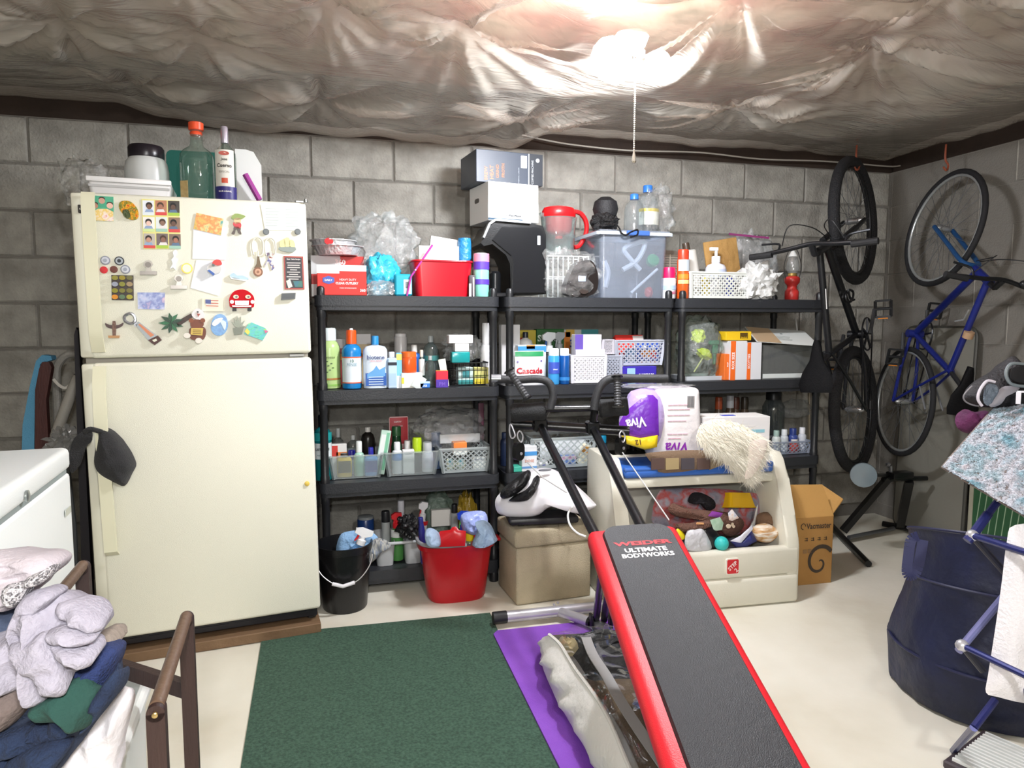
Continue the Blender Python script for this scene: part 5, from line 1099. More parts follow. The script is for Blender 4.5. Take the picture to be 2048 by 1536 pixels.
for nm, m in (('front_pane', box(w, .004, h-.004, c=(0, -.118, .004))), ('back_pane', box(w, .004, h-.004, c=(0, .118, .004))), ('side_pane', box(.004, .228, h-.004, c=(-w/2+.002, 0, .004))), ('side_pane', box(.004, .228, h-.004, c=(w/2-.002, 0, .004)))): ob(nm, m, GT_, t)
ob('floor_pane', box(w, .24, .0038), mt('#8a8d8c', .3), t)
ob('bottom_band', box(w*.98, .002, h*.13, c=(0, -.1215, .004)), mt('#d6dcda', .4), t)
cx2, w2, _, zt2 = R((1522, 676, 1640, 715), 2.95)
t = thing('cardboard_flap', 'opened white printed cardboard sheet lying tilted over the glass tank', 'cardboard', (cx2, 3.03, S3+h+.040), (radians(20), radians(4), radians(-14)))
ob('sheet', box(w2*.92, .20, .004, c=(0, 0, 0)), mt('#d9dcd8', .6), t)
ob('corrugated_edge', J(*[bar((-w2*.45, -.1+.008*i, .0055), (-w2*.1, -.1+.008*i, .0055), .003) for i in range(25)]), mt('#b49a7a', .7), t)
ob('print', J(box(.012, .012, .0006, c=(.01, .03, .004)), *[box(.08-.01*(i % 3), .0025, .0006, c=(.0, -.01-.012*i, .004)) for i in range(5)]), mt('#6f7774', .6), t)
inside('glass_thermometer', 'thin white glass rod standing up out of the tank', 'thermometer', ((1597, 686), (1590, 622)), 3.25, .004, mt('#c9c6c2', .3))

# ---------------- unit by the refrigerator, second shelf up
bottle('teal_mouthwash', 'large teal mouthwash bottle with black cap half hidden by the refrigerator', (626, 832, 664, 962), 3.0, S2, '#0f6f74', cap='#1b2226', ch=.17, cw=.42, lab='#dfe9ea', lz=(.34, .58), words=[('LISTERINE', .49, .8, '#1b2a2c', .03), ('ANTISEPTIC', .40, .6, '#5a8a8c')], mat=mt('#0b6a6e', .12), bands=[(.62, .74, '#1f9a9a')], shoulder=.22)
BC = clear('#f2f6f6', .17, .15, '#e6ecec')
bz2 = S2+.004
basket('clear_basket', 'left clear plastic basket with yellow and blue sanitiser bottles', (657, 912, 768, 968), 2.998, S2, .20, BC, .8, 9, 'solid', .006, 'clear plastic shelf baskets')
basket('clear_basket', 'centre clear plastic basket with white tubes and deodorants', (768, 905, 880, 965), 2.998, S2, .20, BC, .8, 9, 'solid', .006, 'clear plastic shelf baskets')
basket('clear_lattice_basket', 'right clear lattice basket with sachets and a bag on top', (878, 897, 985, 956), 2.998, S2, .20, clear('#eef3f4', .40, .18, '#dfe6e6'), .8, 9, 'diag', .006, None, .3, .005)
def ib2(n, desc, b, Y, **k): return bottle(n, desc, b, Y+.03, bz2+.003, **k)
ib2('sanitizer_bottle', 'yellow hand gel bottle in the left clear basket', (674, 908, 704, 966), 2.995, col='#e2c23a', cap='#3a3632', ch=.12, cw=.5, sh='flat', lab='#6f6240', lz=(.2, .7))
ib2('sanitizer_bottle', 'pale green gel bottle with white pump top in the left basket', (708, 884, 730, 964), 2.995, col='#a9d6c0', cap='#eef3f0', ch=.3, cw=.55, shoulder=.2)
ib2('sanitizer_bottle', 'light blue gel bottle with violet cap in the left basket', (729, 896, 756, 964), 2.99, col='#5f9fdc', cap='#2a2a9a', ch=.26, cw=.4, sh='flat', lab='#4a58a8', lz=(.15, .55))
ib2('violet_cap_bottle', 'small bottle with a round violet cap leaning in the left basket', (696, 902, 712, 950), 3.05, col='#b9c8dc', cap='#27249a', ch=.35, cw=.9)
carton('bandage_box', 'white and red bandage carton at the back of the left basket', (664, 888, 694, 955), 3.07, bz2, '#e2e0dc', .04, [(0, .6, .4, .95, '#d2382e'), (.3, .55, 1, .75, '#e0803a')])
ib2('clear_bottle', 'clear squat bottle with a clear cap behind the red bandage carton', (664, 858, 690, 950), 3.12, cap='#b4b8b8', ch=.2, cw=.35, mat=clear('#dfe4e2', .15, .08, '#a9adab'), shoulder=.3)
ib2('clear_bottle', 'second clear bottle at the back of the left basket', (694, 872, 720, 950), 3.12, cap='#c3c6c4', ch=.12, cw=.35, mat=clear('#dfe4e2', .15, .08, '#a9adab'), shoulder=.3)
ib2('dark_bottle', 'dark brown bottle with white cap at the back of the left basket', (723, 856, 751, 950), 3.11, col='#1e1a18', cap='#d9d6d0', ch=.1, cw=.42, shoulder=.25)
carton('toothbrush_pack', 'green and white toothbrush blister pack leaning out of the left basket', (748, 860, 768, 955), 3.04, bz2+.006, '#c3dfcf', .012, [(.1, .3, .55, .9, '#e9efec'), (.6, .1, .9, .95, '#7fc4a0')], cat='toothbrush')
bpy.data.objects['toothbrush_pack'].rotation_euler = (0, radians(10), 0)
ib2('shampoo_bottle', 'white bottle with blue band in the centre clear basket', (785, 886, 806, 963), 2.995, col='#e6e9ee', cap='#f0f2f4', ch=.22, cw=.6, bands=[(.44, .66, '#4a86cc')])
carton('tube_box', 'tall plain white carton in the centre clear basket', (806, 900, 829, 963), 3.022, bz2+.003, '#efeeee', .03, words=[('Lotion', .5, .86, .6, '#9a98a0')])
ib2('travel_bottle', 'white bottle with clear cap at the right of the centre basket', (845, 886, 868, 960), 3.0, col='#e3e4ea', cap='#b9bcbe', ch=.26, cw=.8, lab='#d6d8e0', lz=(.1, .5))
ib2('deodorant_stick', 'lime and black deodorant stick in the centre clear basket', (825, 876, 845, 955), 3.03, col='#17171a', cap='#b4d21f', sh='flat', ch=.42, cw=.95, shoulder=.03)
ib2('green_bottle', 'dark green fancy bottle in front of the red card pack', (783, 854, 806, 950), 3.06, col='#1f4a2c', cap='#2a5a34', ch=.2, cw=.8, shoulder=.4, mat=mt('#163f24', .15))
ib2('white_tube', 'white tube with pale cap behind the deodorant stick', (808, 882, 824, 950), 3.06, col='#e6e2e2', cap='#f2f0f0', ch=.25, cw=.8)
slab('red_card_pack', 'red card packaging standing behind the centre clear basket', 'packaging', (779, 833, 817, 952), 3.17, S2, .012, '#b3222e', band=[(0, 0, .03, 1, '#d9b4b4'), (.97, 0, 1, 1, '#d9b4b4'), (0, .98, 1, 1, '#d9b4b4'), (.65, .40, .9, .48, '#e0b9b9')], words=[('SAFETY', .45, .9, .4, '#f0dcdc'), ('CORN PADS', .45, .82, .5, '#f0dcdc')])
p = at(908, 935, Y=3.03)
for i, (x, y, k, lab) in enumerate(((905, 955, '#58a0b8', 'teal and cream sachet in the right lattice basket'), (926, 953, '#5fb0c8', 'second teal sachet in the right lattice basket'))):
    q = at(x, y, Y=3.0); single('sachet', blob(.022, .016, .055, .25, 2.2, 8+i, 3), mt(k, .3, cols=(k, '#dcd6b4', '#7fc0cc'), vs=30), lab, 'sachet', V((q.x, 3.05, bz2+.003)))
carton('cotton_swab_pack', 'white hanging pack with blue lettering at the right basket corner', (946, 914, 972, 953), 3.022, bz2+.003, '#eef0ec', .02, words=[('NORTON', .5, .82, .8, '#2a3a7a', .02)])
carton('orange_tube_box', 'orange and white tube lying across the right basket', (907, 885, 934, 905), 3.03, at(920, 912, Y=3.0).z, '#e8853a', .05, [(0, 0, 1, .5, '#eef0ea')])
bottle('blue_cap_bottle', 'dark blue flip top tube between the centre and right baskets', (862, 866, 886, 950), 3.12, S2, '#5a6f94', cap='#4a628c', ch=.2, cw=.8)
pbag('garment_bag', 'wide glossy clear plastic bag over the right lattice basket', (836, 822, 972, 908), 3.03, at(920, 904, Y=3.05).z+.012, .18, 41, clear('#f3f4f4', .09, .05, '#ffffff', bump=.9), .3)
carton('bag_label', 'white printed card inside the glossy clear bag', (880, 868, 960, 886), 3.08, None, '#dedfe0', .01, cat='card')
slab('purple_folder', 'dull purple strip standing at the right end by the post', 'strip', (957, 806, 968, 890), 3.22, S2, .01, '#6a3a4c')
# ---------------- middle unit, second shelf up
cx, w, z0, z1 = R((1058, 876, 1196, 942), 2.99)
basket('clear_lattice_basket', 'clear lattice basket of packs behind the tower crossbar', (1062, 876, 1194, 940), 2.985, S2, .2, clear('#eef3f4', .38, .18, '#dfe6e6'), .86, 9, 'diag', .006, None, .3, .006)
carton('medicine_box', 'white and blue medicine carton at the left of the lattice basket', (1044, 892, 1074, 938), 2.97, S2, '#eceef0', .05, [(0, .62, 1, .78, '#4a96d6'), (0, .12, 1, .2, '#6a9ed6')], [('DOSE', .5, .42, .6, '#d98a6a')])
carton('teal_pack', 'flat teal pack lying under the medicine carton', (1022, 934, 1044, 948), 2.97, S2, '#3fae96', .06)
slab('folded_film', 'folded clear and white film pack inside the lattice basket', 'film pack', (1080, 882, 1172, 915), 3.05, S2+.03, .08, '#dfe2e4', mat=mt('#dfe3e6', .2, bump=.6, bs=40))
slab('tissue_pack', 'pink and blue tissue pack low in the lattice basket', 'tissues', (1120, 912, 1152, 940), 3.02, bz2, .04, '#7fa0dc', band=[(0, .65, 1, 1, '#dcb4d0'), (.2, .1, .8, .4, '#4f6ab4')])
slab('first_aid_pack', 'white pack with dark blue arc mark in the lattice basket', 'pack', (1070, 922, 1096, 940), 3.0, bz2, .04, '#e3e3e6', band=[(.3, .3, .8, .5, '#3a4a94')])
slab('ointment_box', 'white and yellow slim carton tilted in the lattice basket', 'box', (1155, 888, 1174, 940), 3.03, bz2, .03, '#e9e4cc', ry=radians(18), band=[(0, .6, 1, .9, '#e0a04a')])
bottle('teal_cap_bottle', 'bottle with teal cap at the right end of the middle unit', (1200, 872, 1216, 940), 3.08, S2, '#2a5a60', cap='#1f9ac4', ch=.26, cw=.9)
bottle('navy_bottle', 'dark navy bottle beside the paired posts on the second shelf', (1003, 866, 1022, 945), 3.1, S2, '#1f2c4a', cap='#2a3c6a', ch=.16, cw=.7)
# ---------------- right unit, second shelf up
basket('clear_lattice_basket', 'clear lattice basket of small bottles at the far right', (1548, 884, 1626, 926), 2.998, S2, .2, clear('#e9eef4', .36, .18, '#c3ccdc'), .84, 8, 'diag', .006, None, .3, .005)
for i, (b, k, c2, lab) in enumerate((((1550, 862, 1564, 922), '#cfd6d2', '#9fb8ae', 'white vial with green cap in the far right basket'), ((1566, 860, 1580, 922), '#c3c9cc', '#dfe4e6', 'grey white vial in the far right basket'), ((1583, 858, 1600, 922), '#3a4a8a', '#2a3a7a', 'blue bottle in the far right basket'), ((1602, 856, 1616, 922), '#c9cdd4', '#e6e6ea', 'tall pale bottle in the far right basket'), ((1586, 880, 1602, 922), '#b4443e', '#d9d2c9', 'short red vial in the far right basket'))):
    bottle('vial', lab, b, 3.05 if i != 4 else 3.03, bz2+.003, k, cap=c2, ch=.25, cw=.7, cat='bottle')
for i, (x, k, lab) in enumerate(((1441, '#b4522e', 'small orange brown bottle top on the right unit'), (1464, '#c9cbd0', 'small bottle with a white cap on the right unit'), (1475, '#5a2f24', 'small dark red bottle on the right unit'), (1493, '#3a3026', 'small black capped bottle on the right unit'))):
    bottle('small_bottle', lab, (x-8, 795 if i != 1 else 792, x+8, 925), 3.2, S2, '#5a4a3c', cap=k, ch=.22, cw=.8, shoulder=.1)
bottle('glass_jar', 'large clear jar with a dark lid at the back right', (1540, 785, 1578, 925), 3.2, S2, cap='#1d1e20', ch=.14, cw=.7, mat=clear('#d0d6d6', .16, .06, '#8a9092'), shoulder=.2, cat='jar')
pbag('zip_bag', 'clear zip bag with magenta edge leaning at the right of the jar', (1570, 800, 1625, 884), 3.22, S2+.15, .06, 43, clear('#e9ecec', .12, .1, '#ffffff', bump=.9), .2)
t = thing('wooden_stick', 'pale wooden stick standing at the right end of the second shelf', 'stick', (at(1619, 850, Y=3.25).x, 3.25, S2))
ob('stick', bar((0, 0, 0), (-.012, 0, at(1612, 786, Y=3.25).z-S2), .012, .005), mt('#a99c86', .6), t)
ob('cap', box(.014, .008, .02, .002, c=(0, 0, 0)), mt('#8a7a60', .6), t)
# ---------------- unit by the refrigerator, bottom shelf
cx, w, z0, z1 = R((770, 1086, 850, 1150), 2.97)
t = thing('cleaning_caddy', 'grey plastic cleaning caddy on the bottom shelf between two buckets', 'caddy', (cx-.02, 3.08, S1))
h = z1-S1; GR = mt('#b9bcbe', .45)
for s in (-1, 1): ob('compartment', tub(.085, .2, h, .82, .003, .02), GR, t, loc=(s*.062, 0, 0))
ob('rim', T(flat(prism(rrect(.23, .215, .03), 0, .008)) if 0 else tube([V((x, y, h)) for x, y in rrect(.215, .205, .03, 4)], .007, 8, True)), GR, t)
ob('handle', prism([(-.006, h*.3), (.006, h*.3), (.006, h*1.7), (-.006, h*1.7)], -.03, .03), mt('#b4b8b8', .45), t)
ci = S1+.004
bottle('scrub_brush', 'grey handled scrub brush with black head standing in the caddy', (764, 1024, 781, 1120), 3.08, ci, '#a9aeae', cap='#26272a', ch=.22, cw=1.0, cat='brush', shoulder=.02)
bottle('cleaner_bottle', 'green and white cleaner with red trigger top in the caddy', (783, 1028, 808, 1120), 3.03, ci, '#4f8f4a', cap='#d8252e', ch=.32, cw=.7, sh='spray', bands=[(.5, .66, '#e4e6e4')])
bottle('white_cleaner', 'tall translucent white bottle at the back of the caddy', (795, 1003, 812, 1120), 3.14, ci, '#c9c8cf', cap='#d3d2d8', ch=.22, cw=.8)
bottle('white_red_sprayer', 'white spray bottle with red collar leaning in the caddy', (828, 1006, 850, 1110), 3.1, ci, '#e9eaec', cap='#f2f3f4', cap2='#d8252e', ch=.34, cw=.6, sh='spray', bands=[(.56, .64, '#d8252e')], tilt=(0, radians(6), 0))
p = at(815, 1072, Y=2.99); single('black_gloves', blob(.05, .05, .10, .45, 2.4, 12, 4), mt('#141416', .35, bump=.5, bs=120), 'crumpled black rubber gloves heaped on the caddy front', 'gloves', V((p.x+.01, 3.0, S1+h+.012)))
bottle('blue_can', 'dark blue metal can with silver lid behind the black bucket', (716, 1036, 750, 1140), 3.16, S1, '#1f3f7a', cap='#8f9496', sh='can', ch=.06, cw=.94, cat='can')
pbag('white_pack_bag', 'clear bag with white folded packs and a green top on the bottom shelf', (850, 988, 907, 1148), 3.16, S1, .12, 47, clear('#dfeae2', .28, .12, '#b9cfc0', bump=.9), .2)
carton('white_cloth_pack', 'square white folded cloth pack inside the clear green bag', (863, 1020, 902, 1056), 3.12, S1+.12, '#eeece6', .03, cat='cloth')
bottle('squeegee_handle', 'grey and black brush handle beside the white pack bag', (903, 1010, 918, 1140), 3.05, S1, '#9a9f9f', cap='#1f2022', ch=.16, cw=.8, cat='brush', shoulder=.02)
pbag('yellow_bag', 'dull yellow bag at the back right of the bottom shelf', (918, 995, 955, 1148), 3.22, S1, .08, 49, mt('#a98a2a', .35, bump=.5, bs=50), .3, 'bag')
# ================================================================== things on the floor
def relief(pts, D, tf, tb, fold=.0, seed=1, rings=8, fr=9, sm=3, stretch=(1, 1), up=.0, plane=None):
    """soft solid whose outline (photo pixels) stands at distance D; bulges tf towards the viewer, tb away; returns mesh about its lowest centre, and that point"""
    P = [at(x, y, D=D) if plane is None else at(x, y, **plane) for x, y in pts]
    P = smooth_path(P, sm, True) if sm > 1 else P
    c = sum(P, V())/len(P); n = V((.2588*-1, -.9659, up)).normalized()
    lo = min(p.z for p in P); o = V((c.x, c.y, lo)); v, f = [], []; m = len(P); k = 0
    rx = V((.9659, -.2588, 0))
    for side, th, rg in ((1, tf, rings), (-1, tb, 3)):
        for j in range(rg+1):
            s = 1-j/rg
            if side < 0 and j == 0: continue
            for p in P:
                q = c+(p-c)*max(s, .02); h = th*sqrt(max(0, 1-s*s))
                if fold and side > 0:
                    a = noise.noise(V(((q-c).dot(rx)*fr*stretch[0], (q.z-c.z)*fr*stretch[1], seed)))
                    b = noise.noise(V(((q-c).dot(rx)*fr*2.3*stretch[0], (q.z-c.z)*fr*2.3*stretch[1], seed+5)))
                    h += fold*min(1, (1-s)*4)*((1-2*abs(a))*.7+(1-2*abs(b))*.4)
                v.append(q+n*(h*side)-o)
    R_ = rings+1
    for j in range(rings):
        for i in range(m): a, b = j*m+i, j*m+(i+1) % m; f.append((a, b, b+m, a+m))
    f.append(tuple(rings*m+i for i in range(m)))
    prev = 0
    for j in range(3):
        cur = (R_+j)*m
        for i in range(m): a, b = prev+i, prev+(i+1) % m; f.append((b, a, cur+i, cur+(i+1) % m))
        prev = cur
    f.append(tuple(prev+i for i in range(m-1, -1, -1)))
    return (v, f), o
def soft(name, label, cat, pts, D, mat, tf=.05, tb=.04, ang=60, group=None, **k):
    m, o = relief(pts, D, tf, tb, **k); return single(name, m, mat, label, cat, o, 0, group, ang)

# ---------------- exercise bench with sliding board
BK = mt('#0f1012', .3, bump=.05, bs=120); SIL = mt('#c3c2c9', .32, .55)
org = at(1100, 1228, Z=0.0)
eb = thing('exercise_bench', 'folding exercise bench with long black and red padded board and cable tower', 'exercise bench', org)
bt0, bt1 = at(1172, 1055, D=1.92), at(1352, 1048, D=1.92); bb0, bb1 = at(1330, 1536, D=1.167), at(1630, 1536, D=1.167)
tm, bmid = (bt0+bt1)/2, (bb0+bb1)/2
ey = (tm-bmid).normalized(); ex = (bt1-bt0); ex = (ex-ey*ex.dot(ey)).normalized(); ez = ex.cross(ey)
BM = Matrix((ex, ey, ez)).transposed().to_4x4(); BM.translation = tm-org
BW2 = (bt1-bt0).length
Lb = 1.25
def onboard(m): return [BM @ V(p) for p in m[0]], m[1]
padm = box(BW2, Lb, .055, .022, 4, c=(0, -Lb/2, -.055))
pad = ob('board_pad', onboard(padm), mt('#d3202c', .42, bump=.12, bs=400), eb, 50)
ol = rrect(BW2*.78, Lb*.985, .045, 6)
ob('board_top', onboard(J(T(([V((x, y, 0)) for x, y in ol]+[V((x*.94, y*.994, .009)) for x, y in ol], [tuple(range(len(ol), 2*len(ol)))]+[(i, (i+1) % len(ol), (i+1) % len(ol)+len(ol), i+len(ol)) for i in range(len(ol))]), (BW2*.03, -Lb*.495, -.002)))), mt('#191b1f', .42, bump=.25, bs=500), pad, 40)
def bl(s, w, y, col, bold=.02, h=None): return ob('lettering', onboard(T(txt(s, w, h, bold=bold, th=.0006), (BW2*.03, y, .0072), (-pi/2, 0, 0))), mt(col, .5), pad)
ywd = -.105
bl('WEIDER', BW2*.62, ywd+.004, '#b3202a', .05, .020); bl('ULTIMATE', BW2*.44, ywd-.028, '#e3e4e6', .04, .020); bl('BODYWORKS', BW2*.54, ywd-.053, '#e3e4e6', .04, .020)
ob('stitching', onboard(J(*[tube([(sx*BW2*.43+BW2*.0, -.03, -.004), (sx*BW2*.43, -Lb+.03, -.004)], .0012, 5) for sx in (-1, 1)])), mt('#8f1420', .5), pad)
ob('board_underside', onboard(box(BW2*.8, Lb*.95, .012, c=(0, -Lb/2, -.068))), mt('#17181a', .6), pad)
tl, tr = at(1080, 850, D=2.66)-org, at(1185, 855, D=2.66)-org
lo_l, lo_r = at(1178, 1062, D=1.97)-org-V((0, 0, .02)), at(1279, 1056, D=1.95)-org-V((0, 0, .02))
for a, b, kx in ((tl, lo_l, -.2), (tr, lo_r, .22)):
    e = a+(b-a)*2.0; k = (.10-a.z)/(e.z-a.z) if e.z < .1 else 1
    e = BM @ V((BW2*kx, -Lb*.9, -.10)); g = BM @ V((BW2*kx*1.25, -.10, -.09))
    ob('rail', tube([a, g, e], .0155, 12), BK, eb)
    ob('rail_bracket', T(J(box(.05, .045, .05, .006, c=(0, 0, -.025)), tube([(-.03, 0, .0), (.03, 0, 0)], .008, 8)), a), BK, eb)
T0, T1 = at(1022, 848, D=2.68)-org, at(1258, 862, D=2.66)-org
ob('crossbar', tube([T0, T1], .019, 14), BK, eb)
ob('upper_crossbar', tube([at(1088, 818, D=2.64)-org, at(1200, 816, D=2.63)-org], .013, 12), BK, eb)
ob('upright_link', J(tube([tl+V((0, 0, .01)), at(1097, 815, D=2.64)-org], .014, 10), tube([tr+V((0, 0, .01)), at(1190, 815, D=2.63)-org], .014, 10)), BK, eb)
_e = [BM @ V((BW2*k, -Lb*.9, -.10)) for k in (-.2, .22)]
for q in _e: ob('front_leg', tube([q, V((q.x, q.y, .03-org.z))], .014, 10), BK, eb)
_d = (_e[1]-_e[0]).normalized(); _m = (_e[0]+_e[1])/2; _m.z = .022-org.z
ob('front_foot_bar', tube([_m-_d*.2, _m+_d*.2], .0205, 14), SIL, eb)
for a, b in (((1022, 826), (1092, 822)), ((1198, 818), (1256, 812))):
    p, q = at(*a, D=2.63)-org, at(*b, D=2.62)-org; d = (q-p)
    ob('foam_roller', tube([p, p+d*.08, p+d*.5, p+d*.92, q], [.030, .036, .033, .036, .030], 16), mt('#1b1c1e', .75, bump=.3, bs=200), eb)
GRP = mt('#2a2b2e', .6, bump=.2, bs=250)
hb = [at(x, y, D=2.58)-org for x, y in ((985, 757), (1030, 760), (1075, 758), (1098, 766), (1106, 790), (1100, 818))]
h1 = ob('handle_bar', tube(smooth_path(hb, 6), .015, 12), GRP, eb)
ob('bar_end', tube([hb[0]-V((.004, 0, 0)), hb[0]+V((.03, -.008, 0))], .0156, 12), mt('#9a9da1', .3, .6), h1)
hb = [at(x, y, D=2.56)-org for x, y in ((1335, 757), (1280, 757), (1225, 757), (1203, 770), (1192, 795), (1188, 820))]
h2_ = ob('handle_bar', tube(smooth_path(hb, 6), .0155, 12), GRP, eb)
for a, b in (((1019, 742), (1054, 796)), ((1234, 754), (1236, 812))):
    p, q = at(*a, D=2.5)-org, at(*b, D=2.48)-org; n_ = 22
    ob('hand_grip', tube([p.lerp(q, i/n_) for i in range(n_+1)], [.0135 if i % 2 else .0115 for i in range(n_+1)], 12), mt('#3a3b3e', .5), eb, 0)
    ob('grip_flange', tube([p-(q-p)*.03, p], .021, 14), BK, eb); ob('grip_flange', tube([q, q+(q-p)*.03], .021, 14), BK, eb)
for px, py in ((1037, 903), (1241, 892)):
    p = at(px, py, D=2.64)-org
    pu = ob('pulley', T(J(prism([(x, z) for x, z in rrect(.046, .068, .02, 4)], -.010, .010)), p, (.0, 0, .5)), BK, eb)
    ob('axle_bolt', T(lathe([(.006, 0), (.006, .003)], 8), p+V((.006, -.014, -.006)), (pi/2, 0, .5)), SIL, pu)
    cpt = [(px+3, 862), (px+9, 872), (px+6, 884), (px, 878), (px-2, 868)]
    ob('carabiner', tube(smooth_path([at(x, y, D=2.63)-org for x, y in cpt], 4, True), .0032, 6, True), SIL, eb)
ob('carabiner', tube(smooth_path([at(x, y, D=2.63)-org for x, y in ((1021, 848), (1027, 860), (1030, 872), (1023, 876), (1019, 862))], 4, True), .0032, 6, True), SIL, eb)
CW = mt('#c3c3c1', .4)
for ps in (((1055, 925), (1085, 955), (1133, 985)), ((1245, 905), (1290, 970), (1338, 1040))):
    ob('cable', tube([at(x, y, D=2.6-.22*i)-org for i, (x, y) in enumerate(ps)], .0022, 6), CW, eb)
# floor frame
f0, f1 = at(990, 1236, Z=.037)-org, at(1222, 1211, Z=.037)-org
d = (f1-f0).normalized()
ob('floor_bar', tube([f0+d*.04, f1], .0215, 16), SIL, eb)
ob('bar_cap', tube([f0-d*.008, f0+d*.045], .0235, 16), mt('#17181a', .55), eb)
g0, g1, g2 = at(1108, 1220, Z=.036)-org, at(1180, 1244, Z=.036)-org, at(1212, 1257, Z=.036)-org
ob('center_tube', tube([g0, g1], .019, 14), SIL, eb); ob('center_tube', tube([g1+(g2-g1)*.1, g2], .019, 14), mt('#8f9093', .35, .5), eb)
ob('clamp', tube([g1-(g2-g1)*.03, g1+(g2-g1)*.13], .024, 14), BK, eb)
ob('bolt', J(*[T(lathe([(.005, 0), (.005, .006)], 8), q) for q in (g0+V((0, 0, .02)), g0+V((.02, .012, .02)))]), SIL, eb)
s0, s1 = at(1192, 1240, Z=.05)-org, at(1200, 1168, D=2.35)-org
ob('support_post', tube([s0, s1, s1+(s1-s0)*.2], .013, 10), BK, eb); ob('support_post', tube([s0+V((.03, -.005, 0)), s1+V((.03, -.005, .0)), s1+V((.03, -.005, 0))+(s1-s0)*.2], .013, 10), BK, eb)
ob('pivot_bracket', J(T(box(.012, .03, .06, .003), s0+V((-.022, -.01, -.03))), T(box(.012, .03, .06, .003), s0+V((.052, -.015, -.03)))), BK, eb)

# ---------------- vinyl storage bag with bedding under the bench
org = at(1120, 1330, Z=.0); org.z = .019
t = thing('bedding_bag', 'white zipped bedding bag with a clear window lying under the bench', 'storage bag', org)
bl_ = [at(x, y, Z=.019) for x, y in ((1092, 1290), (1083, 1320), (1095, 1360), (1125, 1420), (1158, 1475), (1196, 1536), (1250, 1620))]
tl_ = [at(x, y, Z=.17) for x, y in ((1098, 1270), (1120, 1290), (1150, 1338), (1188, 1390), (1222, 1450), (1258, 1536), (1300, 1620))]
m_ = 5; A = smooth_path(bl_, m_); B = smooth_path(tl_, m_); n_ = len(A)
def sidept(i, v):
    p = A[i].lerp(B[i], v); return p+V((-.03*sin(pi*v)+.022*noise.noise(V((i*.5, v*2.2, 2)))*sin(pi*min(1, v*1.2)), -.01*noise.noise(V((i*.7, v*2, 7))), 0))-org
CLW = mt('#efede9', .8, bump=.25, bs=60)
v = [sidept(i, j/8) for j in range(9) for i in range(n_)]
f = [(j*n_+i, j*n_+i+1, (j+1)*n_+i+1, (j+1)*n_+i) for j in range(8) for i in range(n_-1)]
wdt = V((.30, -.05, 0))
ro = [p+wdt-org for p in A]; o_ = len(v); v += ro
f += [(i+1, i, o_+i, o_+i+1) for i in range(n_-1)]
ob('white_side', (v, f), CLW, t, 60)
ob('zip_piping', tube([B[i]-org+V((0, 0, .002)) for i in range(n_)], .005, 6), mt('#e9e7e2', .5), t)
ob('back_end', ([A[0]-org, B[0]-org, B[0]+wdt-org, A[0]+wdt-org], [(0, 1, 2, 3)]), CLW, t, 0)
def cont(i0, i1, u0, u1, hgt, seed):
    def fn(u, v):
        i = min(n_-1, int(round((i0+(i1-i0)*v)*(n_-1)))); p = B[i]+wdt*(u0+(u1-u0)*u)-org
        e = min(1, 5*min(u, 1-u, v, 1-v)+.05); return p+V((0, 0, -.05+e*(hgt+.022*noise.noise(V((u*3, v*4, seed)))+.012*noise.noise(V((u*8, v*9, seed))))))
    return patch(fn, 24, 24)
ob('black_bedding', cont(.0, .33, .16, 1.0, .065, 3), mt('#141417', .6, bump=.6, bs=50), t, 70)
ob('brown_blanket', cont(.30, 1.0, .14, 1.0, .045, 8), mt('#6e5c48', .9, bump=.5, bs=80, col2='#5c4c3c', vs=10), t, 70)
ob('tan_card', cont(.0, .14, .05, .24, .04, 5), mt('#cfc19a', .8), t, 70)
ob('clear_window', patch(lambda u, v: (lambda i: B[i]+wdt*u-org+V((0, 0, .006+.014*noise.noise(V((u*5, v*9, 4)))+.02*sin(pi*u))))(int(round(v*(n_-1)))), 22, n_-1), clear('#fbfaf6', .02, .05), t, 70)
sp = [at(x, y, Z=.195) for x, y in ((1172, 1275), (1186, 1310), (1212, 1350), (1240, 1400), (1280, 1462), (1335, 1540), (1380, 1600))]
P_ = smooth_path(sp, 5); ob('grey_strap', J(*[bar(P_[i]-org, P_[i+1]-org, .030, .003) for i in range(len(P_)-1)]), mt('#9a9896', .8), t, 60)

# ---------------- ottoman and foot massager
oc = at(1033, 1213, Z=0)
OT = mt('#bdb096', .95, bump=.5, bs=220, col2='#a99d84', vs=9)
t = thing('storage_ottoman', 'square beige fabric storage ottoman carrying the foot massager', 'ottoman', (oc.x, oc.y, 0), radians(4))
W_, D_, H_ = .335, .24, .315
ob('base', box(W_, D_, H_-.075, .012, 3, c=(W_/2, D_/2, 0)), OT, t)
ob('lid', box(W_+.014, D_+.012, .073, .014, 3, c=(W_/2, D_/2, H_-.074)), OT, t)
MW = mt('#e9e6ea', .18); MK = mt('#141416', .5, bump=.4, bs=120)
m, o = relief([(990, 1004), (1000, 986), (1030, 962), (1060, 941), (1092, 936), (1116, 943), (1150, 968), (1188, 1004), (1190, 1014), (1165, 1026), (1146, 1016), (1116, 1008), (1094, 1014), (1076, 1028), (1050, 1034), (1018, 1034), (996, 1026)], 2.93, .085, .09, rings=8)
t = thing('foot_massager', 'white and black electric foot massager on the beige ottoman', 'foot massager', o)
top_ = H_+.001
mb = ob('shell', m, MW, t, 60)
bz = top_-o.z
b0, b1 = at(1008, 1040, D=2.93)-o, at(1160, 1034, D=2.93)-o
ob('base', T(box((b1-b0).length*.92, .13, .03, .012, 2), ((b0.x+b1.x)/2, .0, bz+.012), (0, 0, radians(-6))), mt('#1b1b1e', .4), t)
ob('foot', T(box(.03, .03, .013, .002), (b0.x+.06, -.0, bz)), MK, t)
ob('foot', T(box(.03, .03, .013, .002), (b1.x-.06, .0, bz)), MK, t)
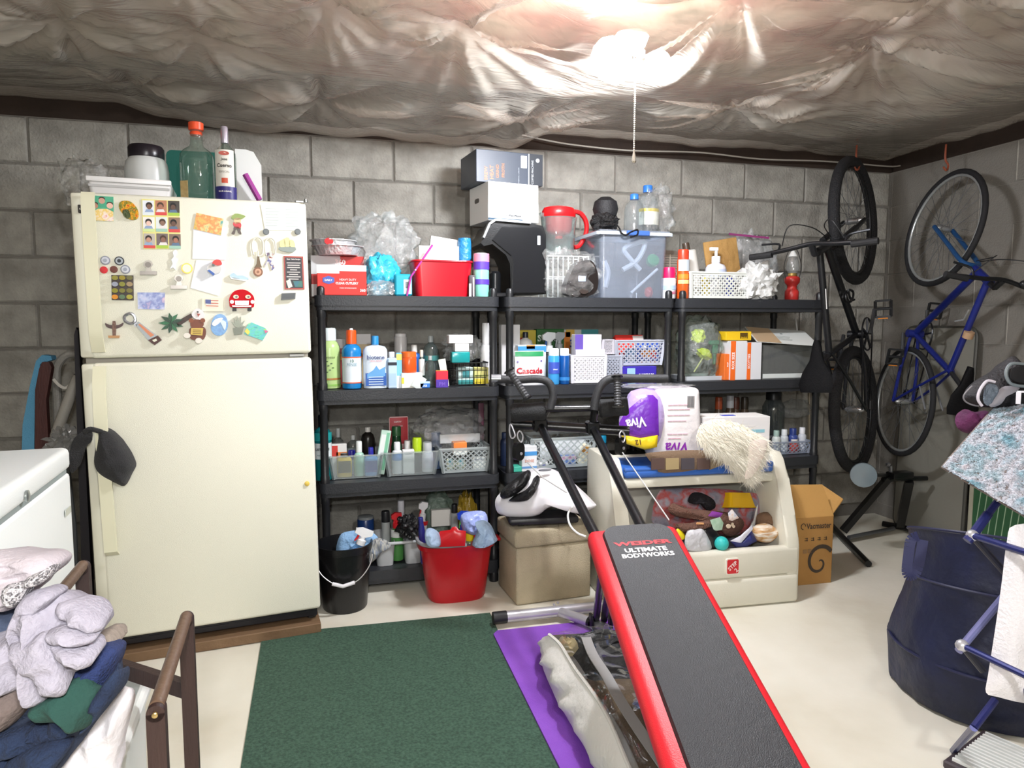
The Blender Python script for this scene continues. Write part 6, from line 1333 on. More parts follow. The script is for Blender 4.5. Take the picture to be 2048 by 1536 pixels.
for pts, dd in ((((1000, 990), (1008, 975), (1030, 958), (1055, 940), (1062, 950), (1052, 972), (1030, 990), (1008, 998)), 2.86), (((1018, 1000), (1030, 1004), (1056, 1000), (1072, 982), (1080, 960), (1074, 950), (1066, 966), (1048, 985)), 2.84)):
    mm, oo = relief(pts, dd, .03, .05, .014, 4, 5, 30)
    ob('foot_opening', T(mm, oo-o), MK, t, 60)
ob('control_panel', T(prism(ell(.055, .012), -.002, .002), at(1090, 940, D=2.87)-o, (-1.1, 0, 0)), mt('#8f9296', .3, .5), t)
ob('power_cord', tube(smooth_path([at(x, y, D=d_)-o for x, y, d_ in ((1146, 1012, 2.85), (1136, 1028, 2.72), (1140, 1050, 2.62), (1155, 1066, 2.58), (1172, 1073, 2.56))], 5), .004, 7), mt('#e6e6e4', .4), t)

# ---------------- buckets
bc = at(692, 1229, Z=0); bc.y += .085; bc.z = 0
t = thing('black_bucket', 'round black bucket with wire bail holding a blue spray bottle and cloths', 'bucket', bc)
BB = mt('#121214', .32, bump=.06, bs=150); hb_ = .27
ob('body', lathe([(.084, 0), (.088, .006), (.108, hb_-.03), (.113, hb_-.028), (.114, hb_), (.108, hb_), (.104, hb_-.03), (.082, .008)], 36), BB, t, 40)
w0 = [(-.116, -.0, hb_-.02), (-.10, -.075, hb_-.085), (-.055, -.108, hb_-.125), (-.01, -.118, hb_-.138), (.05, -.108, hb_-.125), (.10, -.07, hb_-.075), (.116, 0, hb_-.02)]
ob('bail', tube(smooth_path(w0, 6), .0022, 6), mt('#d6d6d4', .35, .6), t)
ob('grip', tube([(-.05, -.1165, hb_-.128), (-.01, -.124, hb_-.139), (.035, -.118, hb_-.13)], .0075, 10), mt('#e3e2e6', .4), t)
ob('bail_lug', J(*[T(lathe([(.012, 0), (.012, .006)], 10), (s*.112, 0, hb_-.02), (0, s*pi/2, 0)) for s in (-1, 1)]), BB, t)
soft('blue_cloth', 'pale blue cleaning cloth hanging out of the black bucket', 'cloth', [(672, 1100), (678, 1075), (690, 1064), (730, 1060), (752, 1070), (756, 1085), (735, 1110), (724, 1130), (700, 1132), (680, 1120)], 2.90, mt('#8fb8e0', .9, bump=.4, bs=90), .02, .02, fold=.012, seed=2, fr=26)
soft('striped_cloth', 'grey striped dish cloth folded over the black bucket rim', 'cloth', [(722, 1132), (728, 1106), (740, 1086), (755, 1076), (775, 1082), (782, 1094), (764, 1104), (752, 1118), (738, 1128)], 2.86, mt('#a9a9a4', .95, bump=.4, bs=90, cols=('#454c5a', '#a9a9a2', '#6d788a', '#b6b6ac'), vs=40, stretch=(2, 1, .3)), .018, .02, fold=.01, seed=3, fr=24)
p = at(690, 1132, Y=2.83); 
t = bottle('glass_cleaner', 'blue glass cleaner spray bottle with red and white trigger in the black bucket', (676, 1056, 720, 1136), 2.80, .155, '#7fb4d8', cap='#eef0f2', cap2='#d8222c', ch=.36, cw=.42, sh='spray', mat=clear('#bcdcf0', .25, .06, '#8fb8d8'), fill=('#1f6ab8', .55), lab='#3f7fc8', lz=(.04, .30), bands=[(.17, .22, '#d8343a'), (.05, .14, '#e9eef2')], tilt=(0, radians(22), 0), dep=.035, shoulder=.5)
ob('red_collar', lathe([(.014, .112), (.015, .118), (.013, .130)], 14), mt('#d8222c', .35), t) if 0 else None
rc = at(920, 1206, Z=0); rc = V((rc.x-.002, rc.y+.085, 0))
t = thing('red_bucket', 'large red oval bucket packed with cleaning supplies in front of the shelf', 'bucket', rc)
RB = mt('#b5121f', .3, bump=.05, bs=120); hr = .245
v, f = [], []
secs = [(.118, .078, 0), (.128, .083, .012), (.158, .100, hr-.02), (.170, .110, hr-.018), (.172, .112, hr), (.160, .102, hr), (.150, .094, hr-.02), (.12, .076, .01)]
n_ = 40
for a, b, z in secs:
    for i in range(n_):
        an = 2*pi*i/n_; k = 3.2; c_, s_ = cos(an), sin(an); q = (abs(c_)**k+abs(s_)**k)**(-1/k); v.append(V((a*c_*q*.95, b*s_*q, z)))
for j in range(len(secs)-1):
    for i in range(n_): a, b = j*n_+i, j*n_+(i+1) % n_; f.append((a, b, b+n_, a+n_))
f += [tuple(range(n_-1, -1, -1)), tuple((len(secs)-1)*n_+i for i in range(n_))]
ob('body', (v, f), RB, t, 40)
ob('handle', tube(smooth_path([(-.160, .03, hr+.012), (-.160, -.05, hr+.014), (-.13, -.095, hr+.012), (-.07, -.112, hr+.010), (.0, -.112, hr+.008), (.025, -.108, hr+.006)], 5), .008, 8), mt('#8f8f92', .4), t)
ob('side_grip', box(.03, .06, .014, .005, 2, c=(.176, 0, hr-.014)), RB, t)
zi = .15
def inb(name, label, cat, pts, D, mat, **k): return soft(name, label, cat, pts, D, mat, **k)
LB = mt('#9fbfe6', .85, bump=.8, bs=70, col2='#b9d2ee', vs=18)
inb('dustpan', 'red plastic dustpan standing upright in the red bucket', 'dustpan', [(878, 1094), (880, 1062), (900, 1060), (905, 1054), (912, 1053), (918, 1060), (932, 1062), (930, 1092)], 2.80, mt('#cf1a24', .3), tf=.012, tb=.008, sm=1, rings=3)
inb('blue_sponge', 'blue sponge resting at the front of the red bucket', 'sponge', [(880, 1088), (886, 1072), (912, 1083), (908, 1092), (880, 1092)], 2.82, mt('#3f6fcf', .9, bump=.6, bs=150), tf=.015, tb=.012, sm=1, rings=4)
inb('cleaning_rags', 'pale blue rags bulging at the right of the red bucket', 'rags', [(944, 1090), (955, 1060), (950, 1045), (968, 1040), (982, 1050), (992, 1072), (994, 1082), (970, 1094)], 2.84, LB, tf=.05, tb=.05, fold=.02, seed=7, fr=22)
inb('blue_rag', 'light blue rag between dustpan and dish brush', 'rag', [(852, 1086), (850, 1062), (862, 1056), (878, 1066), (882, 1090), (866, 1094)], 2.80, mt('#b4cdec', .85, bump=.6, bs=70), tf=.03, tb=.03, fold=.014, seed=9, fr=26)
inb('lilac_bag', 'lilac blue packaging bag at the back of the red bucket', 'bag', [(925, 1060), (922, 1030), (945, 1022), (970, 1024), (976, 1046), (968, 1066), (945, 1070)], 2.93, mt('#8f9fdc', .3, bump=.6, bs=50, col2='#a9b6e6', vs=14), tf=.03, tb=.02, fold=.02, seed=4, fr=20)
t = bottle('dish_brush', 'navy dish brush handle standing at the left of the red bucket', (842, 1036, 856, 1100), 2.84, zi, '#23266e', cap='#23266e', ch=.1, cw=.7, shoulder=.3, tilt=(0, radians(-4), 0), cat='brush')
bottle('yellow_cap_bottle', 'clear bottle with bright yellow cap at the front of the red bucket', (932, 1066, 951, 1100), 2.80, zi+.03, cap='#ecd21a', ch=.34, cw=.85, mat=clear('#e3e6dc', .2, .08, '#cfd0c4'))
bottle('pink_cap_bottle', 'small bottle with pale pink cap beside the yellow cap', (922, 1078, 934, 1100), 2.80, zi+.03, '#d9c4cc', cap='#e6b9c4', ch=.3, cw=.9)
t = bottle('blue_spray_bottle', 'bright blue and green trigger bottle at the back of the red bucket', (916, 1026, 944, 1090), 2.88, zi, '#2f52c0', cap='#1f3fb8', cap2='#5ac43a', ch=.42, cw=.6, sh='spray', bands=[(.3, .55, '#6ad24a')])

# ---------------- toy box
TBX = mt('#dcd9ca', .5, bump=.08, bs=160, col2='#d3d0c0', vs=4)
W_, D_ = .79, .42
tbr = radians(-3)
to = V((1.877, 2.405, 0))
TM = Matrix.Translation(to) @ Matrix.Rotation(tbr, 4, 'Z')
t = thing('toy_box', 'large beige moulded plastic toy chest with a blue lid and red emblem', 'toy chest', to, tbr)
zf = .238
ob('front_lower', box(W_, .05, .125, .02, 3, c=(-W_/2, .025, 0)), TBX, t)
ob('front_upper', box(W_-.004, .05, zf-.122, .016, 3, c=(-W_/2, .029, .122)), TBX, t)
ob('floor_panel', box(W_-.04, D_-.04, .03, c=(-W_/2, D_/2, .01)), TBX, t)
ob('back_panel', box(W_-.02, .04, .57, .015, 2, c=(-W_/2, D_-.021, .0)), TBX, t)
prof = [(.008, .02), (.008, .235), (.016, .275), (.05, .36), (.10, .50), (.135, .575), (.165, .605), (.40, .61), (.42, .58), (.42, .0), (.024, 0)]
for s, x in ((0, -.058), (1, -W_)):
    m = prism(prof, 0, .058); m = [V((p.y, p.x, p.z)) for p in m[0]], [tuple(reversed(q)) for q in m[1]]
    bm = bmesh.new(); vs = [bm.verts.new(p) for p in m[0]]
    for q in m[1]: bm.faces.new([vs[i] for i in q])
    bmesh.ops.bevel(bm, geom=bm.edges[:], offset=.010, segments=2, profile=.5, affect='EDGES'); bm.verts.index_update()
    m = [p.co.copy() for p in bm.verts], [tuple(p.index for p in q.verts) for q in bm.faces]; bm.free()
    ob('side_panel', T(m, (x, 0, 0)), TBX, t, 40)
BL = mt('#2f62b4', .4, bump=.06, bs=150)
lz = .528
ld = ob('lid', J(box(W_-.125, .27, .035, .012, 3, c=(-W_/2, .25, lz)), box(W_-.125, .03, .02, .008, 2, c=(-W_/2, .13, lz+.025))), BL, t, 40)
ob('lid_lip', box(W_-.12, .05, .04, .010, 2, c=(-W_/2, .145, lz-.042)), TBX, t)
lgx = (TM.inverted() @ at(1467, 1146, Y=2.41)).x
lg = ob('emblem_plate', prism(rrect(.058, .066, .008, 3, lgx, .178), -.0045, .004), mt('#e3dfd2', .4), t)
ob('emblem_red', prism(rrect(.050, .058, .006, 3, lgx, .178), -.006, -.0045), mt('#c8252e', .35), lg)
ob('lettering', T(txt('STEP', .046, .016, bold=.02, rot=radians(42)), (lgx-.002, -.0062, .182)), mt('#f0e3e0', .4), lg)
ob('lettering', T(txt('2', None, .018, bold=.02, rot=radians(42)), (lgx+.014, -.0062, .163)), mt('#f0e3e0', .4), lg)
def toy(name, label, cat, pts, Y, mat, tf=.03, tb=.03, **k):
    m, o = relief(pts, None, tf, tb, plane=dict(Y=Y), **k); return single(name, m, mat, label, cat, o, 0, None, 60)
q = TM @ V((-W_/2, D_/2+.0, .045))
single('blanket_heap', blob(.285, .125, .165, .12, 2.4, 4, 4, False, 5), mt('#5f6478', .95, bump=.5, bs=60, cols=('#50566c', '#7a7f92', '#8a5a5c', '#6a7086'), vs=7), 'grey blue fleece blanket filling the bottom of the toy chest', 'blanket', q, tbr, None, 60)
toy('fleece_blanket', 'grey fleece with red pattern bunched at the back left of the toy chest', 'blanket', [(1312, 1060), (1314, 990), (1345, 977), (1430, 977), (1495, 984), (1530, 998), (1534, 1060), (1430, 1070)], 2.66, mt('#7d7886', .95, bump=.5, bs=70, cols=('#7a7684', '#8f8c98', '#b4524e', '#a9a6b0'), vs=14), .04, .04, fold=.012, fr=16)
toy('black_plush', 'black fluffy plush toy behind the brown plush legs', 'plush toy', [(1376, 1000), (1384, 986), (1404, 986), (1428, 1000), (1430, 1016), (1412, 1020), (1396, 1004), (1380, 1006)], 2.60, mt('#17141a', .95, bump=1, bs=150), .03, .02, fold=.012, fr=30)
BR = mt('#5f4338', .95, bump=.9, bs=130, col2='#704f42', vs=14)
toy('brown_plush', 'brown plush dog toy with long floppy legs and a bone mark', 'plush toy', [(1336, 1018), (1346, 1006), (1358, 1014), (1390, 1018), (1425, 1022), (1462, 1026), (1486, 1040), (1486, 1056), (1468, 1072), (1450, 1070), (1462, 1050), (1440, 1040), (1400, 1034), (1350, 1032)], 2.55, BR, .035, .03, fold=.012, fr=24)
toy('brown_plush', 'second long brown plush leg lying in front in the toy chest', 'plush toy', [(1352, 1048), (1380, 1046), (1420, 1040), (1424, 1052), (1392, 1058), (1372, 1064), (1356, 1060)], 2.50, BR, .025, .02, fold=.01, fr=24)
p = at(1400, 1049, Y=2.472); single('bone_tag', box(.034, .004, .008, .003), mt('#d9a06a', .8), 'small tan bone shaped strip on the brown plush leg', 'tag', p, (0, .12, 0))
q = at(1462, 1052, Y=2.505); single('bone_patch', J(T(prism(ell(.022, .018), -.002, .002), (-.012, 0, 0)), T(prism(ell(.012, .016), -.002, .002), (.006, 0, .006)), T(prism(ell(.012, .012), -.002, .002), (.012, 0, -.003))), mt('#dcc8ae', .9), 'cream embroidered paw patch on the brown plush head', 'patch', q)
q = TM @ V((0, 0, 0))
yb = [at(x, y, Y=2.60) for x, y in ((1434, 1006), (1449, 978), (1519, 980), (1519, 1016), (1496, 1022))]
cxy = at(1476, 1018, Y=2.60)
t = thing('yellow_tub', 'bright yellow plastic tub lying upside down in the toy chest', 'tub', (cxy.x+.012, 2.64, cxy.z-.006), (radians(-14), radians(8), .25))
ob('shell', J(tub(.155, .095, .062, .9, .002, .012)) if 0 else T(tub(.165, .10, .064, .78, .002, .014), (0, 0, .064), (pi, 0, 0)), mt('#e6b414', .22), t, 40)
ob('rim', tube([V((x, y, .002)) for x, y in rrect(.168, .103, .016, 4)], .003, 6, True), mt('#e9bb1c', .25), t)
toy('purple_tag', 'purple and white card tag on the brown plush toy', 'tag', [(1416, 1032), (1424, 1022), (1446, 1026), (1440, 1036)], 2.49, mt('#8a3f9e', .45), .004, .002, sm=1, rings=2)
toy('green_tag', 'white and green swing tag hanging over the brown plush', 'tag', [(1420, 1040), (1440, 1034), (1447, 1046), (1444, 1060), (1428, 1062)], 2.48, mt('#cfe0d2', .45, col2='#6aa078', vs=20), .004, .002, sm=1, rings=2)
toy('orange_tag', 'white orange and blue card tag beside the purple tag', 'tag', [(1456, 1026), (1464, 1018), (1478, 1036), (1464, 1042), (1458, 1040)], 2.50, mt('#e4dfe0', .45, cols=('#e0863a', '#eee8e6', '#4a72c8'), vs=26), .004, .002, sm=1, rings=2)
toy('silver_pouch', 'silver white plastic pouch at the front left of the toy chest', 'pouch', [(1370, 1094), (1374, 1062), (1396, 1056), (1408, 1060), (1424, 1094), (1410, 1104), (1385, 1104)], 2.475, mt('#c9c9ce', .25, bump=.5, bs=60), .018, .02, fold=.008, fr=30)
toy('yellow_toy', 'small bright yellow toy half hidden by the bench pad', 'toy', [(1352, 1060), (1360, 1058), (1371, 1072), (1366, 1080), (1356, 1076)], 2.49, mt('#e6d21a', .4), .012, .012)
toy('black_toy', 'glossy black toy between silver pouch and teal ball', 'toy', [(1404, 1060), (1426, 1056), (1440, 1070), (1446, 1080), (1430, 1098), (1420, 1090)], 2.485, mt('#141317', .3), .015, .02)
toy('navy_box', 'dark blue and white pack beside the teal ball', 'pack', [(1462, 1084), (1480, 1086), (1504, 1062), (1514, 1082), (1492, 1094), (1470, 1094)], 2.48, mt('#2f3470', .45), .012, .02, sm=1)
toy('white_card', 'white printed card edge standing over the dark blue pack', 'card', [(1460, 1082), (1480, 1072), (1504, 1050), (1506, 1058), (1482, 1086)], 2.47, mt('#d9d9e6', .5, bump=.1), .003, .003, sm=1, rings=2)
toy('white_sheet', 'thin white plastic sheet curling down from the yellow tub', 'sheet', [(1496, 1060), (1506, 1042), (1512, 1018), (1516, 1010), (1510, 1050), (1500, 1068)], 2.56, mt('#d9d9d6', .4), .004, .004, rings=3)
toy('striped_towel', 'brown white and orange striped towel roll at the right of the toy chest', 'towel', [(1508, 1076), (1506, 1054), (1530, 1046), (1552, 1056), (1556, 1068), (1540, 1084), (1520, 1084)], 2.50, mt('#c99a62', .9, bump=.4, bs=90, cols=('#b8844a', '#efe8dc', '#c4904e', '#e9dfd0', '#8a6240'), vs=10, stretch=(.6, .6, 3)), .03, .04, fold=.008, fr=20)
toy('brown_cloth', 'brown folded cloth behind the striped towel roll', 'cloth', [(1512, 1050), (1514, 1030), (1535, 1024), (1555, 1040), (1558, 1056), (1530, 1050)], 2.56, mt('#7a5f4a', .95, bump=.5, bs=80), .03, .03, fold=.012, fr=20)
p = at(1443, 1087, Y=2.462); single('teal_ball', T(ico(3), s=.029), mt('#2fb8b4', .5, bump=.2, bs=90), 'round teal rubber ball at the front rim of the toy chest', 'ball', p)
# on the lid
lt = lz+.046
toy('plaid_cloth', 'brown and tan plaid cloth folded on the blue toy chest lid', 'cloth', [(1294, 914), (1300, 905), (1400, 900), (1440, 912), (1442, 934), (1330, 946), (1312, 934)], 2.545, mt('#7a6450', .95, bump=.3, bs=120), .012, .06, rings=4)
t = [o for o in bpy.data.objects if o.name.startswith('plaid_cloth')][-1]
for i, (u, k) in enumerate(((1316, '#5a4640'), (1345, '#a8946c'), (1376, '#4a444a'), (1408, '#5d4a44'), (1432, '#8a7a62'))):
    pp = [at(x, y, Y=2.528)-t.location for x, y in ((u-13, 917), (u+13, 916), (u+13, 938 if u < 1425 else 930), (u-13, 940))]
    ob('plaid_stripe', (pp+[p+V((0, .004, 0)) for p in pp], [(0, 3, 2, 1), (4, 5, 6, 7), (0, 1, 5, 4), (1, 2, 6, 5), (2, 3, 7, 6), (3, 0, 4, 7)]), mt(k, .95), t, 0)
# paper towel pack: eight rolls under film
cx, w, z0, z1 = R((1244, 775, 1408, 908), 2.65)
zb = lt+.003; hpk = z1-zb
t = thing('paper_towel_pack', 'upside-down wrapped pack of white paper towels with purple and yellow end', 'paper towels', (cx, 2.73, zb), radians(-8))
PW = mt('#ece8e8', .35, bump=.3, bs=30)
m = J(*[T(box(.062*2, .12, hpk, .03, 4), (-.062+.124*i-.02, 0, 0)) for i in range(2)])
ob('rolls', mapv(box(w*.56, .16, hpk*.985, .028, 4, c=(w*.20, 0, 0)), lambda p: (p.x+.008*sin(p.z*40)*(.3 if p.x < w*.3 else 1), p.y, p.z*(1+.0))), PW, t, 50)
PU = mt('#6a2aa8', .3, bump=.3, bs=40)
m, o2 = relief([(1240, 830), (1252, 800), (1262, 782), (1300, 775), (1322, 790), (1330, 830), (1326, 860), (1316, 888), (1290, 898), (1244, 882), (1238, 850)], 2.95, .06, .05, .006, 3, 8, 20, 2)
lc = Matrix.Rotation(radians(8), 4, 'Z')
def loc(m, o2): return [lc @ (p+o2-V((cx, 2.73, zb))) for p in m[0]], m[1]
en = ob('film_end', loc(m, o2), mt('#b9a4d8', .22, bump=.4, bs=40), t, 60)
m, o2 = relief([(1238, 846), (1252, 822), (1290, 790), (1306, 790), (1316, 800), (1318, 872), (1280, 880), (1243, 868)], 2.885, .014, .02, .003, 3, 6, 20, 1)
ob('purple_print', loc(m, o2), PU, en, 60)
m, o2 = relief([(1242, 868), (1280, 876), (1316, 870), (1314, 894), (1290, 900), (1246, 886)], 2.88, .014, .02, .003, 3, 6, 20, 1)
ob('yellow_print', loc(m, o2), mt('#e0c41e', .3, bump=.3, bs=40), en, 60)
pv = [lc @ (at(x, y, D=2.862)-V((cx, 2.73, zb))) for x, y in ((1272, 846),)][0]
ob('lettering', T(txt('Viva', .085, .044, bold=.03, rot=pi+.18), pv), mt('#f0e9f4', .3), en)
pv = [lc @ (at(x, y, D=2.862)-V((cx, 2.73, zb))) for x, y in ((1276, 885),)][0]
ob('lettering', T(txt('12', .024, bold=.03, rot=pi+.15), pv), mt('#6a4a2a', .3), en)
fy = -.082
ob('lettering', T(txt('Viva', w*.26, hpk*.15, bold=.02, rot=pi, shear=.2), (w*.18, fy, hpk*.17)), mt('#8a2fa6', .35), t)
for z, ww in ((.30, .14), (.36, .22), (.54, .2), (.62, .24), (.70, .24), (.76, .22)): ob('print', J(*[prism(rrect(w*ww/4, .0035, .001, 2, w*(.10+ww*.27*i), hpk*z), fy-.0005, fy+.004) for i in range(4)]), mt('#e0b4c4', .4), t)
ob('barcode', J(*[prism(rrect(.003, hpk*.16, .0005, 1, w*(.30+.014*i), hpk*.80), fy-.0008, fy+.004) for i in range(6)]), mt('#6a6a6c', .4), t)
ob('film_top', T(blob(w*.42, .07, .02, .3, 3, 5, 3, True), (0, 0, hpk*.97)), clear('#f4f2f6', .2, .1), t, 60)
t = carton('white_appliance_box', 'white printed carton standing on the toy chest behind the fur rug', (1412, 834, 1538, 905), 2.64, lt+.001, '#e3e0de', .13, [(.72, .60, .92, .68, '#8fc4cf'), (.18, .30, .62, .78, '#d6d4d8'), (.05, .62, .16, .70, '#b9d8dc')], rz=radians(-7), top='#e9e8e4')
ob('blue_label', T(box(.06, .03, .0012), (-.02, -.02, R((1412, 834, 1538, 905), 2.64)[3]-lt+.0006)), mt('#4f5fcf', .4), t)
# fur rug
FUR = mt('#efe8d4', .95, col2='#e2d8bc', vs=30)
fpts = [(1402, 850), (1430, 838), (1470, 845), (1505, 862), (1530, 880), (1534, 900), (1520, 930), (1506, 960), (1490, 958), (1462, 935), (1430, 905), (1402, 890), (1394, 870)]
m, o = relief(fpts, None, .018, .015, .008, 3, 8, 18, plane=dict(Y=2.50))
t = thing('fur_rug', 'cream long pile fur rug draped over the toy chest lid and corner', 'rug', o)
ob('pelt', m, FUR, t, 60)
v, f = [], []; rr = random.Random(5); fc = m[1][:len(m[1])//2+20]
dn = V((.25, -.35, -1)).normalized()
for q in range(8000):
    p_ = rr.choice(fc); 
    if len(p_) > 4: continue
    a, b = m[0][p_[0]], m[0][p_[2]]; base = a.lerp(b, rr.random())+V((rr.uniform(-.006, .006), 0, rr.uniform(-.006, .006)))
    L_ = rr.uniform(.022, .058); dr = (dn*.8+V((rr.gauss(0, .5), -.3+rr.gauss(0, .35), rr.gauss(0, .5)))).normalized(); sd = V((dr.z, 0, -dr.x)).normalized()*.0011
    k = len(v); v += [base-sd, base+sd, base+dr*L_+V((0, 0, -.004))]; f.append((k, k+1, k+2))
o_ = ob('fur', (v, f), mt('#f6f1e2', .8), t, 0); o_['kind'] = 'stuff'
m, o2 = relief([(1500, 884), (1530, 880), (1534, 896), (1512, 945), (1490, 958), (1496, 920)], None, .008, .006, plane=dict(Y=2.462))
ob('hide_backing', T(m, o2-o), mt('#e9dcd2', .8), t, 60)

# ---------------- cardboard box with swirl
cx0 = at(1662, 1165, Y=2.56)
CB = mt('#a5783f', .8, bump=.15, bs=120, col2='#b08549', vs=5)
bw, bd, bh = .235, .22, .305
t = thing('cardboard_box', 'tall brown cardboard carton with swirl print beside the toy chest', 'box', (2.16, 2.56, 0), radians(-2))
ob('body', box(bw, bd, bh, .002, c=(-bw/2, bd/2, 0)), CB, t)
def flapq(p, q, r, s, nm): 
    n = (V(q)-V(p)).cross(V(s)-V(p)).normalized()*.004
    pts = [V(x) for x in (p, q, r, s)]; ob(nm, (pts+[x-n for x in pts], [(0, 1, 2, 3), (7, 6, 5, 4), (0, 4, 5, 1), (1, 5, 6, 2), (2, 6, 7, 3), (3, 7, 4, 0)]), mt('#b98d4e', .8, bump=.15, bs=120), t, 0)
flapq((-bw, .001, bh), (0, .001, bh), (-.012, .07, bh+.125), (-bw, .07, bh+.135), 'front_flap')
flapq((0, .01, bh), (0, bd-.01, bh), (.085, bd-.03, bh+.085), (.085, .05, bh+.055), 'side_flap')
INK = mt('#3a2f26', .7)
ob('lettering', T(txt('Vacmaster', .125, .026, bold=.02), (-.075, -.001, bh*.87)), INK, t)
ob('logo_ring', T(tube([(.011*cos(a), 0, .013*sin(a)) for a in [2*pi*i/16 for i in range(13)]], .0018, 5), (-.152, -.001, bh*.87)), INK, t)
for i in range(4): ob('care_mark', J(prism(rrect(.016, .003, .001, 2, -.135+.032*i, bh*.66), -.0012, 0), prism(rrect(.003, .016, .001, 2, -.131+.032*i, bh*.675), -.0012, 0), prism(rrect(.014, .002, .0005, 2, -.135+.032*i, bh*.69), -.0012, 0)), INK, t)
for i in range(2): ob('faint_mark', prism(rrect(.02, .018, .003, 2, -.14+.024*i, bh*.5), -.0012, 0), mt('#8a6a44', .7), t)
P_ = [((.082-.0105*a)*cos(a+.6)*.9, (.082-.0105*a)*sin(a+.6)*1.0) for a in [i*.2 for i in range(38)]]
v, f = [], []
for i, (x, z) in enumerate(P_):
    r = sqrt(x*x+z*z) or 1; wd_ = .019*(1-i/60); 
    for s in (-1, 1): v.append(V((-.066+x*(1+s*wd_/r*.5), -.0012, .098+z*(1+s*wd_/r*.5))))
for i in range(len(P_)-1): f.append((2*i, 2*i+1, 2*i+3, 2*i+2))
ob('swirl_print', mapv((v, f), lambda p: (min(-.002, max(-bw+.002, p.x)), p.y, max(.003, p.z))), mt('#40352a', .7), t, 0)
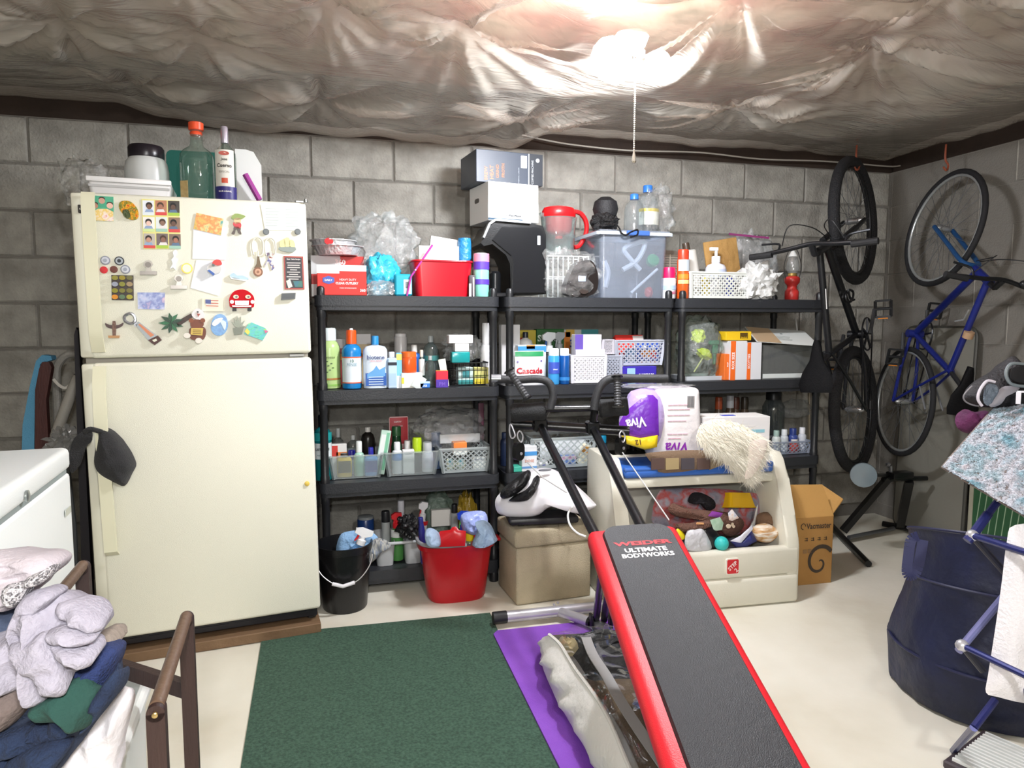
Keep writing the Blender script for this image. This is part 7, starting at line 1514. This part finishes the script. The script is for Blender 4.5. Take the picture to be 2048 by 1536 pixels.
# ================================================================== bicycles hanging at the corner
def bike(label, Rp, Fp, az, fm, tw, steer, rimm, fm2, extras):
    a = radians(az); dnv = V((sin(a), cos(a), 0)); e1 = (Fp-Rp); Ln = e1.length; e1 = e1.normalized()
    up = -(dnv-e1*dnv.dot(e1)).normalized(); sd = e1.cross(up); s = Ln/1.05
    t = thing('bicycle', label, 'bicycle', Rp, 0)
    P = lambda x, y, z=0: e1*(x*s)+up*(y*s)+sd*(z*s)
    wr = .325*s
    h0, h1 = P(.86, .40), P(.80, .56); ax = (h0-h1).normalized(); SR = Matrix.Rotation(radians(steer), 3, ax)
    F = lambda x, y, z=0: SR @ (P(x, y, z)-h0)+h0
    def wheel(fn, cx, nm):
        w = ob(nm, tube([fn(cx+cos(q)*.325, sin(q)*.325) for q in [2*pi*i/40 for i in range(40)]], tw*s, 10, True), mt('#17171a', .8, bump=.6 if tw > .02 else .1, bs=160), t, 60)
        ob('rim', tube([fn(cx+cos(q)*(.325-tw-.004), sin(q)*(.325-tw-.004)) for q in [2*pi*i/40 for i in range(40)]], .009*s, 8, True), rimm, w, 60)
        sp = []
        for i in range(28):
            q = 2*pi*i/28; k = 1 if i % 2 else -1
            sp.append(tube([fn(cx+.02*cos(q+.9*(1 if i % 4 < 2 else -1)), .02*sin(q+.9*(1 if i % 4 < 2 else -1)), .028*k), fn(cx+.295*cos(q), .295*sin(q), 0)], .0011, 4))
        o = ob('spokes', J(*sp), mt('#8f9296', .3, .8), w); o['kind'] = 'stuff'
        ob('hub', tube([fn(cx, 0, -.05), fn(cx, 0, -.035), fn(cx, 0, .035), fn(cx, 0, .05)], [.008*s, .018*s, .018*s, .008*s], 10), mt('#b4b6b8', .3, .8), w)
        return w
    wheel(P, 0, 'rear_wheel'); wheel(F, 1.05, 'front_wheel')
    bb, st = P(.42, -.04), P(.29, .42)
    fr = ob('frame', J(tube([bb, st], .016*s, 12), tube([bb, P(.85, .43)], .020*s, 12), tube([st-(st-bb)*.05, P(.81, .53)], .017*s, 12), tube([h0, h1], .021*s, 12),
        *[tube([P(.42, -.04, .02*k), P(.2, -.02, .05*k), P(0, 0, .06*k)], .010*s, 8) for k in (-1, 1)], *[tube([P(.30, .40, .015*k), P(.16, .22, .045*k), P(0, 0, .06*k)], .008*s, 8) for k in (-1, 1)]), fm, t)
    ob('bottom_bracket', tube([P(.42, -.04, -.045), P(.42, -.04, .045)], .024*s, 12), fm, fr)
    ob('fork', J(*[tube(smooth_path([F(.875, .37, .0), F(.885, .345, .05*k), F(.96, .19, .055*k), F(1.05, 0, .055*k)], 4), .0125*s, 10) for k in (-1, 1)]), fm2, t)
    ob('seat_post', tube([st, P(.235, .56)], .013*s, 10), mt('#3a3b3e', .35, .6), t)
    sm, sv = [], []
    for x, wv in ((.10, .075), (.14, .085), (.20, .07), (.26, .035), (.33, .022), (.36, .012)):
        sm.append([P(x, .575+(.012 if x < .15 else 0)+.012*cos(q)*(1 if cos(q) > 0 else 2.6), wv*sin(q)) for q in [2*pi*i/12 for i in range(12)]])
    v = [p for r in sm for p in r]; f = [(j*12+i, j*12+(i+1) % 12, (j+1)*12+(i+1) % 12, (j+1)*12+i) for j in range(5) for i in range(12)]+[tuple(range(11, -1, -1)), tuple(60+i for i in range(12))]
    ob('saddle', (v, f), mt('#08080a', .7, bump=.2, bs=200, spec=.15), t, 60)
    ob('chainring', J(*[tube([P(.42+.09*cos(q), -.04+.09*sin(q), .055) for q in [2*pi*i/28 for i in range(28)]], .005*s, 6, True)], *[tube([P(.42, -.04, .055), P(.42+.09*cos(q), -.04+.09*sin(q), .055)], .006*s, 5) for q in [2*pi*i/5 for i in range(5)]]), mt('#3a3b3e', .35, .7), t)
    for q_ in (tube([P(.42, -.04, .07), P(.56, -.10, .075)], .010*s, 8), tube([P(.42, -.04, -.07), P(.28, .02, -.075)], .010*s, 8)): ob('crank', q_, mt('#55575a', .35, .7), t)
    for x, y, z in ((.56, -.10, .12), (.28, .02, -.12)):
        pd = ob('pedal', J(bar(P(x-.045, y, z-.04), P(x-.045, y, z+.04), .012*s), bar(P(x+.045, y, z-.04), P(x+.045, y, z+.04), .012*s), bar(P(x-.045, y, z-.04), P(x+.045, y, z-.04), .012*s), bar(P(x-.045, y, z+.04), P(x+.045, y, z+.04), .012*s), tube([P(x, y, z-.045), P(x, y, z+.045)], .008*s, 6)), mt('#1b1c1e', .5), t)
        ob('reflector', bar(P(x-.053, y, z-.025), P(x-.053, y, z+.025), .010*s, .006*s), mt('#e0862a', .25), pd)
    ob('chain', J(tube([P(.42, .05, .056), P(0, .035, .05)], .004*s, 5), tube([P(.42, -.13, .056), P(.03, -.09, .05), P(-.01, -.04, .05)], .004*s, 5)), mt('#2a2a2c', .4, .7), t)
    ob('rear_derailleur', J(T(box(.02, .03, .05, .004), P(.0, -.075, .055)), tube([P(.03, -.09, .045), P(.03, -.09, .06)], .02*s, 10)), mt('#3a3a3c', .4, .6), t)
    ob('stem', J(tube([h1, F(.785, .60)], .015*s, 10), tube([F(.785, .60), F(.83, .64)], .016*s, 10)), mt('#2a2b2e', .35, .5), t)
    bw = .30
    hbp = [F(.80, .655, -bw), F(.815, .65, -.12), F(.83, .64, 0), F(.815, .65, .12), F(.80, .655, bw)]
    hbm = ob('handlebar', tube(smooth_path(hbp, 5), .0115*s, 10), mt('#1c1d20', .35, .4), t)
    for k in (-1, 1):
        ob('grip', tube([F(.80, .655, k*(bw-.11)), F(.80, .655, k*(bw+.006))], .0165*s, 10), mt('#1b1b1d', .75), hbm)
        ob('brake_lever', tube(smooth_path([F(.815, .65, k*.16), F(.855, .62, k*.17), F(.865, .615, k*.26)], 4), .006*s, 6), mt('#2c2d30', .4, .5), hbm)
        ob('brake_cable', tube(smooth_path([F(.84, .63, k*.15), F(.93, .66, k*.10), F(.93, .55, k*.03), F(.9, .40, .01*k)], 5), .0028*s, 5), mt('#17171a', .5), hbm)
    extras(t, P, F, s); return t
DKF = mt('#17181b', .35, .2); RIMS = mt('#9a9da0', .35, .7); DKR = mt('#2a2b2d', .4, .5)
def ex_black(t, P, F, s):
    ob('front_shock', J(*[tube([F(.90, .33, .055*k), F(.98, .15, .055*k)], .017*s, 10) for k in (-1, 1)]), DKF, t)
    ob('spring_lock', tube(smooth_path([P(.60+.03*cos(q*1.1), .30+.035*sin(q*1.9), .03+.004*q) for q in range(16)], 4), .006*s, 6), mt('#101012', .5), t)
    d0 = P(.58, .485, .024)
    ob('lettering', tube([P(.52, .50, .0235), P(.62, .515, .0235)], .0025, 4), mt('#d6d6d4', .5), t)
Rk, Fk = at(1709, 819, D=3.6), at(1708, 442, D=3.6)
bike('black mountain bicycle hanging upright by its front wheel nearest the shelves', Rk, Fk, 58, DKF, .030, 0, DKR, DKF, ex_black)
def ex_blue(t, P, F, s):
    ob('tan_band', tube([P(.50, .478), P(.535, .485)], .026*s, 12), mt('#a98a6a', .7), t)
    ob('bell', T(ico(2), F(.83, .665, .09), s=.018), mt('#1b1c1e', .3), t)
    ob('rear_rack', J(tube([P(.16, .22, .045), P(.05, .34, .05)], .005, 6), tube([P(.16, .22, -.045), P(.05, .34, -.05)], .005, 6)), mt('#8f9194', .35, .6), t)
    ob('water_clip', tube([P(.56, .30, .02), P(.58, .36, .03), P(.64, .40, .02)], .004, 6), mt('#cfd1d2', .3, .6), t)
BLF = mt('#1a2570', .3, .1)
Rb, Fb = at(1806, 803, D=3.72), at(1885, 457, D=3.48)
bike('blue road bicycle hanging upright by its front wheel in the corner', Rb, Fb, 17, BLF, .016, 8, mt('#b4b8b8', .3, .6), mt('#1f4a7a', .3, .2), ex_blue)
for nm, px, py, D in (('nearest the shelves', 1712, 330, 3.6), ('in the corner', 1890, 330, 3.48)):
    p = at(px, py, D=D); 
    single('ceiling_hook', tube(smooth_path([p+V((0, 0, .10)), p+V((0, 0, .03)), p+V((.02, 0, -.0)), p+V((0, -.01, -.028)), p+V((-.02, -.01, -.012))], 5), .005, 7), mt('#8f4a34', .45), 'orange rubber coated hook holding the bicycle %s' % nm, 'hook')

# ---------------- bike trainer stand
a = [at(1737, 1128, Z=.016), at(1672, 1064, Z=.02)]
t = thing('bike_trainer', 'folding black steel bicycle trainer stand on the floor under the bicycles', 'trainer stand', (a[0].x, a[0].y, 0))
o = V((a[0].x, a[0].y, 0)); TK_ = mt('#0e0e10', .3, .1)
jn = at(1686, 1062, Z=.06)
top = at(1775, 958, D=(jn-V((0, 0, CAM_H))).dot(V((.2588, .9659, 0)))+.05)
c2 = at(1797, 1052, Z=.03); k_ = min(1, 3.13/c2.x); 
c2 = V((min(c2.x, 3.10), c2.y-.03, .03)); tp2 = V((min(top.x+.20, 3.08), top.y-.02, top.z-.005))
ob('front_foot', tube([a[0]-o, jn-o+V((0, 0, -.035)), at(1664, 1052, Z=.02)-o], .016, 10), TK_, t)
ob('long_leg', bar(jn-o, top-o, .040, .028), TK_, t)
ob('short_leg', bar(tp2-o+V((-.08, 0, -.01)), c2-o+V((-.02, 0, .01)), .04, .028), TK_, t)
ob('rear_foot', tube([c2-o+V((-.05, .09, 0)), c2-o, c2-o+V((.03, -.28, 0))], .016, 10), TK_, t)
ob('top_bar', tube([top-o+V((-.03, 0, .0)), tp2-o+V((.03, 0, 0))], .013, 10), TK_, t)
ob('clamp_block', T(box(.13, .06, .035, .008, 2), (top-o).lerp(tp2-o, .35)+V((0, 0, .004))), TK_, t)
ob('axle_clamp', J(tube([(top-o)+V((.02, 0, .03)), (top-o)+V((.015, 0, .07))], .010, 10), T(ico(1), (top-o)+V((.0, 0, .075)), s=.015)), mt('#8f9194', .3, .8), t)
dp = at(1727, 950, D=3.35)-o
ob('resistance_disc', T(lathe([(.010, -.012), (.058, -.010), (.060, 0), (.058, .010), (.010, .012)], 26), dp, (pi/2, 0, -.7)), clear('#c9d6dc', .45, .2, '#9fb0b8'), t)
ob('disc_shaft', tube([dp, top-o+V((0, 0, .02))], .008, 8), TK_, t)
ob('cross_tube', tube([jn-o+V((.02, -.02, -.03)), c2-o+V((-.06, .0, 0))], .011, 10), mt('#6a6c6e', .35, .6), t)

# ---------------- panels leaning on the right wall
X0 = WX-.03
p0, p1 = at(1958, 668, X=X0), at(1895, 655, X=X0)
yr, zt_ = p0.y, p1.z
t = thing('folding_table', 'grey folded table top leaning against the right wall behind the blue bicycle', 'table', (WX-.055, yr+.22, 0), (0, radians(1.2), 0))
ol = rrect(.44, zt_, .05, 5, 0, zt_/2)
m = prism(ol, 0, .018); ob('top_panel', ([V((-p.y, p.x, p.z)) for p in m[0]], m[1]), mt('#7d7b72', .6, bump=.1, bs=80), t)
ob('edge_band', tube([V((-.009, x, z)) for x, z in ol], .010, 8, True), mt('#45443f', .5), t)
t = thing('ruled_board', 'green ruled panel in a pale frame leaning on the wall beside the hamper', 'panel', (WX-.045, yr-.25, 0))
gh = .62
ob('panel', box(.008, .42, gh, c=(0, 0, .001)), mt('#2f5a3a', .6), t)
ob('frame', J(box(.014, .022, gh, c=(0, .221, .001)), box(.014, .46, .02, c=(0, 0, gh))), mt('#a9a693', .6), t)
for i in range(12): ob('ruled_line', bar((-.005, .20-.035*i, .003), (-.005, .20-.035*i-.06, gh-.005), .004, .002, (1, 0, 0)), mt('#9fb89a', .6), t)

# ---------------- navy pop-up hamper
hc = V((1.985, 1.645, 0)); NV = mt('#0c1228', .5, bump=.5, bs=30, col2='#172046', vs=6)
t = thing('laundry_hamper', 'collapsible navy blue fabric laundry hamper with carry loop at the right', 'hamper', hc)
n_, v, f = 64, [], []
prof = [(.262, .0), (.288, .01), (.296, .06), (.300, .10), (.303, .150), (.290, .19), (.272, .26), (.258, .32), (.262, .352), (.258, .38), (.252, .43), (.262, .482), (.264, .487), (.255, .484), (.244, .43), (.25, .34), (.265, .25), (.285, .15), (.275, .03)]
for j, (r, z) in enumerate(prof):
    for i in range(n_):
        q = 2*pi*i/n_; wv = 1+.05*noise.noise(V((cos(q)*4, sin(q)*4, z*7)))*(0 if j in (0, 11, 12) else 1)+.03*noise.noise(V((cos(q)*14, sin(q)*14, z*3)))*(0 if j in (0, 4, 8, 11, 12) else 1)
        r = r if j else r; x_, y_ = .93*r*wv*cos(q)+.02*z, .93*r*wv*sin(q); v.append(V((x_, y_, z+.075*(z/.487)**2*(-.76*x_-.65*y_)/.265)))
for j in range(len(prof)-1):
    for i in range(n_): a_, b_ = j*n_+i, j*n_+(i+1) % n_; f.append((a_, b_, b_+n_, a_+n_))
f += [tuple(range(n_-1, -1, -1)), tuple((len(prof)-1)*n_+i for i in range(n_))]
ob('fabric_body', (v, f), NV, t, 60)
for r, z in ((.303, .150), (.263, .352), (.264, .486)): ob('hoop_seam', tube([V((.93*r*cos(a_)+.02*z, .93*r*sin(a_), z+.075*(z/.487)**2*(-.76*cos(a_)-.65*sin(a_)))) for a_ in [2*pi*i/48 for i in range(48)]], .0045, 6, True), mt('#1b1f42', .5), t)
lp_ = [at(x, y, D=1.95)-hc for x, y in ((1836, 1072), (1822, 1080), (1817, 1110), (1814, 1145), (1822, 1152), (1834, 1140), (1842, 1105), (1846, 1080))]
P_ = smooth_path(lp_, 4); ob('carry_loop', J(*[bar(P_[i], P_[i+1], .026, .003, (-.6, -.8, 0)) for i in range(len(P_)-1)]), mt('#262a55', .6), t, 60)

# ---------------- drying rack with towel, rug, shoes
p0 = at(1906, 1508, Z=.0)
t = thing('drying_rack', 'folding navy metal clothes drying rack at the right edge', 'drying rack', p0)
o = V(p0); BT = mt('#262c66', .3, .3)
def rod(nm, pts, r=.0085, m=None): return ob(nm, tube([at(x, y, D=d)-o for x, y, d in pts], r, 10), m or BT, t)
jA, jB, jC = (1945, 1071, 1.60), (1924, 1291, 1.56), (1990, 1400, 1.60)
rod('upper_arm', ((1976, 1028, 1.62), jA, (1934, 1082, 1.60)), .0105)
rod('hanging_rail', (jA, (2048, 1104, 1.44), (2150, 1136, 1.32)), .008)
rod('brace', ((1950, 1078, 1.60), (2016, 1152, 1.60), (2120, 1270, 1.6)), .0075, mt('#1d2030', .4))
rod('side_arm', ((2012, 1188, 1.62), (1917, 1302, 1.56)), .0085, mt('#7b7fb0', .3, .5))
rod('hanging_rail', (jB, (2048, 1350, 1.42), (2150, 1400, 1.32)), .007)
rod('brace', (jB, (1966, 1342, 1.56)), .0075, mt('#1d2030', .4))
rod('leg', (jC, (1948, 1455, 1.57)), .0085)
lg1 = at(1948, 1455, D=1.57)-o
ob('leg', tube([lg1, V((0.0, 0.0, .009))], .0085, 10), BT, t)
rod('leg', ((2048, 1330, 1.5), (2090, 1600, 1.42)), .0085)
for q in (jA, jB): ob('joint', T(ico(2), at(*q[:2], D=q[2])-o, s=.014), mt('#c9cad0', .3, .6), t)
rod('side_arm', ((1976, 1028, 1.62), (2030, 960, 1.62), (2100, 860, 1.62)), .0085)
TW = mt('#e3e1e6', .95, bump=.4, bs=160)
m, oo = relief([(2014, 1080), (2030, 1050), (2120, 1050), (2200, 1100), (2200, 1420), (2060, 1408), (1996, 1394), (1972, 1385), (1976, 1350), (1990, 1260), (2004, 1160)], 1.50, .02, .02, .012, 6, 8, 8, 3, (2.5, .5))
single('white_towel', m, TW, 'white bath towel hanging over the navy drying rack', 'towel', oo, 0, None, 60)
# plush rug over the rack
RU = mt('#7fb4c0', .95, bump=.8, bs=260, cols=('#5f93a8', '#89b0bf', '#cfcdd6', '#a5bfca', '#d6d0d8'), vs=10)
A_, B_, C_, D__ = at(1996, 806, D=1.86), at(2150, 800, D=1.62), at(1884, 933, D=1.66), at(2180, 1108, D=1.36)
rr = random.Random(3)
def rugfn(u, v):
    p = A_.lerp(B_, u).lerp(C_.lerp(D__, u), v); n = V((-.45, -.75, .5))
    b = .05*sin(pi*min(1, v*1.15))*1.0; e = min(1, 20*min(u+.02, 1-v+.02, v+.3))
    return p+n*(b+.006*e*noise.noise(p*60)+.007*e*noise.noise(p*150)+.002*rr.uniform(-1, 1))
m = patch(rugfn, 150, 110)
o = sum((A_, B_, C_, D__), V())/4
t = thing('bath_rug', 'thick teal and white shaggy bath rug draped over the drying rack', 'rug', o)
ob('pile', T(m, -o), RU, t, 180)
vv, f = [], []
for q in range(9000):
    i = rr.randrange(len(m[0])); b = m[0][i]-o; dr = (V((-.45, -.75, .1))+V((rr.gauss(0, .5), rr.gauss(0, .5), rr.gauss(0, .5)))).normalized(); sd = dr.orthogonal().normalized()*.0016; k = len(vv)
    vv += [b-sd, b+sd, b+dr*rr.uniform(.004, .008)]; f.append((k, k+1, k+2))
o_ = ob('tufts', (vv, f), RU, t, 0); o_['kind'] = 'stuff'
ob('backing', T(mapv(patch(lambda u, v: V(A_.lerp(B_, u).lerp(C_.lerp(D__, u), v)+V((-.45, -.75, .5))*(.05*sin(pi*min(1, v*1.15))-.010)), 20, 14, .004), lambda p: p), -o), mt('#7a6f6a', .9), t, 60)
# black sports shoes on the rack top, pink cloth behind
SB = mt('#1b191d', .7, bump=.5, bs=150)
m, o = relief([(1926, 798), (1932, 782), (1960, 758), (2000, 735), (2024, 712), (2040, 722), (2060, 760), (2060, 815), (1990, 815), (1950, 812)], 1.80, .05, .05, .004, 3, 6, 12)
t = thing('sports_shoe', 'black sports shoe with grey piping lying on top of the bath rug', 'shoe', o)
ob('upper', m, SB, t, 60)
def pip(nm, pts, D, r, mat, cl=False): ob(nm, tube(smooth_path([at(x, y, D=D)-o for x, y in pts], 4, cl), r, 7, cl), mat, t)
pip('piping', ((1944, 772), (1928, 790), (1930, 802), (1945, 810), (1958, 812)), 1.755, .002, mt('#6f6c70', .5))
pip('sole_edge', ((1990, 764), (1974, 762), (1960, 780), (1956, 798), (1964, 812)), 1.735, .0035, mt('#c9c3cc', .4))
pip('collar', ((2046, 728), (2022, 728), (2012, 745), (2018, 764), (2032, 771), (2056, 773)), 1.73, .004, mt('#70797d', .5))
m2, o2 = relief([(1966, 800), (1972, 772), (1988, 768), (1996, 778), (1984, 800), (1976, 812)], 1.735, .012, .01, .003, 2, 4, 40)
ob('mesh_panel', T(m2, o2-o), mt('#4f5a66', .7, bump=.6, bs=200, col2='#6d7884', vs=60), t, 60)
m2, o2 = relief([(1978, 812), (1990, 788), (2010, 772), (2040, 776), (2020, 786), (2002, 800), (1996, 812)], 1.73, .012, .01, 0, 2, 4)
ob('grey_overlay', T(m2, o2-o), mt('#7f7d84', .6), t, 60)
m2, o2 = relief([(2022, 742), (2030, 734), (2060, 736), (2060, 764), (2034, 764), (2022, 756)], 1.72, .006, .03, 0, 2, 4)
ob('opening', T(m2, o2-o), mt('#0e0d10', .9), t, 60)
ob('label', T(J(*[bar(a, b, .010, .004) for a, b in (((0, 0, 0), (0, 0, .03)), ((0, 0, .03), (.05, -.01, .03)))]), at(2036, 808, D=1.71)-o), mt('#e6e3ea', .4), t)
soft('pink_cloth', 'magenta and dark cloth hanging below the black sports shoe', 'cloth', [(1912, 850), (1916, 828), (1930, 818), (1950, 824), (1975, 822), (1960, 850), (1940, 866), (1922, 862)], 1.84, mt('#6a2558', .9, bump=.5, bs=80, col2='#2a1a28', vs=14), .03, .03, fold=.01, fr=20)
# ribbed tray in the lower right corner
p = at(1975, 1538, Z=.0)
t = thing('ribbed_tray', 'white ribbed plastic tray with dark rim on the floor in the corner', 'tray', (p.x+.03, p.y, 0), .35)
ob('base', box(.24, .16, .022, .004, c=(0, 0, 0)), mt('#3a3136', .5), t)
ob('ribs', J(*[box(.006, .13, .008, c=(-.10+.0165*i, 0, .022)) for i in range(13)]), mt('#e6e9e6', .35), t)['kind'] = 'stuff'

# ================================================================== laundry stand, basket and clothes on the left
WD = mt('#281614', .5, bump=.15, bs=60, col2='#311d19', vs=8, stretch=(5, 5, .7)); DW = mt('#5a4536', .45, bump=.15, bs=80, col2='#67503e', vs=8)
pa, pb, pc = at(372, 1224, Z=.70), at(312, 1402, Z=.70), at(165, 1122, D=1.22)
pd = pc+(pb-pa)
o = V((pa.x, pa.y, 0))
t = thing('laundry_stand', 'dark brown folding wooden laundry stand with round top rails', 'stand', o)
dv = (pa-pb).normalized()
for p in (pa, pb, pc, pd):
    q = V((p.x, p.y, 0))-o
    lg = ob('leg', bar(q, q+V((0, 0, p.z-.012)), .021, .018, (dv.x, dv.y, 0)), WD, t)
    ob('rounded_top', T(lathe([(.0105, -.009), (.0105, .009)], 20), q+V((0, 0, p.z-.012)), (pi/2, 0, atan2(dv.y, dv.x)-pi/2)), WD, lg)
for a_, b_ in ((pa, pb), (pc, pd)):
    ob('top_rail', tube([a_-o+V((0, 0, -.008)), b_-o+V((0, 0, -.008))], .0092, 14), DW, t)
ob('screw', T(lathe([(.0035, 0), (.0035, .003), (.002, .004)], 12), pb-o+V((0, 0, -.012))-dv*.0095, (pi/2, 0, atan2(dv.y, dv.x)-pi/2)), mt('#b9a06a', .3, .8), t)
ob('screw', T(lathe([(.0035, 0), (.0035, .003), (.002, .004)], 12), pd-o+V((0, 0, -.012))-dv*.0095, (pi/2, 0, atan2(dv.y, dv.x)-pi/2)), mt('#b9a06a', .3, .8), t)
ob('stretcher', bar(pa-o+V((0, 0, -.13)), V((pc.x, pc.y, pa.z-.13))-o, .014, .026, (0, 0, 1)), WD, t)
ob('stretcher', bar(pb-o+V((0, 0, -.45)), pd-o+V((0, 0, -.45)), .02, .032, (0, 0, 1)), WD, t)
# white basket between the rails
e_r = at(262, 1440, Z=.52); bx0 = e_r.x
t = thing('laundry_basket', 'white plastic laundry basket heaped with washing at the lower left', 'laundry basket', (bx0-.078, e_r.y+.02, .0), radians(3))
BKW = mt('#e6e9e6', .35)
ob('body', tub(.155, .30, .52, .86, .004, .05), BKW, t, 40)
ob('rim', tube([V((x, y, .52)) for x, y in rrect(.16, .305, .05, 6)], .010, 10, True), BKW, t)
def cl(name, label, pts, D, mat, tf, tb, fold, seed, fr, cat='clothing', stretch=(1, 1)): return soft(name, label, cat, pts, D, mat, tf, tb, fold=fold, seed=seed, fr=fr, stretch=stretch, rings=26, sm=6)
SH_ = mt('#a39fab', .95, bump=.35, bs=220, col2='#95919d', vs=90)
JN = mt('#27406a', .95, bump=.5, bs=260, cols=('#141d33', '#1f2f4c', '#33486c'), vs=9)
cl('white_sheet', 'white cotton sheet hanging out over the laundry basket rim', [(60, 1580), (110, 1500), (180, 1430), (225, 1390), (252, 1372), (262, 1400), (250, 1450), (232, 1520), (215, 1590)], .93, mt('#d3cfd2', .95, bump=.2, bs=150), .015, .05, .014, 4, 16, 'bedding')
cl('blue_jeans', 'crumpled dark blue denim jeans at the bottom of the laundry heap', [(-60, 1600), (-60, 1470), (10, 1445), (80, 1420), (150, 1330), (185, 1292), (225, 1290), (240, 1345), (232, 1390), (195, 1440), (150, 1500), (90, 1560)], .88, JN, .035, .07, .026, 2, 20)
cl('green_shirt', 'dark green cotton shirt folded between the jeans in the laundry heap', [(100, 1432), (70, 1400), (130, 1365), (170, 1345), (195, 1380), (195, 1412), (178, 1452), (150, 1440)], .835, mt('#224840', .95, bump=.3, bs=200, col2='#1c3c35', vs=14), .02, .05, .018, 3, 14)
cl('taupe_towel', 'taupe brown towel at the left edge of the laundry heap', [(-60, 1470), (-60, 1375), (40, 1360), (72, 1385), (50, 1425), (10, 1458)], .84, mt('#685c58', .95, bump=.4, bs=160), .03, .05, .010, 5, 12, 'towel')
cl('blue_denim_shirt', 'navy blue denim leg folded beside the grey sweatshirt sleeve', [(150, 1345), (165, 1305), (185, 1290), (228, 1296), (232, 1320), (215, 1365), (190, 1385), (172, 1360)], .86, mt('#1c2850', .95, bump=.5, bs=260, col2='#253565', vs=10), .02, .05, .014, 6, 16)
cl('tan_cloth', 'pale tan ribbed cloth peeking out under the grey sweatshirt', [(178, 1290), (190, 1268), (215, 1268), (232, 1290), (222, 1298), (190, 1296)], .885, mt('#857a70', .95, bump=.3, bs=150), .02, .05, .006, 7, 20)
cl('blue_shirt', 'slate blue shirt between the two light garments at the left edge', [(-60, 1290), (-60, 1215), (30, 1205), (60, 1220), (62, 1260), (20, 1290)], .90, mt('#414b60', .95, bump=.3, bs=200), .03, .05, .010, 8, 14)
cl('grey_sweatshirt', 'light grey sweatshirt with sleeves draped over the top of the heap', [(-60, 1400), (-60, 1290), (20, 1265), (45, 1225), (60, 1185), (95, 1178), (140, 1200), (185, 1220), (206, 1248), (200, 1268), (165, 1290), (185, 1318), (160, 1338), (150, 1320), (140, 1375), (128, 1392), (95, 1398), (70, 1372), (20, 1378)], .84, SH_, .025, .08, .030, 9, 19, stretch=(1.3, .55))
cl('patterned_sweater', 'pale pink sweater with black speckled hem topping the laundry heap', [(-60, 1225), (-60, 1112), (30, 1110), (80, 1112), (106, 1128), (100, 1150), (80, 1168), (55, 1172), (48, 1195), (30, 1216), (0, 1220)], .86, mt('#b5adb3', .95, bump=.3, bs=200), .02, .08, .022, 10, 20, stretch=(.6, 1.4))
cl('speckled_hem', 'black and white speckled knit hem folded at the sweater edge', [(50, 1170), (60, 1152), (90, 1140), (106, 1130), (100, 1152), (82, 1168), (60, 1174)], .815, mt('#5a5860', .95, bump=.6, bs=300, cols=('#1e1c22', '#d6d2d6', '#3a383e', '#e6e2e6'), vs=160), .012, .03, .003, 11, 20)
cl('speckled_knit', 'black and white speckled knit fold at the left of the heap', [(12, 1200), (10, 1175), (30, 1166), (52, 1172), (46, 1196), (28, 1214)], .812, mt('#5a5860', .95, bump=.6, bs=300, cols=('#1e1c22', '#d6d2d6', '#3a383e', '#e6e2e6'), vs=160), .012, .03, .003, 12, 20)
sw = bpy.data.objects['grey_sweatshirt']
for i, (pts, d_) in enumerate(([[(120, 1205), (150, 1208), (185, 1226), (206, 1250), (198, 1262), (170, 1250), (135, 1238), (112, 1224)], .815], [[(96, 1262), (130, 1250), (172, 1262), (192, 1276), (176, 1288), (132, 1284), (104, 1280)], .805], [[(104, 1286), (140, 1290), (172, 1300), (188, 1318), (176, 1334), (150, 1322), (120, 1306)], .80], [[(20, 1290), (60, 1278), (92, 1262), (104, 1290), (128, 1340), (132, 1386), (98, 1392), (70, 1352), (40, 1330)], .80], [[(52, 1190), (84, 1180), (110, 1192), (92, 1216), (66, 1240), (46, 1250), (40, 1226)], .82])):
    m, oo = relief(pts, d_, .011, .05, .010, 20+i, 12, 24, 5, (1, 1)); ob('sleeve_fold', T(m, oo-sw.location), SH_, sw, 60)
jn = bpy.data.objects['blue_jeans']
for i, (pts, d_) in enumerate(([[(-30, 1480), (30, 1455), (90, 1448), (120, 1462), (80, 1492), (20, 1510), (-30, 1530)], .835], [[(10, 1530), (60, 1492), (110, 1478), (140, 1490), (110, 1536), (60, 1580), (10, 1590)], .83], [[(196, 1385), (226, 1345), (238, 1352), (230, 1392), (196, 1436), (160, 1470), (168, 1436)], .84])):
    m, oo = relief(pts, d_, .011, .05, .012, 30+i, 12, 24, 5, (1, 1)); ob('leg_fold', T(m, oo-jn.location), JN, jn, 60)
# joined fine pieces count as stuff
for o in bpy.data.objects:
    if o.parent and o.type == 'MESH' and o.name.split('.')[0] in ('wall_lattice', 'print', 'grille', 'wire_frame', 'pull_chain', 'beaded_fringe', 'corrugated_edge', 'kick_grille', 'leaf_print', 'purple_pods', 'barcode', 'stitching', 'care_mark'): o['kind'] = 'stuff'
